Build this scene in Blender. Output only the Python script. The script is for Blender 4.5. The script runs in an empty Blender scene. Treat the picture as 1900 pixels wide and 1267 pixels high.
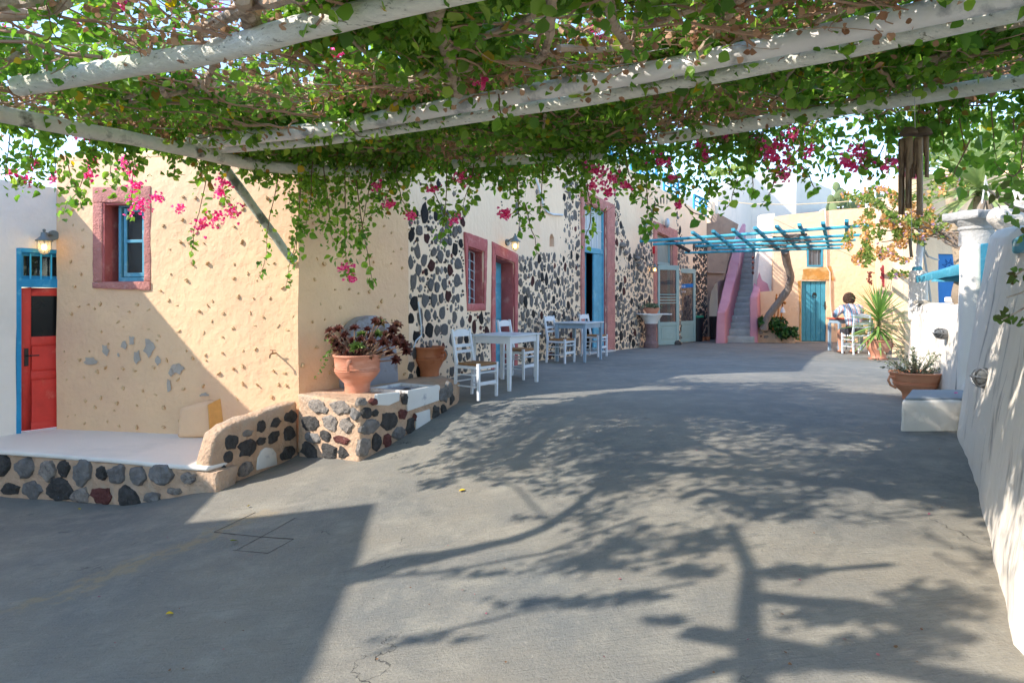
import bpy, bmesh, math, random
import numpy as np
from mathutils import Vector, Matrix, noise
from mathutils.geometry import tessellate_polygon
R = random.Random(7)
NR = np.random.RandomState(11)
S = bpy.context.scene
COL = S.collection
# ------------------------------------------------------------------ camera
F, CU, CV, CZ = 1267.0, 950.0, 555.0, 1.22
cd = bpy.data.cameras.new('camera'); cam = bpy.data.objects.new('camera', cd); COL.objects.link(cam)
cam.location = (0, 0, CZ); cam.rotation_euler = (math.radians(90), 0, 0)
cd.sensor_fit = 'HORIZONTAL'; cd.sensor_width = 36; cd.lens = 36*F/1900
cd.shift_y = -(633.5-CV)/1900; cd.clip_end = 6000; cd.clip_start = .05
S.camera = cam
# ------------------------------------------------------------------ light
LX, LY, LZ = 1.0, .30, -.73              # direction the sunlight travels
el = math.atan2(-LZ, math.hypot(LX, LY))
W = bpy.data.worlds.new('World'); S.world = W; W.use_nodes = True
nt = W.node_tree; nt.nodes.clear()
sky = nt.nodes.new('ShaderNodeTexSky'); sky.sky_type = 'NISHITA'; sky.sun_disc = False
sky.sun_elevation = el; sky.sun_rotation = math.atan2(-LX, -LY); sky.altitude = 100; sky.air_density = .92; sky.dust_density = .1; sky.ozone_density = 1.8
bg = nt.nodes.new('ShaderNodeBackground'); bg.inputs[1].default_value = .15
wo = nt.nodes.new('ShaderNodeOutputWorld'); nt.links.new(sky.outputs[0], bg.inputs[0]); nt.links.new(bg.outputs[0], wo.inputs[0])
sd = bpy.data.lights.new('sun', 'SUN'); sun = bpy.data.objects.new('sun', sd); COL.objects.link(sun)
sd.energy = 2.0; sd.angle = math.radians(.6); sd.color = (1.0, .94, .86)
sun.rotation_euler = Vector((LX, LY, LZ)).to_track_quat('-Z', 'Y').to_euler(); sun.location = (-20, -6, 18)
S.view_settings.view_transform = 'Standard'; S.view_settings.look = 'None'
S.view_settings.exposure = 1.83; S.view_settings.gamma = 1; S.view_settings.use_curve_mapping = False
S.cycles.use_denoising = True; S.cycles.max_bounces = 8; S.cycles.diffuse_bounces = 4; S.cycles.glossy_bounces = 2
S.cycles.transmission_bounces = 4; S.cycles.transparent_max_bounces = 6; S.cycles.sample_clamp_indirect = 6
# ------------------------------------------------------------------ materials
def lin(c):
    return tuple(((x/255)/12.92 if x/255 <= .04045 else (((x/255)+.055)/1.055)**2.4) for x in c)
MATS = {}
def mat(name, rgb, rough=.8, var=.12, vs=2.5, bump=.25, bs=25, rgb2=None, s2=1.2, t2=(.52, .62), metal=0, trans=0, stretch=None, rnd=None, fine=0, spec=.35, emit=None, dist=.02):
    if name in MATS: return MATS[name]
    m = bpy.data.materials.new(name); m.use_nodes = True; n = m.node_tree.nodes; l = m.node_tree.links
    p = n['Principled BSDF']; out = n['Material Output']
    c = lin(rgb)
    tc = n.new('ShaderNodeTexCoord'); mp = n.new('ShaderNodeMapping'); l.new(tc.outputs['Object'], mp.inputs[0])
    if stretch: mp.inputs['Scale'].default_value = stretch
    def noi(scale, det=4, src=mp):
        t = n.new('ShaderNodeTexNoise'); t.inputs['Scale'].default_value = scale; t.inputs['Detail'].default_value = det
        t.inputs['Roughness'].default_value = .6
        l.new(src.outputs[0], t.inputs['Vector']); return t
    def mix(a, b, fac):
        x = n.new('ShaderNodeMix'); x.data_type = 'RGBA'
        for s, k in ((a, 6), (b, 7)):
            if isinstance(s, tuple): x.inputs[k].default_value = (*s[:3], 1)
            else: l.new(s, x.inputs[k])
        if isinstance(fac, float): x.inputs[0].default_value = fac
        else: l.new(fac, x.inputs[0])
        return x.outputs[2]
    def ramp(src, a, b):
        r = n.new('ShaderNodeMapRange'); r.inputs[1].default_value = a; r.inputs[2].default_value = b; l.new(src, r.inputs[0]); return r.outputs[0]
    v = noi(vs, 5)
    col = mix(tuple(x*(1-var) for x in c), tuple(min(1, x*(1+var)) for x in c), ramp(v.outputs[0], .3, .7))
    if rgb2:
        w = noi(s2, 6); col = mix(col, lin(rgb2), ramp(w.outputs[0], *t2))
    if rnd:
        at = n.new('ShaderNodeAttribute'); at.attribute_name = 'rnd'
        cr = n.new('ShaderNodeValToRGB'); e = cr.color_ramp.elements
        e[0].position, e[0].color = rnd[0][0], (*lin(rnd[0][1]), 1); e[1].position, e[1].color = rnd[1][0], (*lin(rnd[1][1]), 1)
        for ps, cc in rnd[2:]:
            k = e.new(ps); k.color = (*lin(cc), 1)
        l.new(at.outputs['Fac'], cr.inputs[0]); col = mix(col, cr.outputs[0], .85)
    if fine:
        w = noi(bs*4, 2); col = mix(col, tuple(x*.35 for x in c), ramp(w.outputs[0], .72-fine, .95-fine))
    l.new(col, p.inputs['Base Color'])
    p.inputs['Roughness'].default_value = rough; p.inputs['Metallic'].default_value = metal
    p.inputs['Specular IOR Level'].default_value = spec
    if bump:
        a = noi(bs, 5); b = n.new('ShaderNodeBump'); b.inputs['Strength'].default_value = bump; b.inputs['Distance'].default_value = dist
        ad = n.new('ShaderNodeMath'); ad.operation = 'MULTIPLY_ADD'; l.new(v.outputs[0], ad.inputs[0]); ad.inputs[1].default_value = 1.5; l.new(a.outputs[0], ad.inputs[2])
        l.new(ad.outputs[0], b.inputs['Height']); l.new(b.outputs[0], p.inputs['Normal'])
    if emit:
        p.inputs['Emission Color'].default_value = (*lin(emit[0]), 1); p.inputs['Emission Strength'].default_value = emit[1]
    if trans:
        tr = n.new('ShaderNodeBsdfTranslucent'); ms = n.new('ShaderNodeMixShader'); ms.inputs[0].default_value = trans
        hs = n.new('ShaderNodeHueSaturation'); hs.inputs['Value'].default_value = 1.7; hs.inputs['Saturation'].default_value = 1.1
        l.new(col, hs.inputs['Color']); l.new(hs.outputs[0], tr.inputs[0])
        l.new(p.outputs[0], ms.inputs[1]); l.new(tr.outputs[0], ms.inputs[2]); l.new(ms.outputs[0], out.inputs[0])
    MATS[name] = m; return m
def glass(name, rgb=(40, 50, 55), alpha=.45, rough=.05):
    if name in MATS: return MATS[name]
    m = bpy.data.materials.new(name); m.use_nodes = True; n = m.node_tree.nodes; l = m.node_tree.links
    p = n['Principled BSDF']; p.inputs['Base Color'].default_value = (*lin(rgb), 1); p.inputs['Roughness'].default_value = rough
    p.inputs['Specular IOR Level'].default_value = .8
    tr = n.new('ShaderNodeBsdfTransparent'); ms = n.new('ShaderNodeMixShader'); ms.inputs[0].default_value = alpha
    l.new(tr.outputs[0], ms.inputs[1]); l.new(p.outputs[0], ms.inputs[2]); l.new(ms.outputs[0], n['Material Output'].inputs[0])
    MATS[name] = m; return m
# ------------------------------------------------------------------ mesh builder
def nv(co, f): return noise.noise_vector(Vector(co)*f)
class MB:
    def __init__(s): s.v = []; s.f = []
    def add(s, vs, fs):
        k = len(s.v); s.v += [tuple(x) for x in vs]; s.f += [tuple(i+k for i in f) for f in fs]; return s
    def hexa(s, p):   # p: 4 bottom, 4 top (same order)
        return s.add(p, [(3, 2, 1, 0), (4, 5, 6, 7), (0, 1, 5, 4), (1, 2, 6, 5), (2, 3, 7, 6), (3, 0, 4, 7)])
    def box(s, c, d, rz=0, ax=None):
        x, y, z = (q/2 for q in d); M3 = Matrix.Rotation(rz, 3, 'Z') if ax is None else ax
        ps = [Vector(c)+M3@Vector(q) for q in ((-x,-y,-z),(x,-y,-z),(x,y,-z),(-x,y,-z),(-x,-y,z),(x,-y,z),(x,y,z),(-x,y,z))]
        return s.hexa(ps)
    def prism(s, poly, vec):
        n = len(poly); a = [Vector(p) for p in poly]; b = [p+Vector(vec) for p in a]
        return s.add(a+b, [tuple(range(n)), tuple(range(2*n-1, n-1, -1))]+[(i, i+n, (i+1) % n+n, (i+1) % n) for i in range(n)])
    def tube(s, pts, r, n=6, caps=True):
        pts = [Vector(p) for p in pts]; r = r if isinstance(r, (list, tuple)) else [r]*len(pts)
        rings = []; up = Vector((0, 0, 1)); px = None
        for i, p in enumerate(pts):
            t = (pts[min(i+1, len(pts)-1)]-pts[max(i-1, 0)])
            if t.length < 1e-9: t = up.copy()
            t.normalize()
            if px is None: px = t.cross(up) if abs(t.z) < .95 else t.cross(Vector((1, 0, 0)))
            px = px-t*px.dot(t)
            if px.length < 1e-6: px = t.cross(Vector((1, .3, 0)))
            px.normalize(); py = t.cross(px)
            rings.append([p+(px*math.cos(a)+py*math.sin(a))*r[i] for a in [2*math.pi*k/n for k in range(n)]])
        vs = [q for g in rings for q in g]; fs = []
        for i in range(len(pts)-1):
            for k in range(n): fs.append((i*n+k, i*n+(k+1) % n, (i+1)*n+(k+1) % n, (i+1)*n+k))
        if caps: fs += [tuple(range(n-1, -1, -1)), tuple((len(pts)-1)*n+k for k in range(n))]
        return s.add(vs, fs)
    def lathe(s, prof, c, n=28, wob=0):
        vs = []; fs = []; c = Vector(c)
        for (r, z) in prof:
            for k in range(n):
                a = 2*math.pi*k/n; vs.append(c+Vector((r*math.cos(a), r*math.sin(a), z)))
        for i in range(len(prof)-1):
            for k in range(n): fs.append((i*n+k, i*n+(k+1) % n, (i+1)*n+(k+1) % n, (i+1)*n+k))
        return s.add(vs, fs)
    def ball(s, c, r, n=10, m=6, wob=0, f=6):
        c = Vector(c); rx, ry, rz = r if isinstance(r, (tuple, list)) else (r, r, r)
        vs = [c+Vector((0, 0, -rz))]
        for i in range(1, m):
            t = math.pi*i/m
            for k in range(n):
                a = 2*math.pi*k/n; q = Vector((rx*math.sin(t)*math.cos(a), ry*math.sin(t)*math.sin(a), -rz*math.cos(t))); vs.append(c+q)
        vs.append(c+Vector((0, 0, rz))); L = len(vs)-1
        if wob: vs = [v+nv(v, f)*wob for v in vs]
        fs = [(0, 1+(k+1) % n, 1+k) for k in range(n)]
        for i in range(m-2):
            for k in range(n): a = 1+i*n; fs.append((a+k, a+(k+1) % n, a+n+(k+1) % n, a+n+k))
        a = 1+(m-2)*n; fs += [(a+k, a+(k+1) % n, L) for k in range(n)]
        return s.add(vs, fs)
    def build(s, name, m, parent=None, smooth=False, bevel=0, seg=2, grid=0, dirs=((1,0,0),(0,1,0),(0,0,1)), wob=0, wf=1.5, label=None, kind=None, angle=40):
        me = bpy.data.meshes.new(name); me.from_pydata([tuple(v) for v in s.v], [], s.f)
        bm = bmesh.new(); bm.from_mesh(me)
        if bevel or grid: bmesh.ops.remove_doubles(bm, verts=bm.verts, dist=1e-5)
        bmesh.ops.recalc_face_normals(bm, faces=bm.faces)
        if bevel:
            es = [e for e in bm.edges if len(e.link_faces) == 2 and e.calc_face_angle(0) > .5]
            bmesh.ops.bevel(bm, geom=es, offset=bevel, segments=seg, profile=.5, affect='EDGES', clamp_overlap=True)
        if grid:
            for d in dirs:
                d = Vector(d).normalized(); pr = [v.co.dot(d) for v in bm.verts]; a, b = min(pr), max(pr)
                n = int((b-a)/grid)
                for i in range(1, n+1):
                    q = a+(b-a)*i/(n+1)
                    bmesh.ops.bisect_plane(bm, geom=bm.verts[:]+bm.edges[:]+bm.faces[:], plane_co=d*q, plane_no=d, dist=1e-4)
        if wob:
            for v in bm.verts: v.co += nv(v.co, wf)*wob + nv(v.co, wf*3.3)*wob*.4
        bm.to_mesh(me); bm.free()
        if smooth:
            me.polygons.foreach_set('use_smooth', [True]*len(me.polygons))
            try: me.set_sharp_from_angle(angle=math.radians(angle))
            except Exception: pass
        return link(name, me, m, parent, label, kind)
def link(name, me, m, parent=None, label=None, kind=None):
    o = bpy.data.objects.new(name, me); COL.objects.link(o)
    if m: 
        if not me.materials: me.materials.append(m)
    if parent:
        o.parent = parent; q = parent
        mw = Matrix.Translation(q.location)
        if q.parent: mw = Matrix.Translation(q.parent.location)
        o.matrix_parent_inverse = Matrix.Translation(-q.location) if q.type == 'EMPTY' else Matrix()
    if label: o['label'] = label
    if kind: o['kind'] = kind
    return o
def T(name, label, cat, loc=(0, 0, 0), group=None):
    o = bpy.data.objects.new(name, None); COL.objects.link(o); o.location = loc; o.empty_display_size = .2
    o['label'] = label; o['category'] = cat
    if group: o['group'] = group
    return o
def tag(o, label, cat, group=None):
    o['label'] = label; o['category'] = cat
    if group: o['group'] = group
    return o
def copy_tree(o, parent=None, label=None, loc=None, rz=None, group=None):
    c = o.copy(); COL.objects.link(c)
    if parent: c.parent = parent
    if label: c['label'] = label
    if group: c['group'] = group
    if loc is not None: c.location = loc
    if rz is not None: c.rotation_euler = (0, 0, rz)
    for ch in list(o.children): copy_tree(ch, c)
    return c
def px(u, v, D): return Vector(((u-CU)/F*D, D, CZ-(v-CV)/F*D))
def pz(u, v, z):
    D = (z-CZ)*F/(CV-v); return px(u, v, D)
class Wall:
    def __init__(s, A, B):
        s.A = Vector((A[0], A[1], 0)); d = Vector((B[0]-A[0], B[1]-A[1], 0)); s.L = d.length; s.d = d.normalized(); s.n = Vector((s.d.y, -s.d.x, 0))
    def ray(s, u, v, off=0):
        r = Vector(((u-CU)/F, 1, -(v-CV)/F)); O = Vector((0, 0, CZ)); t = (s.A+s.n*off-O).dot(s.n)/r.dot(s.n); return O+r*t
    def sz(s, u, v, off=0):
        p = s.ray(u, v, off); return ((p-s.A).dot(s.d), p.z)
    def pt(s, a, z, off=0): return s.A+s.d*a+s.n*off+Vector((0, 0, z))
    def ext(s, mb, uvs, front, back, ref=None):
        ref = front if ref is None else ref
        q = [s.sz(u, v, ref) for u, v in uvs]; return s.esz(mb, q, front, back)
    def esz(s, mb, q, front, back):
        mb.prism([s.pt(a, z, front) for a, z in q], s.n*(back-front)); return mb
    def panel(s, outer, holes, thick, name, m, parent, grid=.25, wob=.012, kind=None, label=None):
        mb = MB(); loops = [outer]+holes
        tri = tessellate_polygon([[Vector((a, z, 0)) for a, z in lp] for lp in loops])
        flat = [p for lp in loops for p in lp]; N = len(flat)
        fr = [s.pt(a, z, 0) for a, z in flat]; bk = [s.pt(a, z, -thick) for a, z in flat]
        fs = [tuple(t) for t in tri]+[tuple(i+N for i in t[::-1]) for t in tri]
        k = 0
        for lp in loops:
            n = len(lp)
            for i in range(n): a, b = k+i, k+(i+1) % n; fs.append((a, b, b+N, a+N))
            k += n
        mb.add(fr+bk, fs)
        return mb.build(name, m, parent, grid=grid, dirs=(s.d, (0, 0, 1)), wob=wob, wf=1.1, smooth=True, angle=35, kind=kind, label=label)
def inset(q, a):   # shrink a quad (s,z) polygon
    cx = sum(p[0] for p in q)/len(q); cz = sum(p[1] for p in q)/len(q)
    return [(p[0]+(a if p[0] < cx else -a), p[1]+(a if p[1] < cz else -a)) for p in q]
def stone_mesh(rx, rz, h, n=9, seed=0, rough=.12):
    rr = random.Random(seed); out = []; vs = []; ang0 = rr.random()*6
    rad = [1+rr.uniform(-rough, rough)*1.3 for _ in range(n)]
    for lv, (sc, y) in enumerate(((1.04, -.03), (1.0, h*.45), (.84, h*.88), (.45, h*1.0))):
        for k in range(n):
            a = ang0+2*math.pi*k/n; r = rad[k]*sc+(rr.uniform(-.05, .05) if lv > 1 else 0)
            vs.append((math.cos(a)*r*rx, -y+(rr.uniform(-.18, .18)*h if lv > 1 else 0), math.sin(a)*r*rz))
    vs.append((0, -h*rr.uniform(.95, 1.15), 0)); fs = []
    for i in range(3):
        for k in range(n): fs.append((i*n+k, i*n+(k+1) % n, (i+1)*n+(k+1) % n, (i+1)*n+k))
    fs += [(3*n+k, 3*n+(k+1) % n, 4*n) for k in range(n)]
    return vs, fs
# ------------------------------------------------------------------ ground
GP = [(-4.0,7.1,-.95),(-5.6,7.5,-.97),(-7,5,-.98),(-4.6,5.6,-.93),(-2.9,3.7,-.86),(-5,2,-.95),(-3.1,6.8,-.67),(-2.5,7.9,-.66),(-1.6,7.15,-.5),(-.39,7.0,-.3),(-.76,8.6,-.12),
 (-1,10,0),(1,10,0),(3,10,0),(6,10,0),(4.3,6.44,0),(3.0,6.6,-.01),(3.45,5.15,-.1),(2.14,2.93,-.26),(1.8,2.3,-.3),(1.6,7.2,0),(.6,6.9,-.1),(1.0,5.0,-.24),(.9,2.8,-.38),(0,0,-.42),(3,0,-.34),(-.9,4.9,-.6),(-.95,3.4,-.66),(-.5,1.2,-.5),
 (0,14,0),(6,14,0),(10,14,0),(4,18,-.03),(9,18,-.04),(3,22,-.1),(7,21,-.1),(12,22,-.1),(-3,12,0),(-4,0,-.85),(8,5,0),(8,0,-.2)]
_P = np.array(GP, float); _N = len(_P)
def _k(d): return d
_D = np.linalg.norm(_P[:, None, :2]-_P[None, :, :2], axis=2)
_A = np.zeros((_N+3, _N+3)); _A[:_N, :_N] = _k(_D)-np.eye(_N)*.35; _A[:_N, _N] = 1; _A[:_N, _N+1:] = _P[:, :2]; _A[_N, :_N] = 1; _A[_N+1:, :_N] = _P[:, :2].T
_c = np.linalg.solve(_A, np.concatenate([_P[:, 2], [0, 0, 0]]))
def G(x, y):
    d = np.hypot(_P[:, 0]-x, _P[:, 1]-y); z = float(_c[:_N]@_k(d)+_c[_N]+_c[_N+1]*x+_c[_N+2]*y)
    if x < -2: z = min(z, -.3)
    return max(-.98, min(.02 if y < 18 else -.0, z))
def gp(u, v):
    lo = None
    t = 1.5
    while t < 40:
        p = px(u, v, t)
        if p.z <= G(p.x, p.y): return Vector((p.x, p.y, G(p.x, p.y)))
        t += .02
    return px(u, v, 40)
xs = sorted(set([-3000, -800, -200, -60, -25, -14, -10]+[round(-8+.16*i, 3) for i in range(int(22/.16)+1)]+[15, 18, 24, 40, 90, 300, 900, 3000]))
ys = sorted(set([-3000, -600, -120, -40, -15, -7, -3]+[round(-1+.16*i, 3) for i in range(int(25/.16)+1)]+[26, 30, 40, 80, 200, 700, 3000]))
vs = []
for y in ys:
    for x in xs:
        ins = -8.1 < x < 14.2 and -1.1 < y < 24.2
        z = G(min(max(x, -8), 14), min(max(y, -1), 24))
        if ins: z += noise.noise(Vector((x*.7, y*.7, 0)))*.012
        if abs(x) > 100 or abs(y) > 100: z = -1.0
        vs.append((x, y, z))
nx = len(xs); fs = [(j*nx+i, j*nx+i+1, (j+1)*nx+i+1, (j+1)*nx+i) for j in range(len(ys)-1) for i in range(nx-1)]
me = bpy.data.meshes.new('ground'); me.from_pydata(vs, [], fs); me.polygons.foreach_set('use_smooth', [True]*len(fs))
def ground_mat():
    m = bpy.data.materials.new('painted_concrete'); m.use_nodes = True; n = m.node_tree.nodes; l = m.node_tree.links; p = n['Principled BSDF']
    tc = n.new('ShaderNodeTexCoord')
    def mp(rz, sc):
        q = n.new('ShaderNodeMapping'); q.inputs['Rotation'].default_value = (0, 0, rz); q.inputs['Scale'].default_value = sc; l.new(tc.outputs['Object'], q.inputs[0]); return q
    def noi(q, s, d=5, r=.6):
        t = n.new('ShaderNodeTexNoise'); t.inputs['Scale'].default_value = s; t.inputs['Detail'].default_value = d; t.inputs['Roughness'].default_value = r; l.new(q.outputs[0], t.inputs[0]); return t.outputs[0]
    def rg(src, a, b, c=0, d=1):
        r = n.new('ShaderNodeMapRange'); r.inputs[1].default_value = a; r.inputs[2].default_value = b; r.inputs[3].default_value = c; r.inputs[4].default_value = d; l.new(src, r.inputs[0]); return r.outputs[0]
    def mix(a, b, f, mode='MIX'):
        x = n.new('ShaderNodeMix'); x.data_type = 'RGBA'; x.blend_type = mode
        for s, k in ((a, 6), (b, 7)):
            if isinstance(s, tuple): x.inputs[k].default_value = (*s, 1)
            else: l.new(s, x.inputs[k])
        if isinstance(f, float): x.inputs[0].default_value = f
        else: l.new(f, x.inputs[0])
        return x.outputs[2]
    def mth(op, a, b):
        x = n.new('ShaderNodeMath'); x.operation = op
        for s, k in ((a, 0), (b, 1)):
            if isinstance(s, (float, int)): x.inputs[k].default_value = s
            else: l.new(s, x.inputs[k])
        return x.outputs[0]
    o = mp(0, (1, 1, 1)); br = mp(-.9, (1, 9, 1)); br2 = mp(.35, (9, 1, 1))
    big = noi(o, .45, 6); streak = noi(br, 5, 6, .7); streak2 = noi(br2, 4, 4); finen = noi(o, 60, 4, .7); med = noi(o, 3.2, 7, .65)
    sx = n.new('ShaderNodeSeparateXYZ'); l.new(tc.outputs['Object'], sx.inputs[0])
    far = rg(sx.outputs[1], 5, 12)
    base = mix(lin((142, 135, 124)), lin((136, 136, 134)), far)
    base = mix(base, lin((118, 119, 118)), rg(big, .38, .62)); base = mix(base, lin((158, 152, 142)), rg(noi(mp(.5, (1, 1.8, 1)), .9, 7, .7), .56, .64, 0, .45)); base = mix(base, lin((98, 98, 96)), rg(noi(mp(1.2, (1.4, 1, 1)), 1.4, 7, .75), .6, .68, 0, .5))
    base = mix(base, lin((166, 160, 148)), rg(med, .48, .74, 0, .55))
    base = mix(base, lin((88, 88, 88)), rg(streak, .55, .8, 0, .55))
    base = mix(base, lin((152, 148, 140)), rg(streak2, .58, .8, 0, .4))
    base = mix(base, lin((84, 82, 80)), rg(finen, .56, .8, 0, .6)); base = mix(base, lin((176, 170, 158)), rg(noi(o, 34, 5, .75), .57, .75, 0, .5)); base = mix(base, lin((70, 68, 64)), rg(noi(o, 7, 7, .8), .62, .74, 0, .45))
    # worn yellowish drip stain running down the ramp
    st = mp(0, (1, 1, 1)); 
    dx = mth('SUBTRACT', sx.outputs[0], -2.75); dy = mth('SUBTRACT', sx.outputs[1], 5.3)
    al = mth('ADD', mth('MULTIPLY', dx, .62), mth('MULTIPLY', dy, .78)); ac = mth('ADD', mth('MULTIPLY', dx, .78), mth('MULTIPLY', dy, -.62))
    wav = mth('MULTIPLY', mth('SUBTRACT', noi(o, 2.6, 7, .75), .5), .9)
    dd = mth('ABSOLUTE', mth('ADD', ac, wav), 0)
    mk = mth('MULTIPLY', rg(dd, .04, .16, 1, 0), rg(mth('ABSOLUTE', al, 0), .8, 1.1, 1, 0)); mk = mth('MULTIPLY', mk, rg(noi(o, 9, 4), .42, .52, .15, .75))
    base = mix(base, lin((164, 144, 112)), mth('MULTIPLY', mk, .8))
    # damp patches on the lower landing
    wet = mth('MULTIPLY', rg(noi(mp(.2, (1, 2.2, 1)), 2.2, 5), .62, .66), rg(sx.outputs[0], -3.9, -4.1)); base = mix(base, lin((84, 90, 92)), mth('MULTIPLY', wet, .8))
    # hairline cracks
    vo = n.new('ShaderNodeTexVoronoi'); vo.feature = 'DISTANCE_TO_EDGE'; vo.inputs['Scale'].default_value = .55
    wob = n.new('ShaderNodeVectorMath'); wob.operation = 'ADD'; nz = n.new('ShaderNodeTexNoise'); nz.inputs['Scale'].default_value = 2.2; nz.inputs['Detail'].default_value = 6
    sc2 = n.new('ShaderNodeVectorMath'); sc2.operation = 'SCALE'; sc2.inputs['Scale'].default_value = .7; l.new(tc.outputs['Object'], nz.inputs[0]); l.new(nz.outputs['Color'], sc2.inputs[0])
    l.new(tc.outputs['Object'], wob.inputs[0]); l.new(sc2.outputs[0], wob.inputs[1]); l.new(wob.outputs[0], vo.inputs['Vector'])
    ck = mth('MULTIPLY', rg(vo.outputs[0], .0006, .002, 1, 0), rg(noi(o, 1.1, 3), .55, .64))
    base = mix(base, lin((60, 58, 56)), mth('MULTIPLY', ck, .8))
    base = mix(base, (1.0, .985, .92), 1.0, 'MULTIPLY')
    l.new(base, p.inputs['Base Color']); p.inputs['Roughness'].default_value = .72; p.inputs['Specular IOR Level'].default_value = .3
    h = mth('ADD', mth('MULTIPLY', streak, .9), mth('MULTIPLY', finen, .7)); h = mth('ADD', h, mth('MULTIPLY', med, 1.2)); h = mth('SUBTRACT', h, mth('MULTIPLY', ck, .6))
    b = n.new('ShaderNodeBump'); b.inputs['Strength'].default_value = .8; b.inputs['Distance'].default_value = .014; l.new(h, b.inputs['Height']); l.new(b.outputs[0], p.inputs['Normal'])
    return m
link('ground', me, ground_mat(), kind='structure')
# joints cut in the concrete
gl = mat('joint_dark', (66, 62, 58), bump=0)
def strip(name, uvs, w, m, parent=None, h=.003):
    mb = MB(); pts = [gp(*q) for q in uvs]
    for a, b in zip(pts, pts[1:]):
        d = (b-a).normalized(); nn = Vector((d.y, -d.x, 0))*w/2; k = max(1, int((b-a).length/.12))
        for i in range(k):
            p, q = a.lerp(b, i/k), a.lerp(b, (i+1)/k); w1 = nn*R.uniform(.6, 1.3)
            vs = [Vector((e.x, e.y, G(e.x, e.y)+noise.noise(Vector((e.x*.7, e.y*.7, 0)))*.012+h)) for e in (p-w1, p+w1, q+w1, q-w1)]
            mb.add(vs, [(0, 1, 2, 3)])
    return mb.build(name, m, parent)
joints = T('drain_cover', 'concrete hatch outlined by dark joints set in the ramp below the parapet', 'hatch', gp(480, 990))
for seg in (((397,988),(474,952)), ((440,1022),(548,962)), ((432,1022),(497,1029)), ((497,1029),(545,1002)), ((397,988),(480,996),(545,1002))):
    strip('joint', seg, .009, gl, joints)
# ------------------------------------------------------------------ plaster etc. materials
M_yel = mat('yellow_plaster', (238, 197, 154), var=.06, vs=1.6, bump=.55, bs=9, dist=.03, rgb2=(229, 184, 148), s2=.9, t2=(.45, .75))
M_yel2 = mat('yellow_plaster_far', (242, 206, 168), var=.1, vs=1.3, bump=.6, bs=8, dist=.03, rgb2=(234, 194, 152), s2=.8, t2=(.5, .7))
M_stn = mat('facade_plaster', (247, 216, 182), var=.06, vs=1.4, bump=.5, bs=11, dist=.025, rgb2=(232, 194, 160), s2=.7, t2=(.5, .75), stretch=(1, 1, .6))
M_mort = mat('mortar', (200, 166, 136), var=.16, vs=6, bump=1.4, bs=26, dist=.02, rgb2=(190, 166, 142), s2=2, fine=.02)
M_white = mat('white_plaster', (238, 228, 214), var=.03, vs=1.2, bump=.45, bs=7, dist=.03, rgb2=(214, 208, 198), s2=.9, t2=(.55, .8))
M_whitew = mat('white_plaster_worn', (234, 222, 206), var=.04, vs=1.4, bump=.7, bs=9, dist=.04, rgb2=(150, 140, 132), s2=1.9, t2=(.57, .67), stretch=(1.6, 1.6, .45), fine=.0)
M_pink = mat('pink_stone', (194, 130, 118), var=.16, vs=5, bump=1.0, bs=40, dist=.02, rgb2=(204, 164, 156), s2=9, t2=(.6, .7))
M_pinkd = mat('red_painted_jamb', (180, 98, 94), var=.14, vs=4, bump=.5, bs=25, rgb2=(200, 136, 126), s2=5, t2=(.55, .7))
M_pinkw = mat('pink_plaster', (206, 148, 158), var=.06, vs=1.5, bump=.4, bs=9, rgb2=(196, 132, 146), s2=1, t2=(.5, .7))
M_blue = mat('blue_paint', (92, 160, 182), var=.14, rgb2=(132, 184, 196), s2=7, t2=(.56, .7), vs=6, bump=.15, bs=30, rough=.55)
M_azur = mat('azure_paint', (34, 142, 188), var=.12, rgb2=(84, 168, 200), s2=8, t2=(.58, .7), vs=6, bump=.15, bs=30, rough=.5)
M_teal = mat('teal_paint', (72, 150, 170), var=.12, vs=5, bump=.35, bs=20, rough=.6, rgb2=(116, 176, 188), s2=6, t2=(.6, .75))
M_sage = mat('sage_paint', (150, 176, 172), var=.05, vs=5, bump=.12, bs=30, rough=.5)
M_red = mat('red_paint', (222, 66, 54), var=.14, rgb2=(226, 104, 84), s2=6, t2=(.58, .72), vs=4, bump=.12, bs=25, rough=.45)
M_black = mat('black_void', (22, 22, 24), bump=0, rough=.5)
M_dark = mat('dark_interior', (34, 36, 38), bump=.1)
M_iron = mat('dark_iron', (62, 60, 58), metal=.6, rough=.5, bump=.2, bs=60)
M_wood = mat('sage_wood', (176, 186, 172), var=.12, vs=4, bump=.5, bs=30, rgb2=(120, 120, 108), s2=7, t2=(.6, .72), stretch=(1, 1, 4))
M_gl = glass('window_glass')
M_glc = glass('clear_glass', (120, 130, 130), .22)
M_basalt = mat('basalt', (122, 117, 112), var=.4, vs=9, bump=1.0, bs=45, dist=.02, rgb2=(118, 120, 124), s2=14, t2=(.55, .75), rough=.85)
M_basblk = mat('basalt_black', (80, 77, 74), var=.35, vs=12, bump=1.4, bs=35, dist=.03, rgb2=(128, 128, 132), s2=22, t2=(.66, .74), rough=.9)
M_basred = mat('red_scoria', (110, 64, 58), var=.3, vs=12, bump=1.3, bs=35, dist=.025, rgb2=(150, 120, 112), s2=20, t2=(.62, .72), rough=.9)
M_basgry = mat('grey_lava', (146, 136, 126), var=.35, vs=10, bump=1.1, bs=40, dist=.02, rgb2=(70, 70, 74), s2=18, t2=(.55, .7), rough=.9)
M_marble = mat('white_marble', (222, 218, 210), var=.05, vs=3, bump=.1, bs=12, rough=.45, rgb2=(168, 168, 172), s2=4, t2=(.6, .68))
M_gryst = mat('grey_marble', (158, 156, 160), var=.12, vs=3, bump=.4, bs=20, rgb2=(130, 116, 110), s2=3, t2=(.55, .65))
M_peb = mat('pebble', (204, 168, 126), var=.3, vs=12, bump=.4, bs=40)
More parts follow.
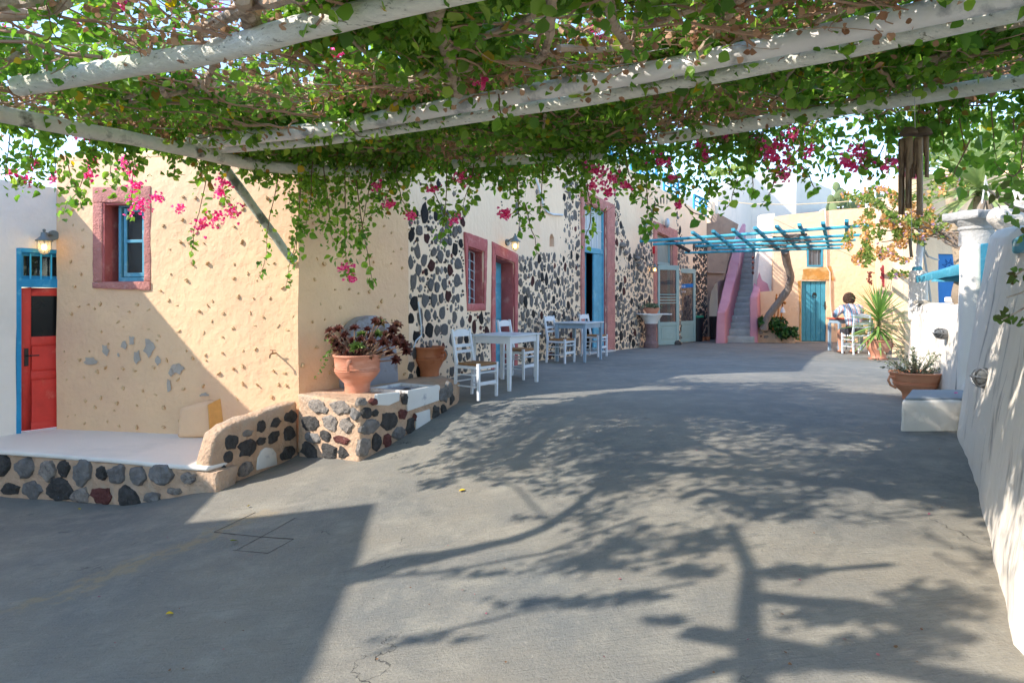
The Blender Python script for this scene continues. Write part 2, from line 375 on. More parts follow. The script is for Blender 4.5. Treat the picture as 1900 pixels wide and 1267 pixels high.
M_terr = mat('terracotta', (200, 136, 108), var=.08, vs=5, bump=.25, bs=40, rgb2=(216, 160, 136), s2=4, t2=(.5, .7), stretch=(1, 1, 2.5))
M_terr2 = mat('terracotta_orange', (190, 120, 82), var=.08, vs=5, bump=.2, bs=40, rgb2=(168, 92, 54), s2=3)
# ------------------------------------------------------------------ yellow house
YL, C0, F0, F1, F2 = (-5.87, 8.8), (-2.53, 8.1), (-1.455, 9.6), (1.35, 14.85), (6.30, 22.06)
WY, WS, W1, W2 = Wall(YL, C0), Wall(C0, F0), Wall(F0, F1), Wall(F1, F2)
yh = T('yellow_house', 'yellow plastered house with a pink framed window above the white landing', 'house', (-4.2, 8.5, -.5))
ZT = 2.98
win_uv = [(205, 374), (266, 374), (267, 523), (211, 523)]
hole = [WY.sz(*q) for q in [(190, 376), (268, 376), (268, 523), (190, 523)]]
WY.panel([(0, -1.0), (WY.L, -1.0), (WY.L, ZT), (0, ZT)], [hole], .3, 'wall', M_yel, yh, grid=.18, wob=.013)
WS.panel([(0.0, -1.0), (WS.L, -1.0), (WS.L, ZT), (0.0, ZT)], [], .3, 'wall', M_yel, yh, grid=.18, wob=.013)
mb = MB(); mb.prism([(YL[0], YL[1], ZT-.02), (C0[0], C0[1], ZT-.02), (F0[0], F0[1], ZT-.02), (-2.5, 13, ZT-.02), (-6, 13, ZT-.02)], (0, 0, .12)); mb.build('roof', M_yel, yh, bevel=.04)
Wall((-6.0, 13), YL).panel([(0, -1), (4.2, -1), (4.2, ZT), (0, ZT)], [], .3, 'wall', M_yel, yh, grid=.6)
Wall(F0, (-2.5, 13)); mb = MB(); mb.prism([(-1.6, 9.9, -1), (-2.5, 13, -1), (-6, 13, -1), (-5.9, 12.8, -1)], (0, 0, ZT+.9)); mb.build('rear_wall', M_yel, yh)
# pink surround: four stones
O = [WY.sz(*q) for q in [(173, 348), (280, 345), (279, 539), (174, 535)]]; I = hole
(s0, zt0), (s1, zt1) = O[0], O[1]; zb0, zb1 = O[3][1], O[2][1]; a0, a1, it, ib = I[0][0], I[1][0], I[0][1], I[2][1]
for nm, q in (('lintel', [(s0, it), (s0, zt0), (s1, zt1), (s1, it)]), ('sill', [(s0, zb0), (s0, ib), (s1, ib), (s1, zb1)]), ('jamb', [(s0, ib+.004), (s0, it-.004), (a0, it-.004), (a0, ib+.004)]), ('jamb', [(a1, ib+.004), (a1, it-.004), (s1, it-.004), (s1, ib+.004)])):
    WY.esz(MB(), q, .012 if nm != 'sill' else .022, -.2).build('window_'+nm, M_pink, yh, bevel=.008, grid=.06, dirs=(WY.d, (0, 0, 1)), wob=.006, wf=9, smooth=True)
# reveals
mb = MB(); WY.esz(mb, [(a0-.02, ib), (a0-.02, it), (a0+.03, it), (a0+.03, ib)], -.0, -.34); WY.esz(mb, [(a0+.031, it-.03), (a0+.031, it+.02), (a1, it+.02), (a1, it-.03)], -.01, -.34); WY.esz(mb, [(a0, ib-.02), (a0, ib+.006), (a1, ib+.006), (a1, ib-.02)], -.01, -.3)
mb.build('window_reveal', M_pinkd, yh)
# blue casement, part open
wf = WY.esz(MB(), [(a0+.13, ib+.01), (a0+.13, it-.01), (a0+.17, it-.01), (a0+.17, ib+.01)], -.12, -.2)
for q in ([(a0+.17, it-.05), (a0+.17, it-.01), (a1-.004, it-.01), (a1-.004, it-.05)], [(a0+.17, ib+.01), (a0+.17, ib+.06), (a1-.004, ib+.06), (a1-.004, ib+.01)]): WY.esz(wf, q, -.12, -.2)
wn = wf.build('window', M_blue, yh, bevel=.004)
b0, b1 = a0+.19, a1-.11; zm = (it+ib)/2+.02
mb = MB()
for q in ([(b0, ib+.07), (b0, it-.06), (b0+.045, it-.06), (b0+.045, ib+.07)], [(b1-.04, ib+.07), (b1-.04, it-.06), (b1, it-.06), (b1, ib+.07)], [(b1+.012, ib+.07), (b1+.012, it-.06), (b1+.05, it-.06), (b1+.05, ib+.07)],
          [(b0+.045, it-.11), (b0+.045, it-.06), (b1-.04, it-.06), (b1-.04, it-.11)], [(b0+.045, ib+.07), (b0+.045, ib+.12), (b1-.04, ib+.12), (b1-.04, ib+.07)], [(b0+.045, zm-.02), (b0+.045, zm+.02), (b1-.04, zm+.02), (b1-.04, zm-.02)], [(b1+.05, zm-.02), (b1+.05, zm+.02), (a1, zm+.02), (a1, zm-.02)]): WY.esz(mb, q, -.14, -.175)
mb.build('casement', M_blue, wn, bevel=.004)
WY.esz(MB(), [(b0+.04, ib+.08), (b0+.04, it-.08), (a1, it-.08), (a1, ib+.08)], -.155, -.16).build('pane', M_gl, wn)
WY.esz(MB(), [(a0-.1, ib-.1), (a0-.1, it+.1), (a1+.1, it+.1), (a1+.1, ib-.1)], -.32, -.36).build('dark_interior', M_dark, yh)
# pebbles pressed in the plaster
pm = []
for k in range(8):
    v_, f_ = stone_mesh(.024, .022, .028, 6, 50+k, .3); m_ = bpy.data.meshes.new('pebble'); m_.from_pydata(v_, [], f_); m_.materials.append(M_peb); pm.append(m_)
def place_piece(name, me_, wall, s_, z_, sc, parent, off=0, roll=0):
    o = bpy.data.objects.new(name, me_); COL.objects.link(o); o.parent = parent
    ang = math.atan2(wall.d.y, wall.d.x)
    M4 = Matrix.Translation(wall.pt(s_, z_, off))@Matrix.Rotation(ang, 4, 'Z')@Matrix.Rotation(roll, 4, 'Y')@Matrix.Diagonal((sc[0], sc[2], sc[1], 1))
    o.matrix_parent_inverse = Matrix.Translation(-parent.location) if parent.type == 'EMPTY' else Matrix()
    o.matrix_basis = M4; return o
for wall, du in ((WY, 1), (WS, 2)):
    z = -.38
    while z < 2.5:
        s_ = R.uniform(.05, .3)
        while s_ < wall.L-.05:
            a, b = s_+R.uniform(-.1, .1), z+R.uniform(-.1, .1)
            if not (wall is WY and (s0-.06 < a < s1+.06 and zb0-.06 < b < zt0+.06)) and R.random() < .8 and a > .04:
                place_piece('pebble', R.choice(pm), wall, a, b, (R.uniform(.35, 1.15), R.uniform(.35, 1.25), R.uniform(.3, 1.1)), yh, 0, R.uniform(0, 6))
            s_ += R.uniform(.21, .32)
        z += .2
# flaked-off paint patches and small holes
M_patch = mat('bare_cement', (178, 166, 152), var=.12, vs=8, bump=.4, bs=40)
for (u, v, a, b) in ((195,650,7,11),(230,640,6,11),(244,632,6,10),(277,645,10,18),(254,662,8,12),(293,668,6,10),(328,683,13,13),(314,715,4,14),(168,670,13,8),(219,658,3,4),(318,690,6,8),(378,732,9,4)):
    q = []
    for k in range(11):
        t = 2*math.pi*k/11; r = R.uniform(.55, 1.25); q.append((u+a*r*math.cos(t), v+b*r*math.sin(t)))
    mb = MB(); mb.prism([WY.ray(x, y, .015) for x, y in q], WY.n*-.003); mb.build('peeled_patch', M_patch, yh)
# buttress on the wall with an orange flank
p = [px(340, 808, 8.15), px(398, 818, 8.0)]
bw = MB(); zb = -.447
A_, B_, C_ = WY.pt(WY.sz(345, 800)[0], zb), WY.pt(WY.sz(412, 800)[0], zb), None
o1, o2 = WY.n*.22, WY.n*.12
bw.hexa([A_, A_+o1+WY.d*.02, B_+o2*1.2-WY.d*.05, B_]+[A_+Vector((0, 0, .36)), A_+o1*.75+WY.d*.03+Vector((0, 0, .36)), B_+o2*.9-WY.d*.12+Vector((0, 0, .42)), B_-WY.d*.04+Vector((0, 0, .47))])
bw.build('buttress', M_yel, yh, bevel=.05, seg=3, grid=.08, wob=.012, wf=4, smooth=True)
mb = MB(); e1 = [WY.sz(385, 735, .19), WY.sz(398, 733, .19), WY.sz(405, 745, .19), WY.sz(410, 780, .19), WY.sz(404, 800, .19), WY.sz(392, 815, .19), WY.sz(388, 790, .19), WY.sz(383, 760, .19)]
M_och = mat('ochre_wash', (214, 164, 96), var=.15, vs=6, bump=.3)
bv = MB(); b_ = [B_-WY.d*.06+o2*1.2, B_+WY.d*.03]; 
bv.hexa([b_[0]+WY.n*.012, b_[0]+WY.n*.012+WY.d*.012, b_[1]+WY.d*.012, b_[1]]+[b_[0]+WY.n*-.02-WY.d*.05+Vector((0,0,.40)), b_[0]-WY.d*.03+Vector((0,0,.40)), b_[1]+WY.d*-.05+Vector((0,0,.46)), b_[1]-WY.d*.06+Vector((0,0,.46))]); bv.build('ochre_flank', M_och, yh, bevel=.01)
# tap
tp = T('garden_tap', 'small brass tap on the sunlit yellow wall near its corner', 'tap', WY.ray(512, 655))
c = WY.ray(512, 655); mb = MB(); mb.tube([c, c+WY.n*.1, c+WY.n*.13+Vector((0, 0, -.015)), c+WY.n*.135+Vector((0, 0, -.05))], .010, 8); mb.tube([c+WY.n*.07, c+WY.n*.07+Vector((0, 0, .035))], .006, 6)
mb.build('tap_body', mat('brass', (140, 112, 84), metal=.7, rough=.4), tp, smooth=True)
mb = MB(); mb.box(c+WY.n*.07+Vector((0, 0, .038)), (.07, .01, .007), math.atan2(WY.d.y, WY.d.x)); mb.build('tap_handle', mat('rust', (150, 72, 50)), tp)
# ------------------------------------------------------------------ white landing, parapet, fountain ledge
dk = T('white_landing', 'white landing with a lava stone front below the yellow wall and red door', 'landing', (-5, 8, -.9))
ZD = -.447
front = [px(-60, 828, 7.7), px(0, 838, 7.52), px(120, 848, 7.3), px(250, 858, 7.05), px(385, 868, 6.78)]
front = [Vector((q.x, q.y, ZD)) for q in front]
poly = front+[Vector((-2.6, 8.02, ZD)), Vector((-2.55, 8.6, ZD)), Vector((-5.8, 9.3, ZD)), Vector((-5.3, 10.4, ZD)), Vector((-8, 10.4, ZD)), Vector((-8, 7.9, ZD))]
mb = MB(); mb.prism([q+Vector((0, 0, .0)) for q in poly], (0, 0, -.05)); mb.build('landing_floor', M_white, dk, bevel=.02, seg=3, grid=.3, wob=.008, smooth=True)
WD = Wall((front[0].x, front[0].y), (front[4].x+.1, front[4].y-.02)); LD = WD.L
mb = MB(); mb.prism([WD.pt(-.6, ZD-.045, -.02), WD.pt(LD, ZD-.045, -.02), WD.pt(LD, -1.1, .03), WD.pt(-.6, -1.1, .03)], WD.n*-.3); mb.build('mortar_face', M_mort, dk, bevel=.02, grid=.06, dirs=(WD.d, (0, 0, 1)), wob=.026, wf=6, smooth=True)
SM = {}
def stones(lst, wall, parent, ox, oy, k, off=0, hh=.03):
    for i, t in enumerate(lst):
        x, y, rx, ry = t[:4]; mt = t[4] if len(t) > 4 else None
        u, v = ox+x/k, oy+y/k; s_, z_ = wall.sz(u, v, off); s2_, z2 = wall.sz(u+rx/k, v, off); _, z3 = wall.sz(u, v+ry/k, off)
        a, b = abs(s2_-s_), abs(z3-z_)
        v_, f_ = stone_mesh(a, b, hh, 12, int(x*7+y), .17)
        mb = MB(); 
        Rm = Matrix.Translation(wall.pt(s_, z_, off))@Matrix.Rotation(math.atan2(wall.d.y, wall.d.x), 4, 'Z')
        mb.add([Rm@Vector(q) for q in v_], f_)
        mb.build('stone', {None: M_basblk, 'g': M_basgry, 'r': M_basred, 'b': M_basalt}[mt], parent, grid=.035, dirs=((1,0,0),(0,1,0),(0,0,1)), wob=.010, wf=30, smooth=True, angle=42)
stones([(15,830,45,60),(145,845,55,55,'b'),(278,868,45,55,'g'),(375,850,35,45),(480,875,45,70,'b'),(595,882,28,38),(688,882,50,55,'b'),(812,895,48,50,'b'),(955,888,68,62,'b'),(1110,908,50,28,'g'),
 (65,970,52,38),(195,975,52,52,'b'),(350,978,75,62),(478,1010,55,42,'g'),(605,1010,62,50,'r'),(755,1025,68,65),(893,1022,45,35,'b'),(1028,985,35,22,'g')], WD, dk, 0, 600, 3.168, .005, .035)
# parapet
pr = T('ramp_parapet', 'sloping rubble parapet between the white landing and the ramp', 'parapet', (-2.8, 7.3, -.7))
WP = Wall((-3.04, 6.78), (-2.52, 8.02))
prof = [WP.sz(*q) for q in [(398, 906), (383, 880), (392, 840), (402, 808), (425, 788), (480, 768), (548, 745), (553, 745), (556, 866), (470, 890)]]
mb = MB(); mb.prism([WP.pt(a, z, 0) for a, z in prof]+[], WP.n*-.2)
mb.build('mortar_body', M_mort, pr, bevel=.045, seg=3, grid=.08, dirs=(WP.d, (0, 0, 1)), wob=.015, wf=5, smooth=True)
stones([(1362,695,38,42),(1455,643,28,22,'g'),(1533,602,27,38),(1620,580,28,33),(1707,548,33,38),(1605,668,33,38),(1698,650,35,45),(1458,732,53,50),(1535,692,25,22),(1337,785,25,33),(1690,762,43,40),(1305,885,45,42),(1438,855,45,40,'g')], WP, pr, 0, 600, 3.168, 0, .022)
mb = MB(); WP.ext(mb, [(478, 872), (480, 850), (486, 836), (495, 830), (506, 831), (513, 840), (515, 862)], .014, -.03); mb.build('marble_piece', M_marble, pr, bevel=.008, smooth=True)
# fountain ledge
fl = T('stone_fountain', 'rubble stone fountain ledge with a white marble sink against the yellow wall', 'fountain', (-1.6, 8.2, -.4))
ZL = .115
K, Lf, Rt = (-1.605, 7.2), (-2.5, 7.97), (-.80, 8.55)
foot = [Lf, K, Rt, (-.70, 8.75), (-.70, 9.05), (-.86, 9.6), (-1.1, 10.1), (-1.44, 9.55)]
mb = MB(); mb.prism([(x, y, -.9) for x, y in foot], (0, 0, .9+ZL))
mb.build('mortar_body', M_mort, fl, bevel=.03, seg=3, grid=.09, wob=.014, wf=5, smooth=True)
WA, WB = Wall(Lf, K), Wall(K, Rt)
stones([(300,850,55,42,'g'),(445,850,66,45,'g'),(255,955,60,45),(380,955,50,45,'g'),(478,960,34,48,'g'),(270,1040,52,30,'b'),(350,1025,38,33),(450,1055,46,26,'r'),(250,1120,52,48),(372,1128,48,48),(460,1135,33,36),(530,890,25,36,'b')], WA, fl, 500, 500, 3.335, .0, .028)
stones([(570,820,28,22,'g'),(645,820,22,20,'r'),(598,885,34,36),(650,885,18,20),(618,970,52,52,'b'),(735,935,50,58),(820,895,28,32,'r'),(833,800,20,36),(868,970,24,62),(588,1093,38,56,'g'),(660,1065,28,52),(725,1055,26,48,'r'),(795,1010,36,43,'b'),(1028,890,19,48),(1075,870,19,38),(1078,775,25,48,'b'),(895,915,9,24,'r')], WB, fl, 500, 500, 3.335, .0, .028)
stones([(1112,745,18,55,'b'),(1122,800,12,40)], Wall(Rt, (-.70, 8.75)), fl, 500, 500, 3.335, .0, .03)
mb = MB(); WB.ext(mb, [(757, 725), (757, 763), (815, 743), (815, 714)], .02, -.02); 
s_a, s_b = WB.sz(757, 725)[0], WB.sz(815, 714)[0]
mb.build('sink_front', M_marble, fl, bevel=.006)
mb = MB(); WB.ext(mb, [(772, 767), (773, 803), (800, 791), (798, 759)], .015, -.02); mb.build('marble_block', M_marble, fl, bevel=.006)
mb = MB(); WB.ext(mb, [(700, 731), (700, 752), (722, 753), (742, 744), (743, 727)], .02, -.03); mb.build('marble_block', M_marble, fl, bevel=.015)
# sink basin on top
sink = MB(); wd = .62; zt_ = ZL+.012
def sq(a, b, c, d, z0, z1): sink.prism([WB.pt(a, z0, -c), WB.pt(b, z0, -c), WB.pt(b, z0, -d), WB.pt(a, z0, -d)], (0, 0, z1-z0))
lo, hi = s_a, s_b
sq(lo, hi, -.015, .045, ZL-.01, zt_+.03); sq(lo, hi, wd-.06, wd, ZL-.01, zt_+.03); sq(lo, lo+.06, .046, wd-.061, ZL-.01, zt_+.03); sq(hi-.06, hi, .046, wd-.061, ZL-.01, zt_+.03)
sk = sink.build('sink_rim', M_marble, fl, bevel=.008, smooth=True)
mb = MB(); mb.prism([WB.pt(lo+.05, ZL+.004, -.04), WB.pt(hi-.05, ZL+.004, -.04), WB.pt(hi-.05, ZL+.004, -wd+.05), WB.pt(lo+.05, ZL+.004, -wd+.05)], (0, 0, .004)); mb.build('sink_floor', M_gryst, fl)
mb = MB(); mb.ball(WB.pt((lo+hi)/2+.05, ZL+.01, -.3), (.05, .05, .012)); mb.build('drain', M_iron, fl, smooth=True)
# upright arched slab against the side wall
arch = [WS.sz(*q, .2) for q in [(648, 722), (648, 640), (652, 612), (664, 596), (680, 588), (698, 586), (716, 592), (728, 606), (735, 630), (740, 710)]]
mb = MB(); mb.prism([WS.pt(a, z, .2) for a, z in arch], WS.n*-.19); mb.build('arched_slab', M_gryst, fl, bevel=.01, grid=.12, dirs=(WS.d, (0, 0, 1)), wob=.008, wf=4, smooth=True)
# ------------------------------------------------------------------ left house with the red door
lh = T('white_house', 'white plastered house at the left edge with a red door', 'house', (-6.4, 8.6, -.45))
WR = Wall((-6.75, 7.65), (-5.35, 9.48))
hd = [WR.sz(*q) for q in [(30, 806), (30, 460), (112, 460), (112, 790)]]
smx = WR.sz(112, 600)[0]
WR.panel([(-.3, -1), (WR.L, -1), (WR.L, 2.6), (WR.L*.5, 2.66), (-.3, 2.72)], [[(hd[0][0], ZD+.001), (smx+.2, ZD+.001), (smx+.2, hd[1][1]), (hd[0][0], hd[1][1])]], .3, 'wall', M_white, lh, grid=.25, wob=.014)
s0_, zt_d = hd[0][0], hd[1][1]; zmid = WR.sz(40, 533)[1]; zt2 = WR.sz(40, 520)[1]; e_ = smx+.2
f = .055
mb = MB()
for q in ([(s0_+.002, ZD), (s0_+.002, zt_d), (s0_+f, zt_d), (s0_+f, ZD)], [(s0_+f, zt_d-.05), (s0_+f, zt_d), (e_, zt_d), (e_, zt_d-.05)], [(s0_+f, zmid), (s0_+f, zt2+.02), (e_, zt2+.02), (e_, zmid)], [(e_-.05, ZD), (e_-.05, zmid-.001), (e_, zmid-.001), (e_, ZD)]): WR.esz(mb, q, .004, -.1)
dfm = mb.build('door_frame', M_azur, lh, bevel=.004)
mb = MB(); fs_ = s0_+f+.04
for q in ([(s0_+f, zt2+.02), (s0_+f, zt_d-.05), (fs_, zt_d-.05), (fs_, zt2+.02)], [(fs_, zt_d-.09), (fs_, zt_d-.05), (e_, zt_d-.05), (e_, zt_d-.09)], [(fs_, zt2+.02), (fs_, zt2+.06), (e_, zt2+.06), (e_, zt2+.02)]): WR.esz(mb, q, -.06, -.1)
tw = mb.build('transom', M_azur, lh)
for u in (58.5, 78, 97): 
    a = WR.sz(u, 490)[0]; WR.esz(MB(), [(a-.008, zt2+.02), (a-.008, zt_d-.06), (a+.008, zt_d-.06), (a+.008, zt2+.02)], -.03, -.045).build('bar', mat('azure_bar', (70, 190, 225), bump=0), tw)
WR.esz(MB(), [(fs_, zt2+.05), (fs_, zt_d-.08), (e_, zt_d-.08), (e_, zt2+.05)], -.085, -.09).build('pane', M_gl, tw)
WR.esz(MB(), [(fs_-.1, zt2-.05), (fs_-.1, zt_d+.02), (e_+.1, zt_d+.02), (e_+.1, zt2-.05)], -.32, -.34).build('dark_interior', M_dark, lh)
# door leaf with stiles, rails, raised panels
ds, dz0, dz1 = s0_+f+.004, ZD+.02, zmid-.006
st = ds+.11
mb = MB()
zz = [WR.sz(60, y)[1] for y in (793, 706, 700, 690, 642, 625, 550)]
for q in ([(ds, dz0), (ds, dz1), (st, dz1), (st, dz0)], [(e_-.16, dz0), (e_-.16, dz1), (e_-.055, dz1), (e_-.055, dz0)], [(st, WR.sz(60, 549)[1]), (st, dz1), (e_-.16, dz1), (e_-.16, WR.sz(60, 549)[1])],
          [(st, WR.sz(60, 641)[1]), (st, WR.sz(60, 625)[1]), (e_-.16, WR.sz(60, 625)[1]), (e_-.16, WR.sz(60, 641)[1])], [(st, WR.sz(60, 704)[1]), (st, WR.sz(60, 690)[1]), (e_-.16, WR.sz(60, 690)[1]), (e_-.16, WR.sz(60, 704)[1])], [(st, dz0), (st, dz0+.09), (e_-.16, dz0+.09), (e_-.16, dz0)]):
    WR.esz(mb, q, -.045, -.085)
door = mb.build('door', M_red, lh, bevel=.006, smooth=True)
for a, b in ((641, 690), (704, 788)):
    q = inset([(st, WR.sz(60, b)[1]), (st, WR.sz(60, a)[1]), (e_-.16, WR.sz(60, a)[1]), (e_-.16, WR.sz(60, b)[1])], .012); WR.esz(MB(), q, -.055, -.08).build('door_panel', M_red, door, bevel=.012)
WR.esz(MB(), [(st-.005, dz0+.05), (st-.005, WR.sz(60, 630)[1]), (e_-.15, WR.sz(60, 630)[1]), (e_-.15, dz0+.05)], -.068, -.08).build('door_back', M_red, door)
WR.esz(MB(), [(st-.005, WR.sz(60, 627)[1]), (st-.005, WR.sz(60, 547)[1]), (e_-.15, WR.sz(60, 547)[1]), (e_-.15, WR.sz(60, 627)[1])], -.06, -.064).build('door_glass', mat('dark_glass', (26, 26, 26), rough=.2, bump=0), door)
a, b = WR.sz(51, 663); mb = MB(); WR.esz(mb, [(a-.022, b-.11), (a-.022, b+.11), (a+.022, b+.11), (a+.022, b-.11)], -.03, -.046); mb.tube([WR.pt(a, b+.02, -.03), WR.pt(a, b+.02, .02), WR.pt(a+.12, b+.02, .02)], .009, 6); mb.build('handle', M_iron, door, bevel=.003)
mb = MB(); mb.box((-6.3, 9.9, 1.3), (.1, .1, .1))
# the rest of the same house closing the court on the left, outside the frame
mb = MB(); mb.hexa([(-12, 4.12, -1.2), (-7.25, 4.12, -1.2), (-7.25, 6.1, -1.2), (-12, 6.1, -1.2), (-12, 4.12, 2.5), (-7.25, 4.12, 2.5), (-7.25, 6.1, 2.5), (-12, 6.1, 2.5)]); mb.build('wing', M_white, lh, bevel=.05, grid=.5, wob=.02)
mb = MB(); mb.hexa([(-12, 6.1, -1.2), (-7.15, 6.1, -1.2), (-6.78, 7.62, -1.2), (-12, 9, -1.2), (-12, 6.1, 2.7), (-7.15, 6.1, 2.6), (-6.78, 7.62, 2.66), (-12, 9, 2.7)]); mb.build('wing', M_white, lh, bevel=.05, grid=.5, wob=.02)
mb = MB(); mb.hexa([(-12, -8, -1.2), (-7.2, -8, -1.2), (-7.2, 4.08, -1.2), (-12, 4.08, -1.2), (-12, -8, 3.9), (-7.2, -8, 3.9), (-7.2, 4.08, 3.9), (-12, 4.08, 3.9)]); mb.build('wing', M_white, lh, bevel=.05, grid=.5, wob=.02)
# ------------------------------------------------------------------ stone house
def proj(p): return CU+F*p[0]/p[1], CV-F*(p[2]-CZ)/p[1]
sh = T('stone_house', 'long plastered house studded with black lava stones with red framed openings', 'house', (2.0, 16.0, 0))
uw1 = WY  # silence
wh1 = [W1.sz(*q) for q in [(867, 457), (897, 467), (897, 563), (867, 564)]]
dh1 = [W1.sz(*q) for q in [(918, 474), (954, 488), (954, 684), (918, 693)]]; dh1[2] = (dh1[2][0], -.03); dh1[3] = (dh1[3][0], -.03)
nich = [W1.sz(*q) for q in [(1019, 458), (1019, 440), (1021.5, 434), (1024.5, 434), (1028, 442), (1028, 458)]]
ZR1 = 4.62
W1.panel([(0, -.6), (W1.L, -.6), (W1.L, ZR1+.05), (W1.L*.6, ZR1-.05), (0, ZR1)], [wh1, dh1, nich], .35, 'wall', M_stn, sh, grid=.22, wob=.02)
top2 = [W2.sz(*q) for q in [(1066, 262), (1085, 274), (1117, 287), (1171, 316), (1233, 355), (1270, 377), (1311.5, 402)]]
dh2 = [W2.sz(*q) for q in [(1083, 375), (1124.5, 392.5), (1124.5, 645), (1083, 655)]]
dh2[2] = (dh2[2][0], .02); dh2[3] = (dh2[3][0], .02)
dh3 = [W2.sz(*q) for q in [(1217.5, 430), (1247, 444), (1247, 640), (1217.5, 643)]]; dh3[2] = (dh3[2][0], -.06); dh3[3] = (dh3[3][0], -.06)
W2.panel([(0, -.6), (W2.L, -.6)]+[(min(a, W2.L), z) for a, z in top2[::-1]][:-1]+[(0, top2[0][1])], [dh2, dh3], .35, 'wall', M_stn, sh, grid=.25, wob=.02)
# body behind the facade: gable end, rear and roof
nb = W1.n*-5
e0, e1, e2 = W1.A, W2.A, W2.pt(W2.L, 0)
mb = MB(); mb.prism([e0+W1.n*-.36+Vector((0, 0, 4.35)), e1+W1.n*-.36+Vector((0, 0, 4.35)), e1+nb+Vector((0, 0, 4.35)), e0+nb+Vector((0, 0, 4.35))], (0, 0, .12)); mb.build('roof', M_white, sh)
mb = MB(); mb.prism([e1+W1.n*-.36+Vector((0, 0, 3.9)), W2.pt(W2.L, 0, -.36)+Vector((0, 0, 3.9)), W2.pt(W2.L, 0, -5)+Vector((0, 0, 3.9)), e1+nb+Vector((0, 0, 3.9))], (0, 0, .1)); mb.build('roof', M_white, sh)
mb = MB(); mb.prism([e0+W1.n*-.34+Vector((0,0,-.5)), e0+W1.n*-.1+Vector((0,0,-.5))-W1.d*.02, e0+nb+Vector((0,0,-.5))-W1.d*.02, e0+nb+W1.d*.3+Vector((0,0,-.5))], (0, 0, 5.05)); mb.build('gable_wall', M_stn, sh, bevel=.02, grid=.4, wob=.02, smooth=True)
mb = MB(); mb.hexa([e0+nb+Vector((0,0,-.5)), e1+nb+Vector((0,0,-.5)), e1+nb-W1.n*.3+Vector((0,0,-.5)), e0+nb-W1.n*.3+Vector((0,0,-.5))]+[e0+nb+Vector((0,0,4.5)), e1+nb+Vector((0,0,4.5)), e1+nb-W1.n*.3+Vector((0,0,4.5)), e0+nb-W1.n*.3+Vector((0,0,4.5))]); mb.build('rear_wall', M_white, sh)
mb = MB(); q0, q1 = e1+nb, W2.pt(W2.L, 0, -5); mb.hexa([q0+Vector((0,0,-.5)), q1+Vector((0,0,-.5)), q1-W2.n*.3+Vector((0,0,-.5)), q0-W2.n*.3+Vector((0,0,-.5)), q0+Vector((0,0,4.3)), q1+Vector((0,0,4.3)), q1-W2.n*.3+Vector((0,0,4.3)), q0-W2.n*.3+Vector((0,0,4.3))]); mb.build('rear_wall', M_white, sh)
mb = MB(); mb.prism([W2.pt(W2.L-.3, -.5, -.355), W2.pt(W2.L, -.5, -.355), W2.pt(W2.L, -.5, -5), W2.pt(W2.L-.3, -.5, -5)], (0, 0, 4.5)); mb.build('gable_wall', M_stn, sh)
# dark rooms behind the openings
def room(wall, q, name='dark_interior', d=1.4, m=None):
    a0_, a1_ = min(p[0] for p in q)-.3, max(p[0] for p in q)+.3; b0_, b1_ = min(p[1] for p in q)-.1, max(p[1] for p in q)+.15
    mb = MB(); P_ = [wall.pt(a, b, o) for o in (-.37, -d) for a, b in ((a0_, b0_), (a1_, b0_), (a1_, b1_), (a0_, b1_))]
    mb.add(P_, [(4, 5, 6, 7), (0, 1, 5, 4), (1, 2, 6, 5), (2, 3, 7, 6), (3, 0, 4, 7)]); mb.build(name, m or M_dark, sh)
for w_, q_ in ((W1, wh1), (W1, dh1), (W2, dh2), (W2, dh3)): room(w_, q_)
W1.esz(MB(), [(nich[0][0]-.1, nich[0][1]-.1), (nich[0][0]-.1, nich[2][1]+.1), (nich[-1][0]+.1, nich[2][1]+.1), (nich[-1][0]+.1, nich[0][1]-.1)], -.2, -.25).build('niche_back', M_pink, sh)
def surround(wall, outer, inner, names, m, front=.025, back=-.02, bv=.01, wob=.008, rev=None, rd=.33):
    for nm, a, b, c, d in names:
        wall.esz(MB(), [(outer+inner)[i] for i in (a, b, c, d)], front, back).build(nm, m, sh, bevel=bv, grid=.07, dirs=(wall.d, (0, 0, 1)), wob=wob, wf=8, smooth=True)
    if rev:
        (l, t), (r_, t2), (r2, b_), (l2, b2) = inner
        mb = MB()
        wall.esz(mb, [(l-.05, b2), (l-.05, t), (l+.016, t), (l+.016, b2)], -.021, -rd-.04); wall.esz(mb, [(r_-.018, b_), (r_-.018, t2), (r_+.05, t2), (r_+.05, b_)], -.021, -rd-.04)
        wall.esz(mb, [(l, t-.018), (l, t+.05), (r_, t2+.05), (r_, t2-.018)], -.021, -rd-.04); mb.build('reveal', rev, sh, grid=.1, dirs=(wall.d, (0, 0, 1), wall.n), wob=.006, wf=8, smooth=True)
wo1 = [W1.sz(*q) for q in [(860.5, 430), (903, 445), (900, 576), (866, 577)]]
surround(W1, wo1, wh1, (('window_lintel', 0, 1, 5, 4), ('window_sill', 7, 6, 2, 3), ('window_jamb', 3, 0, 4, 7), ('window_jamb', 6, 5, 1, 2)), M_pinkd, rev=M_pinkd)
do1 = [W1.sz(*q) for q in [(912, 448), (960, 472), (959, 684), (910.5, 694)]]; do1[2] = (do1[2][0], -.02); do1[3] = (do1[3][0], -.02)
surround(W1, do1, dh1, (('door_lintel', 0, 1, 5, 4), ('door_jamb', 3, 0, 4, 7), ('door_jamb', 6, 5, 1, 2)), M_pinkd, rev=M_pinkd)
do2 = [W2.sz(*q) for q in [(1077, 350), (1139, 381), (1139, 645), (1077, 655)]]; do2[2] = (do2[2][0], .0); do2[3] = (do2[3][0], .0)
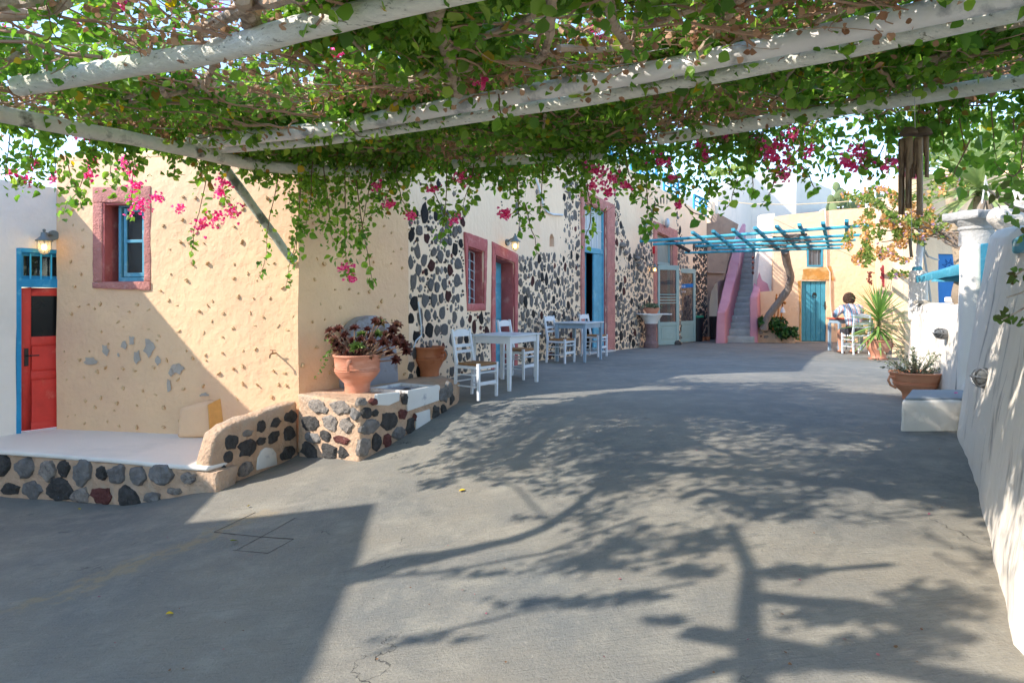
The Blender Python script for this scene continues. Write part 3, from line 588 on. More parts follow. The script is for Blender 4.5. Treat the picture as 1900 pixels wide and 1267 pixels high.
surround(W2, do2, dh2, (('door_lintel', 0, 1, 5, 4), ('door_jamb', 3, 0, 4, 7), ('door_jamb', 6, 5, 1, 2)), M_pink, front=.04, bv=.015, wob=.014, rev=M_pinkd)
do3 = [W2.sz(*q) for q in [(1212, 410), (1255, 428), (1255, 640), (1212, 643)]]; do3[2] = (do3[2][0], -.06); do3[3] = (do3[3][0], -.06)
surround(W2, do3, dh3, (('door_lintel', 0, 1, 5, 4), ('door_jamb', 3, 0, 4, 7), ('door_jamb', 6, 5, 1, 2)), M_pink, front=.04, bv=.015, wob=.014, rev=M_pink)
# window 1: teal casement behind a curly white grille
(l, t), (r_, t2), (r2, b_), (l2, b2) = wh1
win = W1.esz(MB(), [(l, b2), (l, t), (r_-.0, t2), (r_-.0, b_)], -.24, -.27).build('window', M_teal, sh)
for k in (0, 1):
    for j in range(3):
        a = l+.05+k*(r_-l-.08)/2; b = b_+.05+j*(t2-b_-.06)/3
        W1.esz(MB(), [(a, b), (a, b+(t2-b_-.06)/3-.04), (a+(r_-l-.08)/2-.04, b+(t2-b_-.06)/3-.04), (a+(r_-l-.08)/2-.04, b)], -.235, -.26).build('pane', M_gl, win)
gr = MB(); M_grl = mat('white_iron', (222, 226, 230), bump=0)
for k in range(4):
    a = l+.04+k*(r_-l-.08)/3; gr.tube([W1.pt(a, b_+.01, -.16), W1.pt(a, t-.01, -.16)], .007, 5)
for j in range(6):
    b = b_+.06+j*(t-b_)/6
    gr.tube([W1.pt(l+.02+(r_-l-.04)*i/8, b+.05*math.sin(math.pi*i/8), -.16) for i in range(9)], .006, 5)
gr.build('grille', M_grl, win)
# door 1: light blue boarded leaf
(l, t), (r_, t2), (r2, b_), (l2, b2) = dh1
d1 = W1.esz(MB(), [(l, b2+.03), (l, t), (r_, t2), (r_, b_+.03)], -.26, -.3).build('door', M_blue, sh)
hgt = t2-b2
for (za, zb_) in ((.12, .42), (.47, .76), (.80, .95)):
    W1.esz(MB(), [(l+.08, b2+hgt*za), (l+.08, b2+hgt*zb_), ((l+r_)/2-.02, b2+hgt*zb_), ((l+r_)/2-.02, b2+hgt*za)], -.245, -.26).build('door_panel', M_blue, d1, bevel=.008)
    W1.esz(MB(), [((l+r_)/2+.02, b2+hgt*za), ((l+r_)/2+.02, b2+hgt*zb_), (r_-.06, b2+hgt*zb_), (r_-.06, b2+hgt*za)], -.245, -.26).build('door_panel', M_blue, d1, bevel=.008)
mb = MB(); W1.esz(mb, [(l-.1, -.3), (l-.1, .0), (r_+.1, .0), (r_+.1, -.3)], .12, -.3); mb.build('doorstep', mat('concrete_step', (150, 146, 140)), sh, bevel=.01)
# door 2: tall double door with curtained transom
(l, t), (r_, t2), (r2, b_), (l2, b2) = dh2
zA, zB = W2.sz(1083, 461)[1], W2.sz(1123, 470)[1]; zt_ = (zA+zB)/2
mb = MB(); fw = .07
for q in ([(l, b2), (l, t), (l+fw, t), (l+fw, b2)], [(r_-fw, b2), (r_-fw, t2+.02), (r_, t2), (r_, b2)], [(l+fw, zt_-.05), (l+fw, zt_+.07), (r_-fw, zt_+.07), (r_-fw, zt_-.05)], [(l+fw, t-.06), (l+fw, t), (r_-fw, t2+.02), (r_-fw, t2-.06)]): W2.esz(mb, q, -.05, -.14)
fr2 = mb.build('door_frame', M_blue, sh, bevel=.006)
mid = (l+r_)/2-.04
W2.esz(MB(), [(mid+.1, b2+.02), (mid+.1, zt_-.055), (r_-fw, zt_-.055), (r_-fw, b2+.02)], -.07, -.11).build('door', M_blue, sh, bevel=.006)
dl = MB(); pA, pB = W2.pt(l+fw, 0, -.12), W2.pt(mid+.05, 0, -.24)
dl.prism([pA+Vector((0,0,b2+.02)), pB+Vector((0,0,b2+.02)), pB-W2.n*.04+Vector((0,0,b2+.02)), pA-W2.n*.04+Vector((0,0,b2+.02))], (0, 0, zt_-.07-b2)); dl.build('door', mat('deep_teal_paint', (70, 158, 184), var=.08, bump=.1), sh, label='darker teal leaf standing ajar')
tr2 = W2.esz(MB(), [(l+fw, zt_+.07), (l+fw, t-.06), (r_-fw, t2-.06), (r_-fw, zt_+.07)], -.09, -.1).build('transom', mat('curtain_white', (196, 200, 196), vs=8, stretch=(9, 9, .4), var=.15, bump=.3, bs=6), sh)
mb = MB(); w_ = r_-l-2*fw
for k in (1, 2, 3): W2.esz(mb, [(l+fw+w_*k/4-.008, zt_+.07), (l+fw+w_*k/4-.008, t2-.04), (l+fw+w_*k/4+.008, t2-.04), (l+fw+w_*k/4+.008, zt_+.07)], -.075, -.085)
zz_ = (zt_+t2)/2; W2.esz(mb, [(l+fw, zz_-.008), (l+fw, zz_+.008), (r_-fw, zz_+.008), (r_-fw, zz_-.008)], -.07, -.08)
mb.build('glazing_bars', M_grl, tr2)
mb = MB(); W2.esz(mb, [(l-.25, -.3), (l-.25, b2), (r_+.2, b2), (r_+.2, -.3)], .16, -.3); mb.build('doorstep', mat('pale_step', (196, 190, 182)), sh, bevel=.01)
# door 3: transom above, two open glazed leaves
(l, t), (r_, t2), (r2, b_), (l2, b2) = dh3
zb_ = W2.sz(1217.5, 485)[1]
tr3 = W2.esz(MB(), [(l, zb_), (l, t), (r_, t2), (r_, zb_)], -.1, -.11).build('transom', mat('curtain_grey', (150, 156, 146), vs=10, stretch=(9, 9, .3), var=.25, bump=.4, bs=6), sh)
mb = MB()
for q in ([(l, zb_-.07), (l, zb_), (r_, zb_), (r_, zb_-.07)], [(l, b2), (l, zb_-.07), (l+.05, zb_-.07), (l+.05, b2)], [(r_-.05, b2), (r_-.05, t2), (r_, t2), (r_, b2)]): W2.esz(mb, q, -.05, -.12)
mb.build('door_frame', M_sage, sh)
W2.esz(MB(), [(l+.02, b2+.3), (l+.02, zb_-.1), (r_-.02, zb_-.1), (r_-.02, b2+.3)], -.45, -.46).build('curtain', mat('curtain_dark', (120, 124, 126), vs=10, stretch=(9, 9, .3), var=.35, bump=.4, bs=6), sh)
def glazed_leaf(A, B, zb, zt, name='door', text=False, bars=False):
    w = Wall(A, B); L = w.L; s_ = .11; mb = MB(); g0, g1 = zb+.62, zt-.14
    for q in ([(0, zb), (0, zt), (s_*.6, zt), (s_*.6, zb)], [(L-s_, zb), (L-s_, zt), (L, zt), (L, zb)], [(s_*.6, zt-.13), (s_*.6, zt), (L-s_, zt), (L-s_, zt-.13)], [(s_*.6, g0-.1), (s_*.6, g0), (L-s_, g0), (L-s_, g0-.1)], [(s_*.6, zb), (s_*.6, zb+.09), (L-s_, zb+.09), (L-s_, zb)]): w.esz(mb, q, .0, -.045)
    lf = mb.build(name, M_sage, sh, bevel=.006)
    w.esz(MB(), [(s_*.6, zb+.09), (s_*.6, g0-.1), (L-s_, g0-.1), (L-s_, zb+.09)], -.014, -.03).build('door_panel', M_sage, lf)
    w.esz(MB(), [(s_*.6+.06, zb+.15), (s_*.6+.06, g0-.16), (L-s_-.06, g0-.16), (L-s_-.06, zb+.15)], -.004, -.014).build('door_panel', M_sage, lf, bevel=.006)
    w.esz(MB(), [(s_*.6, g0), (s_*.6, g1+.01), (L-s_, g1+.01), (L-s_, g0)], -.02, -.026).build('pane', glass('door_glass', (70, 76, 80), .5), lf)
    if bars:
        for k in range(4): z = g0+(g1-g0)*(.36+.055*k*1.0); w.esz(MB(), [(s_*.6, z), (s_*.6, z+.022), (L-s_, z+.022), (L-s_, z)], .0, -.018).build('door_bar', M_sage, lf)
    if text:
        z = g0+(g1-g0)*.70; w.esz(MB(), [(s_*.6+.01, z-.03), (s_*.6+.01, z+.09), (L-s_-.005, z+.13), (L-s_-.005, z+.02)], -.012, -.016).build('door_sign', mat('sign_blue', (30, 110, 180), bump=0), lf)
        for tx, zz, sz in (('CK IN 10', z+.01, .085), ('K OUT 09', z-.15, .085)):
            cu = bpy.data.curves.new('lettering', 'FONT'); cu.body = tx; cu.size = sz; cu.extrude = .001
            to = bpy.data.objects.new('tmp', cu); COL.objects.link(to); dg = bpy.context.evaluated_depsgraph_get(); m_ = bpy.data.meshes.new_from_object(to.evaluated_get(dg)); bpy.data.objects.remove(to)
            p_ = w.pt(s_*.6+.03, zz, -.008); m_.transform(Matrix.Translation(p_)@Matrix.Rotation(math.atan2(w.d.y, w.d.x), 4, 'Z')@Matrix.Rotation(math.pi/2, 4, 'X')@Matrix.Diagonal((.95, 1, 1, 1)))
            m_.materials.clear(); link('lettering', m_, mat('letter_white', (240, 240, 240), bump=0), lf)
    return lf
pa = W2.pt(l+.02, 0, .05); pb = px(1260.5, 600, 19.0)
glazed_leaf((pa.x, pa.y), (pb.x, pb.y), -.03, 2.15, bars=True)
pa = W2.pt(r_-.02, 0, .05); pb = px(1291, 600, 20.6); pa2 = px(1256, 600, 20.0)
glazed_leaf((pa2.x, pa2.y), (pb.x, pb.y), -.05, 2.12, text=True)
# lava stones in the facade
def dens(u, v, w):
    if w is W1:
        if u < 862: return 1.0 if v > 392 else (.49 if v > 290 else .1)
        if u < 912: return .95 if v > 580 else .12
        if u < 962: return .3 if v < 430 else .1
        if u < 1003: return .55 if v > 480 else .2
        if v > 470: return .8
        return .75 if u > 1047 and v > 340 else .1
    if u < 1078: return .85 if v > 345 else .1
    if u < 1140: return 0
    if u < 1212:
        if v > 476: return 1
        if u < 1141+max(0, (v-360))*.26: return .9
        if u > 1212-max(0, (v-385))*.42: return .85
        return .02
    if u < 1255: return 0
    if u < 1286:
        if v > 500: return .9
        return .85 if u < 1256+max(0, v-405)*.28 else .02
    return 1.0 if v > 452 else .04
def clear(w, s_, z_, r):
    for (o_, ww) in ((wo1, W1), (do1, W1), (do2, W2), (do3, W2)):
        if ww is w and min(p[0] for p in o_)-r*1.02 < s_ < max(p[0] for p in o_)+r*1.02 and min(p[1] for p in o_)-r*1.1 < z_ < max(p[1] for p in o_)+r*1.1: return False
    if w is W1 and nich[0][0]-.1 < s_ < nich[-1][0]+.1 and nich[0][1]-.1 < z_ < nich[2][1]+.1: return False
    return True
varm = []
for k in range(14):
    v_, f_ = stone_mesh(1, 1, 1, 9, 900+k, .2)
    varm.append((v_, f_))
meshes = {}
for k, (v_, f_) in enumerate(varm):
    for j, m_ in enumerate((M_basalt, M_basgry, M_basblk, M_basred)):
        q = bpy.data.meshes.new('stone'); q.from_pydata(v_, [], f_); q.materials.append(m_); q.polygons.foreach_set('use_smooth', [True]*len(q.polygons)); q.set_sharp_from_angle(angle=math.radians(38)); meshes[k, j] = q
cand = []
for w, N_ in ((W1, 21000), (W2, 20000)):
    pl = []; cell = {}
    for t in range(N_):
        big = t < N_*.18
        s_ = R.uniform(.04, w.L-.06); z_ = R.uniform(-.05, 4.4); p = w.pt(s_, z_); u, v = proj(p)
        dn = dens(u, v, w)
        if (dn < .5 and R.random() > dn*.06) or R.random() > dn: continue
        mx = (.098 if u < 862 else .08) if w is W1 else .1
        r = R.uniform(.062, mx) if big else (R.uniform(.036, .062) if t < N_*.4 else R.uniform(.011, .034))
        asp = R.uniform(1.05, 1.75)
        if not clear(w, s_, z_, r*asp): continue
        if z_ < G(p.x, p.y)+r*.9: continue
        ok = True
        for (a, b, rr, aa) in cell.get((int(s_*3), int(z_*3)), ()):
            dx, dz = (s_-a), (z_-b)/1.3
            if dx*dx+dz*dz < ((r+rr)*1.05)**2: ok = False; break
        if not ok: continue
        for i in (-1, 0, 1):
            for j in (-1, 0, 1): cell.setdefault((int(s_*3)+i, int(z_*3)+j), []).append((s_, z_, r, asp))
        pl.append((s_, z_, r, asp)); cand.append((r*F/p.y*r*F/p.y, w, s_, z_, r, asp))
# voussoirs over doors 2 and 3
for (ul, ur, vl, vr, n_, D_) in ((1079, 1138, 350, 381, 13, 0), (1213, 1254, 408, 428, 12, 0)):
    A_, B_ = W2.sz(ul, vl), W2.sz(ur, vr); cx_, cz_ = (A_[0]+B_[0])/2, (A_[1]+B_[1])/2-.25; ra = (B_[0]-A_[0])/2+.1
    for k in range(n_):
        t = math.pi*(.14+.72*k/(n_-1)); rad = ra+.17
        cand.append((999, W2, cx_-math.cos(t)*rad, cz_+.27+math.sin(t)*rad*.62, .036, (3.0, math.pi/2-t)))
cand.sort(key=lambda c_: -c_[0])
rest = {0: MB(), 1: MB(), 2: MB(), 3: MB()}
for i, (_, w, s_, z_, r, asp) in enumerate(cand):
    roll = R.uniform(-.35, .35)
    if isinstance(asp, tuple): asp, roll = asp[0], -asp[1]+R.uniform(-.08, .08)
    x = R.random(); k = R.randrange(14); j = 3 if x < .07 else (1 if x < .42 else (2 if x > .82 else 0)); hz = R.uniform(.006, .02)
    if proj(w.pt(s_, z_))[0] > 1284: j = 2; hz = .03
    if i < 300: place_piece('stone', meshes[k, j], w, s_, z_, (r, r*asp/1.12, hz), sh, 0, roll)
    else:
        M4 = Matrix.Translation(w.pt(s_, z_))@Matrix.Rotation(math.atan2(w.d.y, w.d.x), 4, 'Z')@Matrix.Rotation(roll, 4, 'Y')@Matrix.Diagonal((r, hz, r*asp/1.12, 1))
        rest[j].add([M4@Vector(q) for q in varm[k][0]], varm[k][1])
vv = MB(); mats_ = []; me_ = bpy.data.meshes.new('lava_stones'); off = []
for j in range(4):
    n0 = len(vv.f); vv.add(rest[j].v, rest[j].f); off += [j]*(len(vv.f)-n0)
me_.from_pydata(vv.v, [], vv.f)
for m_ in (M_basalt, M_basgry, M_basblk, M_basred): me_.materials.append(m_)
me_.polygons.foreach_set('material_index', off); link('lava_stones', me_, None, sh, kind='stuff')
# protruding field stones, gutter hose, bracket
for (u, v, r) in ((1014, 604, .085), (1155, 455, .1), (1161, 470, .08), (1182, 480, .08), (1186, 488, .07)):
    p = (W1 if u < 1065 else W2).ray(u, v, .04); MB().ball(p, (r, r, r*.75), 10, 7, .03, 9).build('projecting_stone', M_basgry, sh, smooth=True)
hs = [W1.ray(u, v, .03) for u, v in ((975, 300), (990, 320), (999, 345), (1008, 382), (1015, 393), (1026, 398), (1044, 399))]
tag(MB().tube(hs, .02, 8).build('water_hose', mat('pipe_white', (208, 214, 218), bump=.1), smooth=True), 'pale plastic pipe curling down the upper stone facade left of the tall door', 'pipe')
hs = [W1.ray(u, v, .02) for u, v in ((776, 560), (781, 600), (782, 622), (772, 632), (767, 645))]
tag(MB().tube(hs, .012, 6).build('cable', mat('pipe_white', (208, 214, 218))), 'thin white cable running down the lava stones above the empty pot', 'cable')
# rusty rods on the facade
tag(MB().tube([W2.ray(1184, 430, .3), W2.ray(1198, 417, .3), W2.ray(1216, 415, .02)], .012, 6).build('iron_rod', M_teal), 'thin blue iron rod bent out of the wall above the lattice', 'rod')
# painted railing on the roof terrace
def railing(q, n, label):
    p0, p1, p2, p3 = [W2.ray(u, v, -.15) for u, v in q]   # bl, br, tr, tl
    rl = T('roof_railing', label, 'railing', p0, 'blue railings along the roof terrace')
    cols = 3*n
    def at(a, b): return (p0.lerp(p1, a)).lerp(p3.lerp(p2, a), b)
    for b in (0.03, .97): MB().tube([at(0, b), at(1, b)], .045, 4).build('rail', M_azur, rl)
    for k in range(cols+1): MB().tube([at(k/cols, 0), at(k/cols, 1)], .04, 4).build('post', M_azur, rl)
    mb = MB()
    for k in range(cols):
        for b in (.3, .52, .74) if k % 2 else (.36, .64): mb.tube([at(k/cols, b), at((k+1)/cols, b)], .028, 4)
    mb.build('infill', M_azur, rl)
railing([(1232, 355), (1270, 377), (1270, 342), (1232, 321)], 1, 'blue wooden railing panel on the roof, second from the right end')
railing([(1287.5, 391), (1320, 407), (1321, 376), (1287.5, 361)], 1, 'blue wooden railing panel at the right end of the roof terrace')
railing([(1171, 317), (1218, 347), (1218, 312), (1171, 278)], 1, 'blue wooden railing panel half hidden by the vine, third from the right')
railing([(1119, 288), (1158, 309), (1158, 270), (1119, 246)], 1, 'blue wooden railing panel furthest left on the roof terrace')
for a, b in ((1270.5, 1287), (1218.5, 1231), (1158.5, 1170.5)):
    q = [W2.sz(a, 300)[0], W2.sz(b, 300)[0]]; zt = W2.sz((a+b)/2, 363+ (a-1270)*.62)[1]; W2.esz(MB(), [(q[0], zt-.7), (q[0], zt+.05), (q[1], zt), (q[1], zt-.7)], -.02, -.28).build('roof_pier', M_white, sh, bevel=.03, smooth=True)
q = W2.sz(1322, 300)[0]; zt = W2.sz(1322, 372)[1]; W2.esz(MB(), [(q, 3.2), (q, zt), (q+.3, zt-.03), (q+.3, 3.2)], .0, -.3).build('roof_pier', M_stn, sh, bevel=.03, smooth=True)
# wall lanterns
M_lampg = mat('lamp_metal', (120, 128, 126), metal=.5, rough=.5); M_lit = mat('lit_bulb', (255, 220, 140), emit=((255, 205, 110), 6), bump=0); M_glob = glass('lamp_glass', (230, 225, 210), .35)
def lantern(wall, base_uv, lamp_uv, out, sc, label, lit=True):
    b = wall.ray(*base_uv); p = wall.ray(*lamp_uv, out)
    t = T('wall_lantern', label, 'lantern', b)
    ang = math.atan2(wall.d.y, wall.d.x)
    mb = MB(); mb.tube([b, b+wall.n*.03*sc], .055*sc, 14); mb.tube([b, b+(p-b)*.5+Vector((0, 0, .06*sc)), p+Vector((0, 0, .1*sc))], .014*sc, 8); mb.build('bracket', M_lampg, t, smooth=True)
    mb = MB(); mb.lathe([(0, .16*sc), (.014*sc, .155*sc), (.016*sc, .14*sc), (.01*sc, .125*sc), (.03*sc, .12*sc), (.035*sc, .08*sc), (.07*sc, .045*sc), (.085*sc, .035*sc), (.085*sc, .025*sc), (.0, .03*sc)], p, 20); mb.build('shade', M_lampg, t, smooth=True)
    mb = MB(); mb.lathe([(.058*sc, .03*sc), (.06*sc, -.04*sc), (.052*sc, -.085*sc), (.03*sc, -.11*sc), (0, -.12*sc)], p, 20); mb.build('glass_jar', M_glob, t, smooth=True)
    mb = MB()
    for k in range(4):
        a = k*math.pi/2+.6; mb.tube([p+Vector((.064*sc*math.cos(a), .064*sc*math.sin(a), .03*sc)), p+Vector((.064*sc*math.cos(a), .064*sc*math.sin(a), -.06*sc)), p+Vector((0, 0, -.125*sc))], .004*sc, 4)
    mb.build('cage', M_lampg, t)
    mb = MB(); mb.ball(p+Vector((0, 0, -.04*sc)), (.026*sc, .026*sc, .036*sc)); mb.build('bulb', M_lit, t, smooth=True)
lantern(WR, (98, 437), (82, 452), .16, 1.15, 'lit grey bulkhead lantern above the red door')
lantern(W1, (940, 450), (956, 452), .22, 1.1, 'lit dark lantern on a bracket over the blue door of the stone facade')
lantern(W2, (1206, 492), (1215, 498), .15, .9, 'dark lantern beside the open glazed doors')
tag(MB().ball(W2.ray(1238, 414, .12), (.07, .1, .14), 10, 8).build('floodlight', mat('lamp_grey', (176, 184, 190), metal=.3, rough=.4), smooth=True), 'grey metal floodlight fixed over the red lintel of the glazed doors', 'lamp')
tag(MB().box(W2.ray(1213, 464, .06), (.06, .06, .2)).build('fire_signal', mat('red_plastic', (200, 30, 40)), bevel=.01), 'small red box on the facade left of the glazed doors', 'box')
# ------------------------------------------------------------------ alcove wall, staircase, upper white house
al = T('alcove_wall', 'brown plastered wall with an arched recess between stone house and stairs', 'wall', (6.8, 22.2, 0))
W3 = Wall((6.31, 22.07), (7.6, 22.45)); M_brn = mat('brown_plaster', (150, 128, 112), var=.12, vs=2, bump=.5, bs=10, rgb2=(120, 100, 88), s2=1.5, t2=(.5, .7))
W3.panel([W3.sz(*q) for q in [(1312, 640), (1312, 414), (1329, 412), (1332, 396), (1371, 417), (1351, 486), (1347, 505), (1343, 520), (1335, 521), (1327, 527), (1320, 540), (1316, 560), (1316, 640)]], [], .35, 'wall', M_brn, al, grid=.3, wob=.015)
W3.esz(MB(), [(-.2, -.3), (-.2, 2.0), (.95, 2.0), (.95, -.3)], -.9, -1.0).build('recess_back', M_brn, al)
W3.ext(MB(), [(1314, 504), (1346, 505), (1346, 508), (1314, 507)], .12, -.02).build('ledge', M_brn, al, bevel=.02)
st = T('outdoor_staircase', 'steep grey outdoor staircase between pink parapets', 'staircase', (6.8, 20.5, -.1))
M_step = mat('step_paint', (170, 170, 162), var=.12, vs=5, bump=.35, bs=20, rgb2=(206, 206, 198), s2=6, t2=(.62, .75))
Pa, Pb = Vector((6.79, 20.5, -.1)), Vector((9.1, 26.2, 3.12)); pd = Vector((Pb.x-Pa.x, Pb.y-Pa.y, 0)); pl_ = pd.length; pd.normalize(); pn = Vector((pd.y, -pd.x, 0)); NS = 16
for k in range(NS):
    a = Pa+pd*(pl_*k/NS); b = Pa+pd*(pl_*(k+1)/NS+.03); z1 = -.1+3.2*(k+1)/NS; z0 = z1-.34; hw = .46
    mb = MB(); mb.hexa([Vector((q.x, q.y, z0)) for q in (a-pn*hw, a+pn*hw, b+pn*hw, b-pn*hw)]+[Vector((q.x, q.y, z1+R.uniform(-.01, .01))) for q in (a-pn*hw, a+pn*hw, b+pn*hw, b-pn*hw)])
    mb.build('step', M_step, st, bevel=.025, seg=2, grid=.15, wob=.008, wf=4, smooth=True)
def ribbon(stations, name, m, parent):   # stations: list of 4 pts (bottom-left, bottom-right, top-right, top-left)
    mb = MB(); 
    for s_ in stations: mb.v += [tuple(p) for p in s_]
    for i in range(len(stations)-1):
        for k in range(4): mb.f.append((i*4+k, i*4+(k+1) % 4, i*4+4+(k+1) % 4, i*4+4+k))
    n = len(stations)-1; mb.f += [(3, 2, 1, 0), (n*4, n*4+1, n*4+2, n*4+3)]
    return mb.build(name, m, parent, bevel=.05, seg=3, grid=.25, wob=.015, smooth=True)
def sta(uL, uR, v, D, zb, drop=0): 
    a, b = px(uL, v, D), px(uR, v, D); return [Vector((a.x-drop, a.y, zb)), Vector((b.x, b.y, zb)), b, a]
ribbon([sta(1330, 1346, 578, 20.2, -.15, .03), sta(1333, 1352, 566, 20.8, -.15, .06), sta(1353, 1372, 486, 23.5, -.15, .1), sta(1362, 1377, 455, 24.8, .0, .1), sta(1369, 1384, 415, 26.4, .0, .1)], 'parapet', M_pinkw, st)
ribbon([sta(1391, 1406, 550, 20.4, -.15), sta(1395, 1410, 540, 21.0, -.15), sta(1407, 1416, 490, 23.8, -.15), sta(1409, 1416, 440, 26.4, -.15)], 'parapet', M_pinkw, st)
uh = T('upper_white_house', 'tall white cubic house rising behind the staircase', 'house', (10, 28, 0))
V1 = Wall((6.9, 22.9), (9.84, 28)); V2 = Wall((9.84, 28), (11.67, 28.02)); V3 = Wall((11.67, 28.02), (14.8, 31.6))
V1.panel([(0, -1), (V1.L, -1), (V1.L, V1.sz(1394, 323)[1]), (0, V1.sz(1312, 346)[1])], [], .4, 'wall', M_white, uh, grid=.4, wob=.02)
V2.panel([(0, -1), (V2.L, -1), (V2.L, V2.sz(1477, 322)[1]), (V2.L*.4, V2.sz(1430, 317)[1]), (0, V2.sz(1395, 325)[1])], [], .4, 'wall', M_white, uh, grid=.4, wob=.02)
V3.panel([(0, -1), (V3.L, -1), (V3.L, V3.sz(1545, 352)[1]), (0, V3.sz(1479, 325)[1])], [], .4, 'wall', M_white, uh, grid=.4, wob=.02)
wq = Wall((px(1404, 500, 21.45).x, 21.45), (px(1438, 500, 21.4).x, 21.4))
bw = T('white_buttress', 'narrow shaded white wall right of the staircase with a pink painted foot', 'wall', wq.pt(0, 0))
wq.panel([wq.sz(*q) for q in [(1408, 632), (1405, 520), (1409, 470), (1414, 398), (1437, 396), (1437, 632)]], [], .5, 'wall', M_white, bw, grid=.3, wob=.01)
wq.ext(MB(), [(1405, 630), (1405, 520), (1409, 505), (1414, 520), (1424, 526), (1429, 542), (1412, 544), (1410, 630)], .02, -.02).build('painted_foot', M_pinkw, bw, bevel=.008)
# ------------------------------------------------------------------ far yellow house
fh = T('far_yellow_house', 'yellow house at the end of the terrace with a blue plank door', 'house', (9, 21, 0))
X1 = Wall((px(1411, 0, 21.2).x, 21.2), (10.93, 20.6)); X2 = Wall((10.93, 20.6), (8.15, 14.2)); X3 = Wall((8.15, 14.2), (15.5, 15.2))
fd = [X1.sz(*q) for q in [(1487, 521), (1533, 521), (1533, 634), (1487, 634)]]; fw_ = [X1.sz(*q) for q in [(1497, 461), (1527, 461), (1527, 495), (1497, 495)]]
X1.panel([X1.sz(*q) for q in [(1411, 640), (1411, 542), (1435, 540), (1436, 402), (1470, 397), (1530, 391), (1600, 386), (1622, 385), (1622, 640)]], [fd, fw_], .35, 'wall', M_yel2, fh, grid=.3, wob=.02)
zt = 3.85
X2.panel([(0, -.6), (X2.L, -.6), (X2.L, zt), (0, zt+.08)], [], .35, 'wall', M_yel2, fh, grid=.3, wob=.03)
bd = [X3.sz(*q) for q in [(1741, 471), (1784, 471), (1784, 640), (1741, 640)]]; bd[2] = (bd[2][0], .02); bd[3] = (bd[3][0], .02)
X3.panel([(0, -.6), (X3.L, -.6), (X3.L, zt), (0, zt)], [bd], .35, 'wall', M_yel2, fh, grid=.3, wob=.03)
mb = MB(); mb.prism([(8.3, 14.45, zt-.25), (15.5, 15.5, zt-.25), (15.5, 24, zt-.25), (11.2, 24, zt-.25), (11.2, 20.9, zt-.25)], (0, 0, .1)); mb.build('roof', M_yel2, fh)
mb = MB(); mb.prism([(8.1, 21.5, 3.6), (10.9, 20.95, 3.6), (10.9, 25, 3.6), (9, 25, 3.6)], (0, 0, .1)); mb.build('roof', M_yel2, fh)
mb = MB(); mb.hexa([(12.5, 16.0, 3.7), (17, 16.6, 3.7), (17, 20, 3.7), (12.5, 20, 3.7), (12.5, 16, 5.2), (17, 16.6, 5.2), (17, 20, 5.2), (12.5, 20, 5.2)]); mb.build('upper_storey', M_yel2, fh, bevel=.06, grid=.5, wob=.02)
(l, t), (r_, _), (_, b_), _ = fd; b_ = max(b_, -.13); n_ = 5
dr = X1.esz(MB(), [(l, b_), (l, t), (r_, t), (r_, b_)], -.09, -.11).build('door', M_teal, fh)
for k in range(n_):
    a = l+(r_-l)*k/n_; X1.esz(MB(), [(a+.006, b_+.02), (a+.006, t-.01), (a+(r_-l)/n_-.006, t-.01), (a+(r_-l)/n_-.006, b_+.02)], -.06, -.09).build('plank', M_teal if k else M_teal, dr, bevel=.005)
hk = MB(); c = X1.ray(1511, 545, -.05); hk.tube([c+Vector((.06*math.cos(a), 0, -.05+.07*math.sin(a))) for a in [i*math.pi/5 for i in range(11)]], .012, 5); hk.box(c, (.06, .03, .07)); hk.build('knocker', M_iron, dr)
hk = MB(); c = X1.ray(1531, 567, -.04); hk.box(c+Vector((0, 0, 0)), (.035, .02, .24)); hk.tube([c, c+X1.n*.06, c+X1.n*.06+Vector((-.1, 0, 0))], .01, 5); hk.build('handle', M_iron, dr)
(l, t), (r_, _), (_, b_), _ = fw_; mb = MB()
for q in ([(l, b_), (l, t), (l+.05, t), (l+.05, b_)], [(r_-.05, b_), (r_-.05, t), (r_, t), (r_, b_)], [(l+.05, t-.05), (l+.05, t), (r_-.05, t), (r_-.05, t-.05)], [(l+.05, b_), (l+.05, b_+.05), (r_-.05, b_+.05), (r_-.05, b_)]): X1.esz(mb, q, .015, -.08)
fwn = mb.build('window', M_teal, fh, bevel=.005)
X1.esz(MB(), [(l+.05, b_+.05), (l+.05, t-.05), (r_-.05, t-.05), (r_-.05, b_+.05)], -.06, -.065).build('pane', glass('grey_pane', (100, 104, 106), .9), fwn)
for k in (1, 2): a = l+(r_-l)*k/3; X1.esz(MB(), [(a-.01, b_+.05), (a-.01, t-.05), (a+.01, t-.05), (a+.01, b_+.05)], -.03, -.05).build('bar', mat('bar_grey', (140, 140, 140)), fwn)
def blob(w, pts, m, name, parent, off=.006, n=26, jit=.12):
    cx, cy = sum(p[0] for p in pts)/len(pts), sum(p[1] for p in pts)/len(pts); q = []
    for i in range(len(pts)):
        a, b = pts[i], pts[(i+1) % len(pts)]
        for k in range(5): t = k/5; x, y = a[0]+(b[0]-a[0])*t, a[1]+(b[1]-a[1])*t; j = 1+R.uniform(-jit, jit); q.append((cx+(x-cx)*j, cy+(y-cy)*j))
    mb = MB(); mb.prism([w.ray(x, y, off) for x, y in q], w.n*-.02); mb.build(name, m, parent)
M_och2 = mat('ochre_stain', (190, 136, 68), var=.2, vs=5, bump=.4, rgb2=(212, 172, 116), s2=4, t2=(.45, .6))
blob(X1, [(1490, 500), (1520, 497), (1540, 494), (1548, 520), (1537, 519), (1487, 519)], M_och2, 'stain', fh, .024, jit=.05)
blob(X1, [(1480, 521), (1486, 521), (1486, 632), (1483, 632), (1484, 570)], M_och2, 'stain', fh, .024, jit=.02)
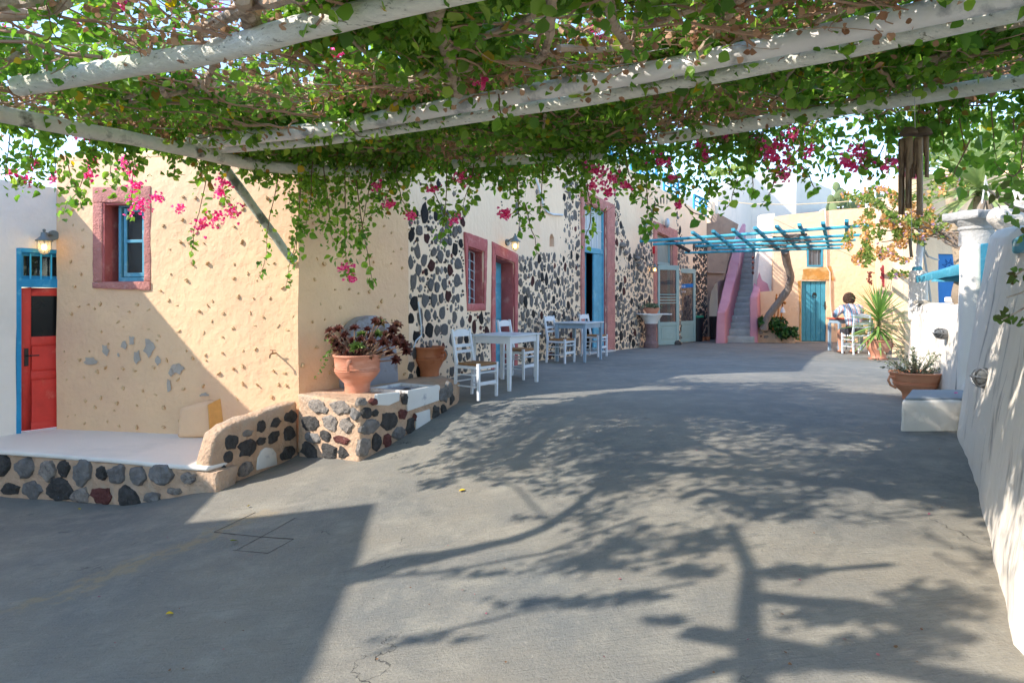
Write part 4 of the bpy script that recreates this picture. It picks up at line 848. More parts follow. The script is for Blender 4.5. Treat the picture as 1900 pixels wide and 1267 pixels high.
# blue door with painted flower, right
(l, t), (r_, _), (_, b_), _ = bd
M_bd = mat('cobalt_paint', (62, 124, 184), var=.06, bump=.1)
bdo = X3.esz(MB(), [(l, b_), (l, t), (r_, t), (r_, b_)], -.05, -.1).build('door', M_bd, fh, label='cobalt door with painted flower pattern')
c = X3.pt((l+r_)/2+.03, t-.28, -.045); orn = MB(); X3d = X3.d
for k in range(9):
    a = 2*math.pi*k/9; o_ = c+X3d*.19*math.cos(a)+Vector((0, 0, .19*math.sin(a)))
    orn.tube([c+X3d*(.09*math.cos(a-.28))+Vector((0, 0, .09*math.sin(a-.28))), o_, c+X3d*(.09*math.cos(a+.28))+Vector((0, 0, .09*math.sin(a+.28)))], .004, 4)
orn.tube([c+X3d*.09*math.cos(a)+Vector((0, 0, .09*math.sin(a))) for a in [i*2*math.pi/16 for i in range(17)]], .004, 4); orn.ball(c+Vector((0, 0, .02)), (.02, .01, .02))
orn.build('painted_flower', mat('navy', (30, 66, 120)), bdo)
pp = [X1.ray(u, v, .03) for u, v in ((1531, 391), (1532, 410), (1533, 440), (1534, 495), (1540, 505), (1541, 560), (1544, 590), (1551, 612))]
tag(MB().tube([pp[0]+Vector((-.03, .3, .02)), pp[0]+Vector((0, 0, .05))]+pp, .022, 6).build('wall_pipe', mat('pipe_cream', (214, 200, 180)), smooth=True), 'cream pipe running down the far yellow wall beside the blue plank door', 'pipe')
rp = [px(1325, 372, 22), px(1400, 379, 21), px(1480, 379.5, 20), px(1560, 375, 19), px(1650, 366, 17)]
tag(MB().tube([rp[0].lerp(rp[0], 0)]+rp[1:], .012, 5).build('rope', mat('rope_tan', (206, 180, 140))), 'tan rope strung across the terrace above the blue lattice', 'rope')
# ------------------------------------------------------------------ pots
def pot(name, label, cat, base, rt, rb, h, belly=None, rope=0, group=None, handles=0, soil=True, m=None, hang=0, feet=0, tilt=None):
    t = T(name, label, cat, base, group); m = m or M_terr
    pr_ = [(0, 0), (rb, 0), (rb*1.02, h*.05)]
    if belly: pr_ += [(rb*1.0, h*.12), (rb*1.08, h*.25), (belly*.86, h*.42), (belly*.98, h*.52), (belly, h*.56), (belly*1.02, h*.575), (belly*.99, h*.59), (belly*1.0, h*.61), (belly*1.02, h*.625), (belly*.98, h*.64), (rt*.94, h*.8), (rt*.96, h*.93)]
    else: pr_ += [(rb+(rt-rb)*.45, h*.4), (rb+(rt-rb)*.7, h*.6), (rb+(rt-rb)*.86, h*.8), (rt*.93, h*.92)]
    pr_ += [(rt, h*.945), (rt*1.01, h*.985), (rt*.99, h), (rt*.92, h), (rt*.9, h*.93), (rt*.84, h*.84), (0, h*.84)]
    o = MB().lathe(pr_, base, 36).build('pot_body', m, t, smooth=True, angle=60)
    if rope:
        mb = MB()
        for k in range(44): a = 2*math.pi*k/44; mb.ball(Vector(base)+Vector((rt*.95*math.cos(a), rt*.95*math.sin(a), h*rope)), (.011, .011, .009), 5, 4)
        mb.build('rope_band', m, t, smooth=True)
    for k in range(handles):
        a = (0 if k == 0 else math.pi)+hang; c_ = Vector(base)+Vector((math.cos(a)*rt*.93, math.sin(a)*rt*.93, h*.8)); o_ = Vector((math.cos(a), math.sin(a), 0)); 
        MB().tube([c_, c_+o_*.06+Vector((0, 0, .015)), c_+o_*.08+Vector((0, 0, -.03)), c_+o_*.05+Vector((0, 0, -.09)), c_+o_*-.015+Vector((0, 0, -.12))], [.018, .017, .015, .014, .018], 7).build('handle', m, t, smooth=True)
    if soil: MB().lathe([(rt*.88, h*.87), (rt*.5, h*.9), (0, h*.905)], base, 20).build('soil', mat('soil', (70, 56, 46), bump=1, bs=50), t, smooth=True)
    return t
ledge = lambda u, v: (lambda p: Vector((p.x, p.y, ZL)))(pz(u, v, ZL))
b1 = ledge(663, 727)
p1 = pot('flower_pot', 'large terracotta urn holding the dark succulent on the fountain ledge', 'pot', b1, .285, .145, .45, belly=.265, hang=0)
a = -math.pi/2-.1; c_ = b1+Vector((math.cos(a)*.265, math.sin(a)*.265, .385)); o_ = Vector((math.cos(a), math.sin(a), 0))
MB().tube([c_, c_+o_*.045+Vector((0, 0, .0)), c_+o_*.05+Vector((-.01, 0, -.05)), c_+o_*.02+Vector((-.015, 0, -.11))], [.03, .024, .018, .02], 8).build('handle', M_terr, p1, smooth=True)
b2 = ledge(797, 697); b2 = Vector((b2.x, b2.y, ZL))
pot('flower_pot', 'empty orange terracotta pot with a rope band at the end of the fountain ledge', 'pot', b2, .225, .135, .42, belly=.215, rope=.66, soil=False, m=M_terr2, handles=1, hang=-.5)
# dark succulent
M_aeo = mat('aeonium_leaf', (92, 40, 44), rough=.45, bump=0, rnd=((.0, (74, 36, 34)), (.4, (112, 60, 48)), (.72, (150, 104, 84)), (1.0, (128, 156, 70))), trans=.08)
def cloud(name, arr, m, parent=None, kind=None, rnd=None):
    me = bpy.data.meshes.new(name); V, Fc, rr = arr
    me.vertices.add(len(V)); me.vertices.foreach_set('co', V.astype(np.float32).ravel())
    nf, k = Fc.shape; me.loops.add(nf*k); me.loops.foreach_set('vertex_index', Fc.astype(np.int32).ravel())
    me.polygons.add(nf); me.polygons.foreach_set('loop_start', np.arange(0, nf*k, k, dtype=np.int32)); me.polygons.foreach_set('loop_total', np.full(nf, k, dtype=np.int32))
    me.update(calc_edges=True)
    at = me.attributes.new('rnd', 'FLOAT', 'POINT'); at.data.foreach_set('value', rr.astype(np.float32))
    me.materials.append(m); return link(name, me, None, parent, kind=kind)
LEAF_V = np.array([(0, 0, 0), (-.36, .22, .06), (-.40, .48, .10), (-.22, .78, .05), (0, 1.0, -.08), (.22, .78, .05), (.40, .48, .10), (.36, .22, .06), (0, .5, -.03)], float)
LEAF_F = np.array([(0, 8, 1), (1, 8, 2), (2, 8, 3), (3, 8, 4), (4, 8, 5), (5, 8, 6), (6, 8, 7), (7, 8, 0)])
BLADE_V = np.array([(-.035, 0, 0), (.035, 0, 0), (-.05, .35, .02), (.05, .35, .02), (-.03, .75, 0), (.03, .75, 0), (0, 1, -.03)], float)
BLADE_F = np.array([(0, 1, 3), (0, 3, 2), (2, 3, 5), (2, 5, 4), (4, 5, 6)])
SLIM_V = np.array([(0, 0, 0), (-.12, .45, .02), (.12, .45, .02), (0, 1, 0)], float); SLIM_F = np.array([(0, 2, 1), (1, 2, 3)])
def leaves(P, Dr, Up, size, rnd, tv=LEAF_V, tf=LEAF_F, wid=None):
    P = np.asarray(P, float); Dr = np.asarray(Dr, float); Up = np.asarray(Up, float); n = len(P)
    y = Dr/np.maximum(np.linalg.norm(Dr, axis=1, keepdims=True), 1e-6); x = np.cross(y, Up); x /= np.maximum(np.linalg.norm(x, axis=1, keepdims=True), 1e-6); z = np.cross(x, y)
    size = np.broadcast_to(np.asarray(size, float), (n,)); t = tv; w = 1.0 if wid is None else wid
    V = P[:, None, :]+size[:, None, None]*(t[None, :, 0:1]*w*x[:, None, :]+t[None, :, 1:2]*y[:, None, :]+t[None, :, 2:3]*z[:, None, :])
    Fc = (tf[None]+(np.arange(n)*len(t))[:, None, None]).reshape(-1, 3); rr = np.repeat(np.broadcast_to(np.asarray(rnd, float), (n,)), len(t))
    return V.reshape(-1, 3), Fc, rr
def cat_arr(L):
    V = []; Fc = []; rr = []; k = 0
    for v, f_, r_ in L: V.append(v); Fc.append(f_+k); rr.append(r_); k += len(v)
    return np.concatenate(V), np.concatenate(Fc), np.concatenate(rr)
def rosette(c, nrm, r, base, n=26):
    c = np.array(c); nrm = np.array(nrm, float); nrm /= np.linalg.norm(nrm); t = np.cross(nrm, (0.3, .2, 1)); t /= np.linalg.norm(t); b = np.cross(nrm, t)
    P = []; Dd = []; U = []; sz_ = []; rn = []
    for k in range(n):
        a = k*2.4; f_ = k/n; elv = .15+1.2*(1-f_); d = (t*math.cos(a)+b*math.sin(a))*math.cos(elv)+nrm*math.sin(elv)
        P.append(c); Dd.append(d); U.append(nrm+d*-.2); sz_.append(r*(.45+.6*f_)); rn.append(min(1, max(0, base+(1-f_)*.25+NR.uniform(-.12, .12))))
    return leaves(P, Dd, U, sz_, rn, LEAF_V*np.array([.62, 1, 1.6]), LEAF_F)
ae = T('aeonium_plant', 'dark burgundy aeonium with rosettes spilling over the urn rim', 'plant', b1+Vector((0, 0, .42)))
dd_ = b1.y; ros = [(655,632,9,.2),(672,622,11,.9),(706,612,0,0),(728,614,12,.3),(736,604,11,.5),(628,612,11,.3),(612,614,9,.35),(658,610,10,.1),(682,612,8,.1),(735,636,12,.3),(748,640,12,.2),(753,652,11,.15),(720,655,10,.3),(733,668,11,.2),(690,634,10,.4),(700,622,12,.95),(705,600,13,.7),(697,597,10,.3),(640,632,9,.3),(620,632,11,.6),(625,640,10,.35),(662,645,14,1.0),(650,640,10,.4),(640,622,9,.2),(680,640,10,.6),(712,636,12,.3),(724,626,12,.2),(670,630,9,.2),(690,648,10,.3),(645,648,9,.4),(635,645,8,.5),(742,627,9,.2),(610,625,8,.6),(688,624,9,.15),(716,622,10,.5)]
Ls = []; stem = MB(); basec = b1+Vector((0, 0, .4))
for (u, v, r, bs_) in ros:
    if not r: continue
    D_ = dd_+R.uniform(-.22, .16); c = px(u, v, D_); nrm = (c-basec-Vector((0, .1, -.1))); nrm = nrm.normalized()*.7+Vector((0, -.75, .35))
    Ls.append(rosette(c, nrm, r*D_/F*1.25, bs_)); m_ = (c+basec)/2+Vector((R.uniform(-.03, .03), 0, -.03)); stem.tube([basec+Vector((R.uniform(-.1, .1), R.uniform(-.08, .08), -.02)), m_, c], [.013, .01, .008], 5)
for k in range(60):
    c = basec+Vector((R.uniform(-.26, .26), R.uniform(-.22, .18), R.uniform(.0, .12))); Ls.append(rosette(c, (R.uniform(-.4, .4), -.6, .7), R.uniform(.03, .06), R.uniform(.1, .6), 16))
stem.build('stems', mat('succulent_stem', (140, 112, 92)), ae, smooth=True); cloud('rosettes', cat_arr(Ls), M_aeo, ae)
M_grn = mat('green_leaf', (86, 124, 52), rough=.5, bump=0, rnd=((0, (58, 92, 36)), (.6, (98, 140, 60)), (1, (150, 172, 80))), trans=.3)
P, Dd = [], []
for s_ in range(3):
    q = px(622-s_*3, 640+s_*4, dd_-.05); 
    for k in range(26): q2 = q+Vector((-.0045*k*(1+s_*.2), R.uniform(-.02, .02), -.006*k*(s_) if s_ else .003*k)); P.append(q2+Vector((R.uniform(-.02, .02),)*3)); Dd.append((R.uniform(-1, 1), R.uniform(-1, .3), R.uniform(-.6, .8)))
cloud('trailing_sprig', leaves(P, Dd, NR.normal(size=(len(P), 3)), .028, NR.rand(len(P))), M_grn, ae)
# ------------------------------------------------------------------ tables and chairs
M_wpaint = mat('white_wood_paint', (222, 224, 226), var=.04, vs=8, bump=.12, bs=30, rough=.5)
M_gpaint = mat('grey_white_paint', (198, 206, 210), var=.06, vs=6, bump=.1, bs=20, rough=.3)
M_bpaint = mat('grey_blue_paint', (146, 166, 180), var=.08, vs=6, bump=.15, bs=20, rough=.5)
def table(label, loc, rz, frame, L=.95, Wd=.68, H=.755):
    t = T('cafe_table', label, 'table', loc, 'painted tables along the stone facade'); z0 = Vector(loc)
    def b(c, d, nm, m, bv=.004): 
        MB().box(z0+Vector(c), d).build(nm, m, t, bevel=bv)
    b((0, 0, H-.011), (L, Wd, .022), 'tabletop', M_gpaint)
    for sx in (-1, 1):
        b((sx*(L/2-.055), 0, H-.07), (.02, Wd-.13, .09), 'apron', frame, .002)
        for sy in (-1, 1):
            x, y = sx*(L/2-.055), sy*(Wd/2-.055); mb = MB(); mb.hexa([z0+Vector((x+a*.022, y+c*.022, 0)) for a, c in ((-1,-1),(1,-1),(1,1),(-1,1))]+[z0+Vector((x+a*.032, y+c*.032, H-.023)) for a, c in ((-1,-1),(1,-1),(1,1),(-1,1))]); mb.build('leg', frame, t, bevel=.003)
    for sy in (-1, 1): b((0, sy*(Wd/2-.055), H-.07), (L-.13, .02, .09), 'apron', frame, .002)
    t.rotation_euler = (0, 0, rz); return t
fa = math.atan2(.88, .47)
def tpos(u, v, L=.95, Wd=.68):
    n = gp(u, v); d = Vector((.47, .883, 0)); p = Vector((-.883, .47, 0)); c = n+d*(L/2-.055)+p*(Wd/2-.055); return (c.x, c.y, G(n.x, n.y)-.0)
t1 = table('white painted table by the light blue door, nearest of the two along the stone facade', tpos(945, 726), fa, M_wpaint)
t2 = table('blue grey legged table in front of the tall double door', tpos(1085, 673), fa, M_bpaint)
M_rush = mat('rush_seat', (176, 128, 82), var=.25, vs=20, bump=1, bs=60, stretch=(1, 6, 1))
def chair(label, loc, rz, group='white rush seated chairs on the terrace'):
    t = T('taverna_chair', label, 'chair', (0, 0, 0), group); m = M_wpaint
    sw, sd, H, SH = .40, .37, .90, .45
    for sy in (-1, 1):
        MB().hexa([Vector((sd/2+a*.017, sy*sw/2*.98+c*.017, 0)) for a, c in ((-1,-1),(1,-1),(1,1),(-1,1))]+[Vector((sd/2+a*.02, sy*sw/2+c*.02, SH+.02)) for a, c in ((-1,-1),(1,-1),(1,1),(-1,1))]).build('leg', m, t, bevel=.004)
        mb = MB(); y = sy*sw/2*.92
        def sec(x, z, r): return [Vector((x+a*r, y+c*r, z)) for a, c in ((-1,-1),(1,-1),(1,1),(-1,1))]
        st_ = [sec(-sd/2-.03, 0, .016), sec(-sd/2, SH, .019), sec(-sd/2-.075, H, .016)]
        for q in st_: mb.v += [tuple(p) for p in q]
        for i in range(2):
            for k in range(4): mb.f.append((i*4+k, i*4+(k+1) % 4, i*4+4+(k+1) % 4, i*4+4+k))
        mb.f += [(3, 2, 1, 0), (8, 9, 10, 11)]; mb.build('rear_leg', m, t, bevel=.003)
        for z in (.17, .32): MB().tube([Vector((-sd/2-.02+.02*z, y, z)), Vector((sd/2, sy*sw/2*.98, z))], .010, 6).build('stretcher', m, t, smooth=True)
        MB().box((0, sy*sw/2*.96, SH-.035), (sd-.02, .018, .035)).build('seat_rail', m, t)
    for z in (.15, .30): MB().tube([Vector((sd/2, -sw/2, z+.05)), Vector((sd/2, sw/2, z+.05))], .010, 6).build('stretcher', m, t, smooth=True)
    MB().box((sd/2, 0, .21), (.014, sw-.03, .045)).build('front_slat', m, t)
    MB().tube([Vector((-sd/2-.02, -sw/2*.9, .22)), Vector((-sd/2-.02, sw/2*.9, .22))], .010, 6).build('stretcher', m, t, smooth=True)
    MB().box((sd/2, 0, SH-.035), (.018, sw-.03, .035)).build('seat_rail', m, t); MB().box((-sd/2, 0, SH-.035), (.018, sw*.88, .035)).build('seat_rail', m, t)
    mb = MB(); n = 14
    mb.hexa([Vector((-sd/2+.01, -sw/2*.86, SH-.012)), Vector((sd/2+.018, -sw/2-.01, SH-.012)), Vector((sd/2+.018, sw/2+.01, SH-.012)), Vector((-sd/2+.01, sw/2*.86, SH-.012)), Vector((-sd/2+.01, -sw/2*.86, SH+.018)), Vector((sd/2+.012, -sw/2, SH+.018)), Vector((sd/2+.012, sw/2, SH+.018)), Vector((-sd/2+.01, sw/2*.86, SH+.018))]); mb.build('seat', M_rush, t, bevel=.012, grid=.06, wob=.003, wf=20, smooth=True)
    for (z0, z1, crown) in ((.585, .62, 0), (.66, .70, 0), (.80, .875, 1)):
        x = -sd/2-.075*((z0+z1)/2-SH)/(H-SH); q = []
        for k in range(9):
            a = k/8; y = (-1+2*a)*sw/2*.90; q.append((y, z1+(crown*.022*math.sin(math.pi*a)**.7 if crown else .004*math.sin(math.pi*a)) - (crown*.012 if k in (1, 7) else 0)))
        mb = MB(); mb.prism([Vector((x-.007, -sw/2*.9, z0)), Vector((x-.007, sw/2*.9, z0))]+[Vector((x-.007, y, z)) for y, z in q[::-1]], (.014, 0, 0)); mb.build('back_slat', m, t)
    t.location = loc; t.rotation_euler = (0, 0, rz); return t
cr_ = math.atan2(-.56, .83)
ch = chair('white rush seated chair nearest the camera, left of the first table', (-.47, 8.98, G(-.47, 8.98)), cr_)
copy_tree(ch, label='white rush seated chair behind the first table, before the light blue door', loc=(.10, 10.45, 0), rz=cr_+.1)
copy_tree(ch, label='white rush seated chair left of the blue grey legged table', loc=(.93, 13.0, 0), rz=cr_+.05)
copy_tree(ch, label='white rush seated chair beyond the blue grey legged table, by the tall door', loc=(1.75, 14.5, 0), rz=cr_)
# ------------------------------------------------------------------ pedestal with basin and bowl
pc = gp(1208, 645); ped = T('stone_pedestal', 'dark red stone pedestal with a flared marble bowl in front of the glazed doors', 'pedestal', pc)
M_rst = mat('porous_red_stone', (132, 104, 100), var=.2, vs=8, bump=1, bs=30)
MB().lathe([(0, 0), (.19, 0), (.19, .12), (.16, .15), (.145, .2), (.14, .5), (.16, .54), (.17, .62), (0, .62)], pc, 14).build('pillar', M_rst, ped, smooth=True, bevel=0)
MB().lathe([(0, .62), (.17, .62), (.18, .68), (.26, .80), (.29, .84), (.0, .84)], pc, 18).build('bowl', M_marble, ped, smooth=True, angle=30)
mb = MB(); mb.box(pc+Vector((.06, 0, .86)), (.86, .42, .03), .35); slab = mb.build('slab', M_marble, ped, bevel=.008, grid=.08, wob=.012, wf=5)
bp = pc+Vector((.02, 0, .876)); pot('planter_bowl', 'small terracotta bowl with greens standing on the marble pedestal', 'pot', bp, .21, .13, .15)
sg = T('potted_greens', 'low grey green succulents growing in the bowl on the pedestal', 'plant', bp+Vector((0, 0, .14)))
P = [bp+Vector((R.gauss(0, .1), R.gauss(0, .08), R.uniform(.13, .24))) for _ in range(240)]
cloud('foliage', leaves(P, NR.normal(size=(240, 3))+np.array([0, 0, .5]), NR.normal(size=(240, 3)), .05, NR.rand(240)), mat('grey_green_leaf', (100, 116, 84), bump=0, rnd=((0, (60, 76, 50)), (1, (140, 150, 116)))), sg)
# bin, alcove clutter, door stop
c = px(1292, 590, 21.2); bz = G(c.x, c.y); tb = T('rubbish_bin', 'black rubbish bin with a green lid rim behind the open doors', 'bin', (c.x, c.y, bz))
MB().lathe([(0, 0), (.17, 0), (.22, .72), (.22, .74), (0, .74)], (c.x, c.y, bz), 20).build('bin_body', mat('black_plastic', (38, 38, 42), rough=.4), tb, smooth=True)
MB().lathe([(.225, .74), (.235, .77), (.225, .80), (0, .81)], (c.x, c.y, bz), 20).build('bin_lid', mat('green_plastic', (44, 140, 104), rough=.4), tb, smooth=True)
M_dwood = mat('dark_wood', (64, 56, 52), bump=.5, stretch=(4, 4, .5))
c = px(1322, 600, 22.6); cr = T('wooden_crate', 'dark wooden crate in the arched recess beside the stairs', 'crate', (c.x, c.y, -.1))
for k in range(5): MB().box((c.x-.16+k*.08, c.y, .28), (.07, .3, .74)).build('slat', M_dwood, cr, bevel=.006)
for u, m_, hh, rr, lb in ((1300, mat('cream_plastic', (200, 196, 170)), .3, .09, 'cream bucket beside the bin near the recess'), (1304.5, M_terr2, .13, .08, 'small orange pot on the floor right of the cream bucket'), (1313, M_terr2, .13, .08, 'small orange pot on the floor nearest the recess')):
    c = px(u, 627, 21.5 if u > 1301 else 21.9); z = G(c.x, c.y)
    tag(MB().lathe([(0, 0), (rr*.8, 0), (rr, hh), (rr*.9, hh), (0, hh*.8)], (c.x, c.y, z), 14).build('small_pot', m_, smooth=True), lb, 'pot')
c = gp(1257, 640); dsn = tag(MB().ball(c+Vector((0, 0, .05)), (.12, .09, .07), 10, 6, .03, 8).build('doorstop_stone', M_basblk, smooth=True), 'dark stone wedged at the foot of the open glazed door', 'stone')
# ------------------------------------------------------------------ planter with ivy, stakes, vine trunk, lattice
p0 = px(1407, 630, 20.7); pb = T('stone_planter', 'low lava stone planter against the far yellow wall', 'planter', (p0.x+.5, p0.y, -.12))
wp_ = Wall((px(1406, 0, 20.55).x, 20.55), (px(1476, 0, 20.3).x, 20.3))
mb = MB(); mb.prism([wp_.pt(0, -.3), wp_.pt(wp_.L, -.3), wp_.pt(wp_.L, -.3, -.45), wp_.pt(0, -.3, -.45)], (0, 0, .62)); mb.build('mortar_body', M_mort, pb, bevel=.03, grid=.12, wob=.015, wf=4, smooth=True)
stones([(440,800,50,50,'g'),(560,720,35,22,'g'),(565,785,45,18,'g'),(580,910,70,40,'g'),(450,900,25,20,'r')], wp_, pb, 1380, 560, 14.07, 0, .02)
iv = T('ivy_bush', 'dense green ivy bush spilling over the low stone planter', 'plant', wp_.pt(.6, -.1, .1))
P = []
for (u, v, ru, rv, n) in ((1413, 597, 7, 9, 420), (1443, 603, 16, 15, 1500), (1455, 617, 17, 14, 1200), (1473, 618, 7, 13, 420), (1430, 600, 12, 10, 400)):
    for _ in range(n):
        a, r = R.uniform(0, 6.28), abs(R.gauss(0, .5)); r = min(r, 1.05); c = px(u+math.cos(a)*r*ru, v+math.sin(a)*r*rv, 20.35+R.uniform(-.25, .1)+.25*r); P.append(c)
P = np.array(P); cloud('foliage', leaves(P, NR.normal(size=P.shape)+np.array([0, -.6, -.4]), NR.normal(size=P.shape)+np.array([0, -1, 1]), NR.uniform(.05, .1, len(P)), NR.rand(len(P))), mat('ivy_leaf', (44, 84, 36), bump=0, rough=.4, rnd=((0, (24, 50, 20)), (.7, (52, 98, 42)), (1, (96, 140, 70)))), iv)
tr = T('gnarled_vine', 'bare crooked grey vine rising to the blue lattice', 'vine', px(1419, 608, 20.2))
cr2 = [(1418,612,20.2,.12),(1420,598,20.2,.115),(1426,585,20.1,.105),(1440,567,20.0,.10),(1452,552,19.9,.10),(1463,535,19.8,.10),(1468,515,19.6,.095),(1461,490,19.4,.11),(1457,466,19.1,.12)]
MB().tube([px(u, v, D) for u, v, D, _ in cr2], [r for *_, r in cr2], 9).build('trunk', mat('grey_bark', (140, 128, 118), var=.2, vs=5, bump=.9, bs=12, stretch=(3, 3, .6)), tr, smooth=True, grid=.15, wob=.02, wf=4)
mb = MB()
for k in range(16):
    a = px(1457, 463, 19.0-R.uniform(0, 4)); q = [a]
    for j in range(9): q.append(q[-1]+Vector((R.uniform(-.35, .4), R.uniform(-.3, .25), R.uniform(-.04, .05))))
    q = [Vector((p.x, p.y, max(p.z, 2.62))) for p in q]; mb.tube(q, [.03-.0025*i for i in range(10)], 5)
mb.build('branches', mat('grey_bark', (140, 128, 118)), tr, smooth=True)
easel = T('wooden_rack', 'narrow wooden slat rack leaning on the yellow wall above the ivy', 'rack', px(1440, 600, 20.6))
M_owood = mat('orange_wood', (176, 112, 56), var=.15, vs=6, bump=.3)
for (ua, ub) in ((1434, 1441), (1441, 1447), (1447, 1454)): MB().tube([px(ua, 612, 20.25), px(ub, 546, 20.75)], .022, 4).build('slat', M_owood, easel)
MB().tube([px(1439, 553, 20.55), px(1458, 563, 20.5)], .04, 4).build('crossbar', M_owood, easel)
lc = px(1452.5, 575, 20.35); ln = T('hanging_lamp', 'little white lantern hanging from the wooden rack', 'lantern', lc)
MB().lathe([(0, .09), (.02, .08), (.06, .0), (.075, -.08), (0, -.085)], lc, 12).build('shade', M_wpaint, ln, smooth=True); MB().tube([lc+Vector((0, 0, .09)), lc+Vector((0, 0, .22))], .008, 4).build('wire', M_iron, ln)
# blue lattice: long poles and cross slats, all at one height
lt = T('blue_lattice_pergola', 'open blue wooden lattice canopy between the stone house and the yellow house', 'pergola', (4.5, 15, 2.6))
ZB = 2.6
far_ = [(1263, 470, 1573, 460), ]
P00, P01 = pz(1188, 448, ZB), pz(1614, 418, ZB); P10, P11 = pz(1263, 469.5, ZB), pz(1573, 459.5, ZB)
for (a, b, c, d) in ((1188,448,1614,418),(1212,453.5,1598,436),(1290,457,1588,445),(1320,461.5,1580,453),(1263,469.5,1573,459.5)):
    MB().tube([pz(a, b, ZB), pz((a+c)/2, (b+d)/2+.6, ZB-.01), pz(c, d, ZB)], .034, 7).build('pole', M_teal2 if 'M_teal2' in globals() else M_azlat, lt, smooth=True) if False else MB().tube([pz(a, b, ZB), pz((a+c)/2, (b+d)/2+.6, ZB-.01), pz(c, d, ZB)], .034, 7).build('pole', mat('lattice_blue', (76, 162, 178), var=.15, vs=5, bump=.3, rgb2=(30, 96, 120), s2=4, t2=(.55, .7)), lt, smooth=True)
for (a, b, c, d) in ((1285,437,1331,467),(1323,435,1362,467),(1360,432,1400,467),(1401,429,1441,465),(1441,426,1477,463),(1483,423,1502,464),(1527,420,1537,462),(1571,416,1571,460)):
    A_, B_ = pz(a, b, ZB), pz(c, d, ZB); dd2 = (B_-A_).normalized(); n2 = Vector((dd2.y, -dd2.x, 0))*.036
    MB().hexa([A_-n2+Vector((0, 0, .035)), A_+n2+Vector((0, 0, .035)), B_+n2+Vector((0, 0, .035)), B_-n2+Vector((0, 0, .035)), A_-n2+Vector((0, 0, .095)), A_+n2+Vector((0, 0, .095)), B_+n2+Vector((0, 0, .095)), B_-n2+Vector((0, 0, .095))]).build('cross_slat', MATS['lattice_blue'], lt, bevel=.008)
MB().tube([W2.ray(1243, 446, .0), pz(1280, 467, ZB-.03)], .05, 7).build('bracket_pole', M_dwood, lt, smooth=True)
wc = px(1397, 466, 18.8); chm = T('shell_string', 'short string of dark shells hanging from the lattice before the stairs', 'ornament', wc)
mb = MB(); mb.tube([wc, wc+Vector((0, 0, -.6))], .006, 4)
for k in range(4): mb.ball(wc+Vector((0, 0, -.18-.14*k)), (.035, .035, .045), 7, 5)
mb.build('shells', mat('shell_red', (96, 50, 44)), chm)
# ------------------------------------------------------------------ right hand courtyard wall
rw = T('courtyard_wall', 'long battered white courtyard wall rising at the right edge', 'wall', (3.5, 5, 0))
def sect(D, X, top, bat, th=.55, zb=None):
    zb = -1.2
    pr_ = [(0-.1, zb), (.0, -.35), (.02, .0), (bat*.30, top*.32), (bat*.6, top*.62), (bat*.86, top*.85), (bat*.97, top*.95), (bat+.05, top*.99), (bat+.12, top), (bat+th*.6, top), (bat+th, top*.97), (bat+th+.05, top*.5), (bat+th+.1, zb)]
    return [Vector((X+x*.94, D-x*.3, z)) for x, z in pr_]
secs = [sect(-3, 2.3, 1.5, .25), sect(.5, 2.12, 1.5, .25), sect(1.9, 1.95, 1.5, .26), sect(2.93, 2.14, 1.55, .27), sect(3.6, 2.55, 1.6, .28), sect(4.47, 3.06, 1.69, .3), sect(5.15, 3.45, 1.76, .32), sect(5.9, 3.86, 1.83, .29), sect(6.25, 4.06, 1.86, .28), sect(6.42, 4.17, 1.84, .30), sect(6.5, 4.26, 1.74, .34, .4)]
mb = MB(); nn = len(secs[0])
for s_ in secs: mb.v += [tuple(p) for p in s_]
for i in range(len(secs)-1):
    for k in range(nn): mb.f.append((i*nn+k, i*nn+(k+1) % nn, (i+1)*nn+(k+1) % nn, (i+1)*nn+k))
mb.f += [tuple(range(nn-1, -1, -1)), tuple((len(secs)-1)*nn+k for k in range(nn))]
mb.build('wall', M_whitew, rw, grid=.13, wob=.022, wf=1.6, smooth=True, angle=60)
# gate pier, low wall, post
def soft(name, pts, m, parent, bv=.06, g=.12, w=.018): return MB().hexa(pts).build(name, m, parent, bevel=bv, seg=3, grid=g, wob=w, wf=2.2, smooth=True, angle=60)
pa_ = T('gate_pier', 'white plastered gate pier carrying a carved stone capital', 'pier', (4.9, 7.3, 0))
X_ = lambda u, D: (u-CU)/F*D
zc = 1.79
soft('pier_body', [(X_(1776, 7.1), 7.1, -.3), (X_(1822, 6.9), 6.9, -.3), (X_(1840, 7.5)+.1, 7.5, -.3), (X_(1780, 7.6), 7.7, -.3), (X_(1781, 7.1), 7.1, zc), (X_(1822, 7.0), 7.0, zc), (X_(1840, 7.4), 7.4, zc), (X_(1784, 7.6), 7.6, zc)], M_white, pa_)
soft('pier_foot', [(X_(1772, 6.95), 6.95, -.2), (X_(1815, 6.7), 6.7, -.2), (X_(1830, 7.2), 7.2, -.2), (X_(1772, 7.4), 7.5, -.2), (X_(1786, 6.98), 6.98, .36), (X_(1815, 6.8), 6.8, .36), (X_(1825, 7.2), 7.2, .36), (X_(1784, 7.3), 7.3, .36)], M_whitew, pa_, .05)
gate = T('blue_gate', 'edge of a turquoise wooden gate beside the white pier', 'gate', (4.9, 6.9, .6))
MB().hexa([(X_(1819, 6.95), 6.95, .6), (X_(1831, 6.95), 6.95, .6), (X_(1833, 7.0)+.3, 7.1, .6), (X_(1821, 7.0), 7.0, .6), (X_(1819, 6.95), 6.95, 1.78), (X_(1832, 6.95), 6.95, 1.79), (X_(1833, 7.0)+.3, 7.1, 1.79), (X_(1821, 7.0), 7.0, 1.79)]).build('gate_stile', M_teal, gate, bevel=.006)
lw = T('low_wall', 'low white weathered wall with a bulkhead lamp between gate pier and post', 'wall', (5.2, 8.3, 0))
zt2 = 1.165
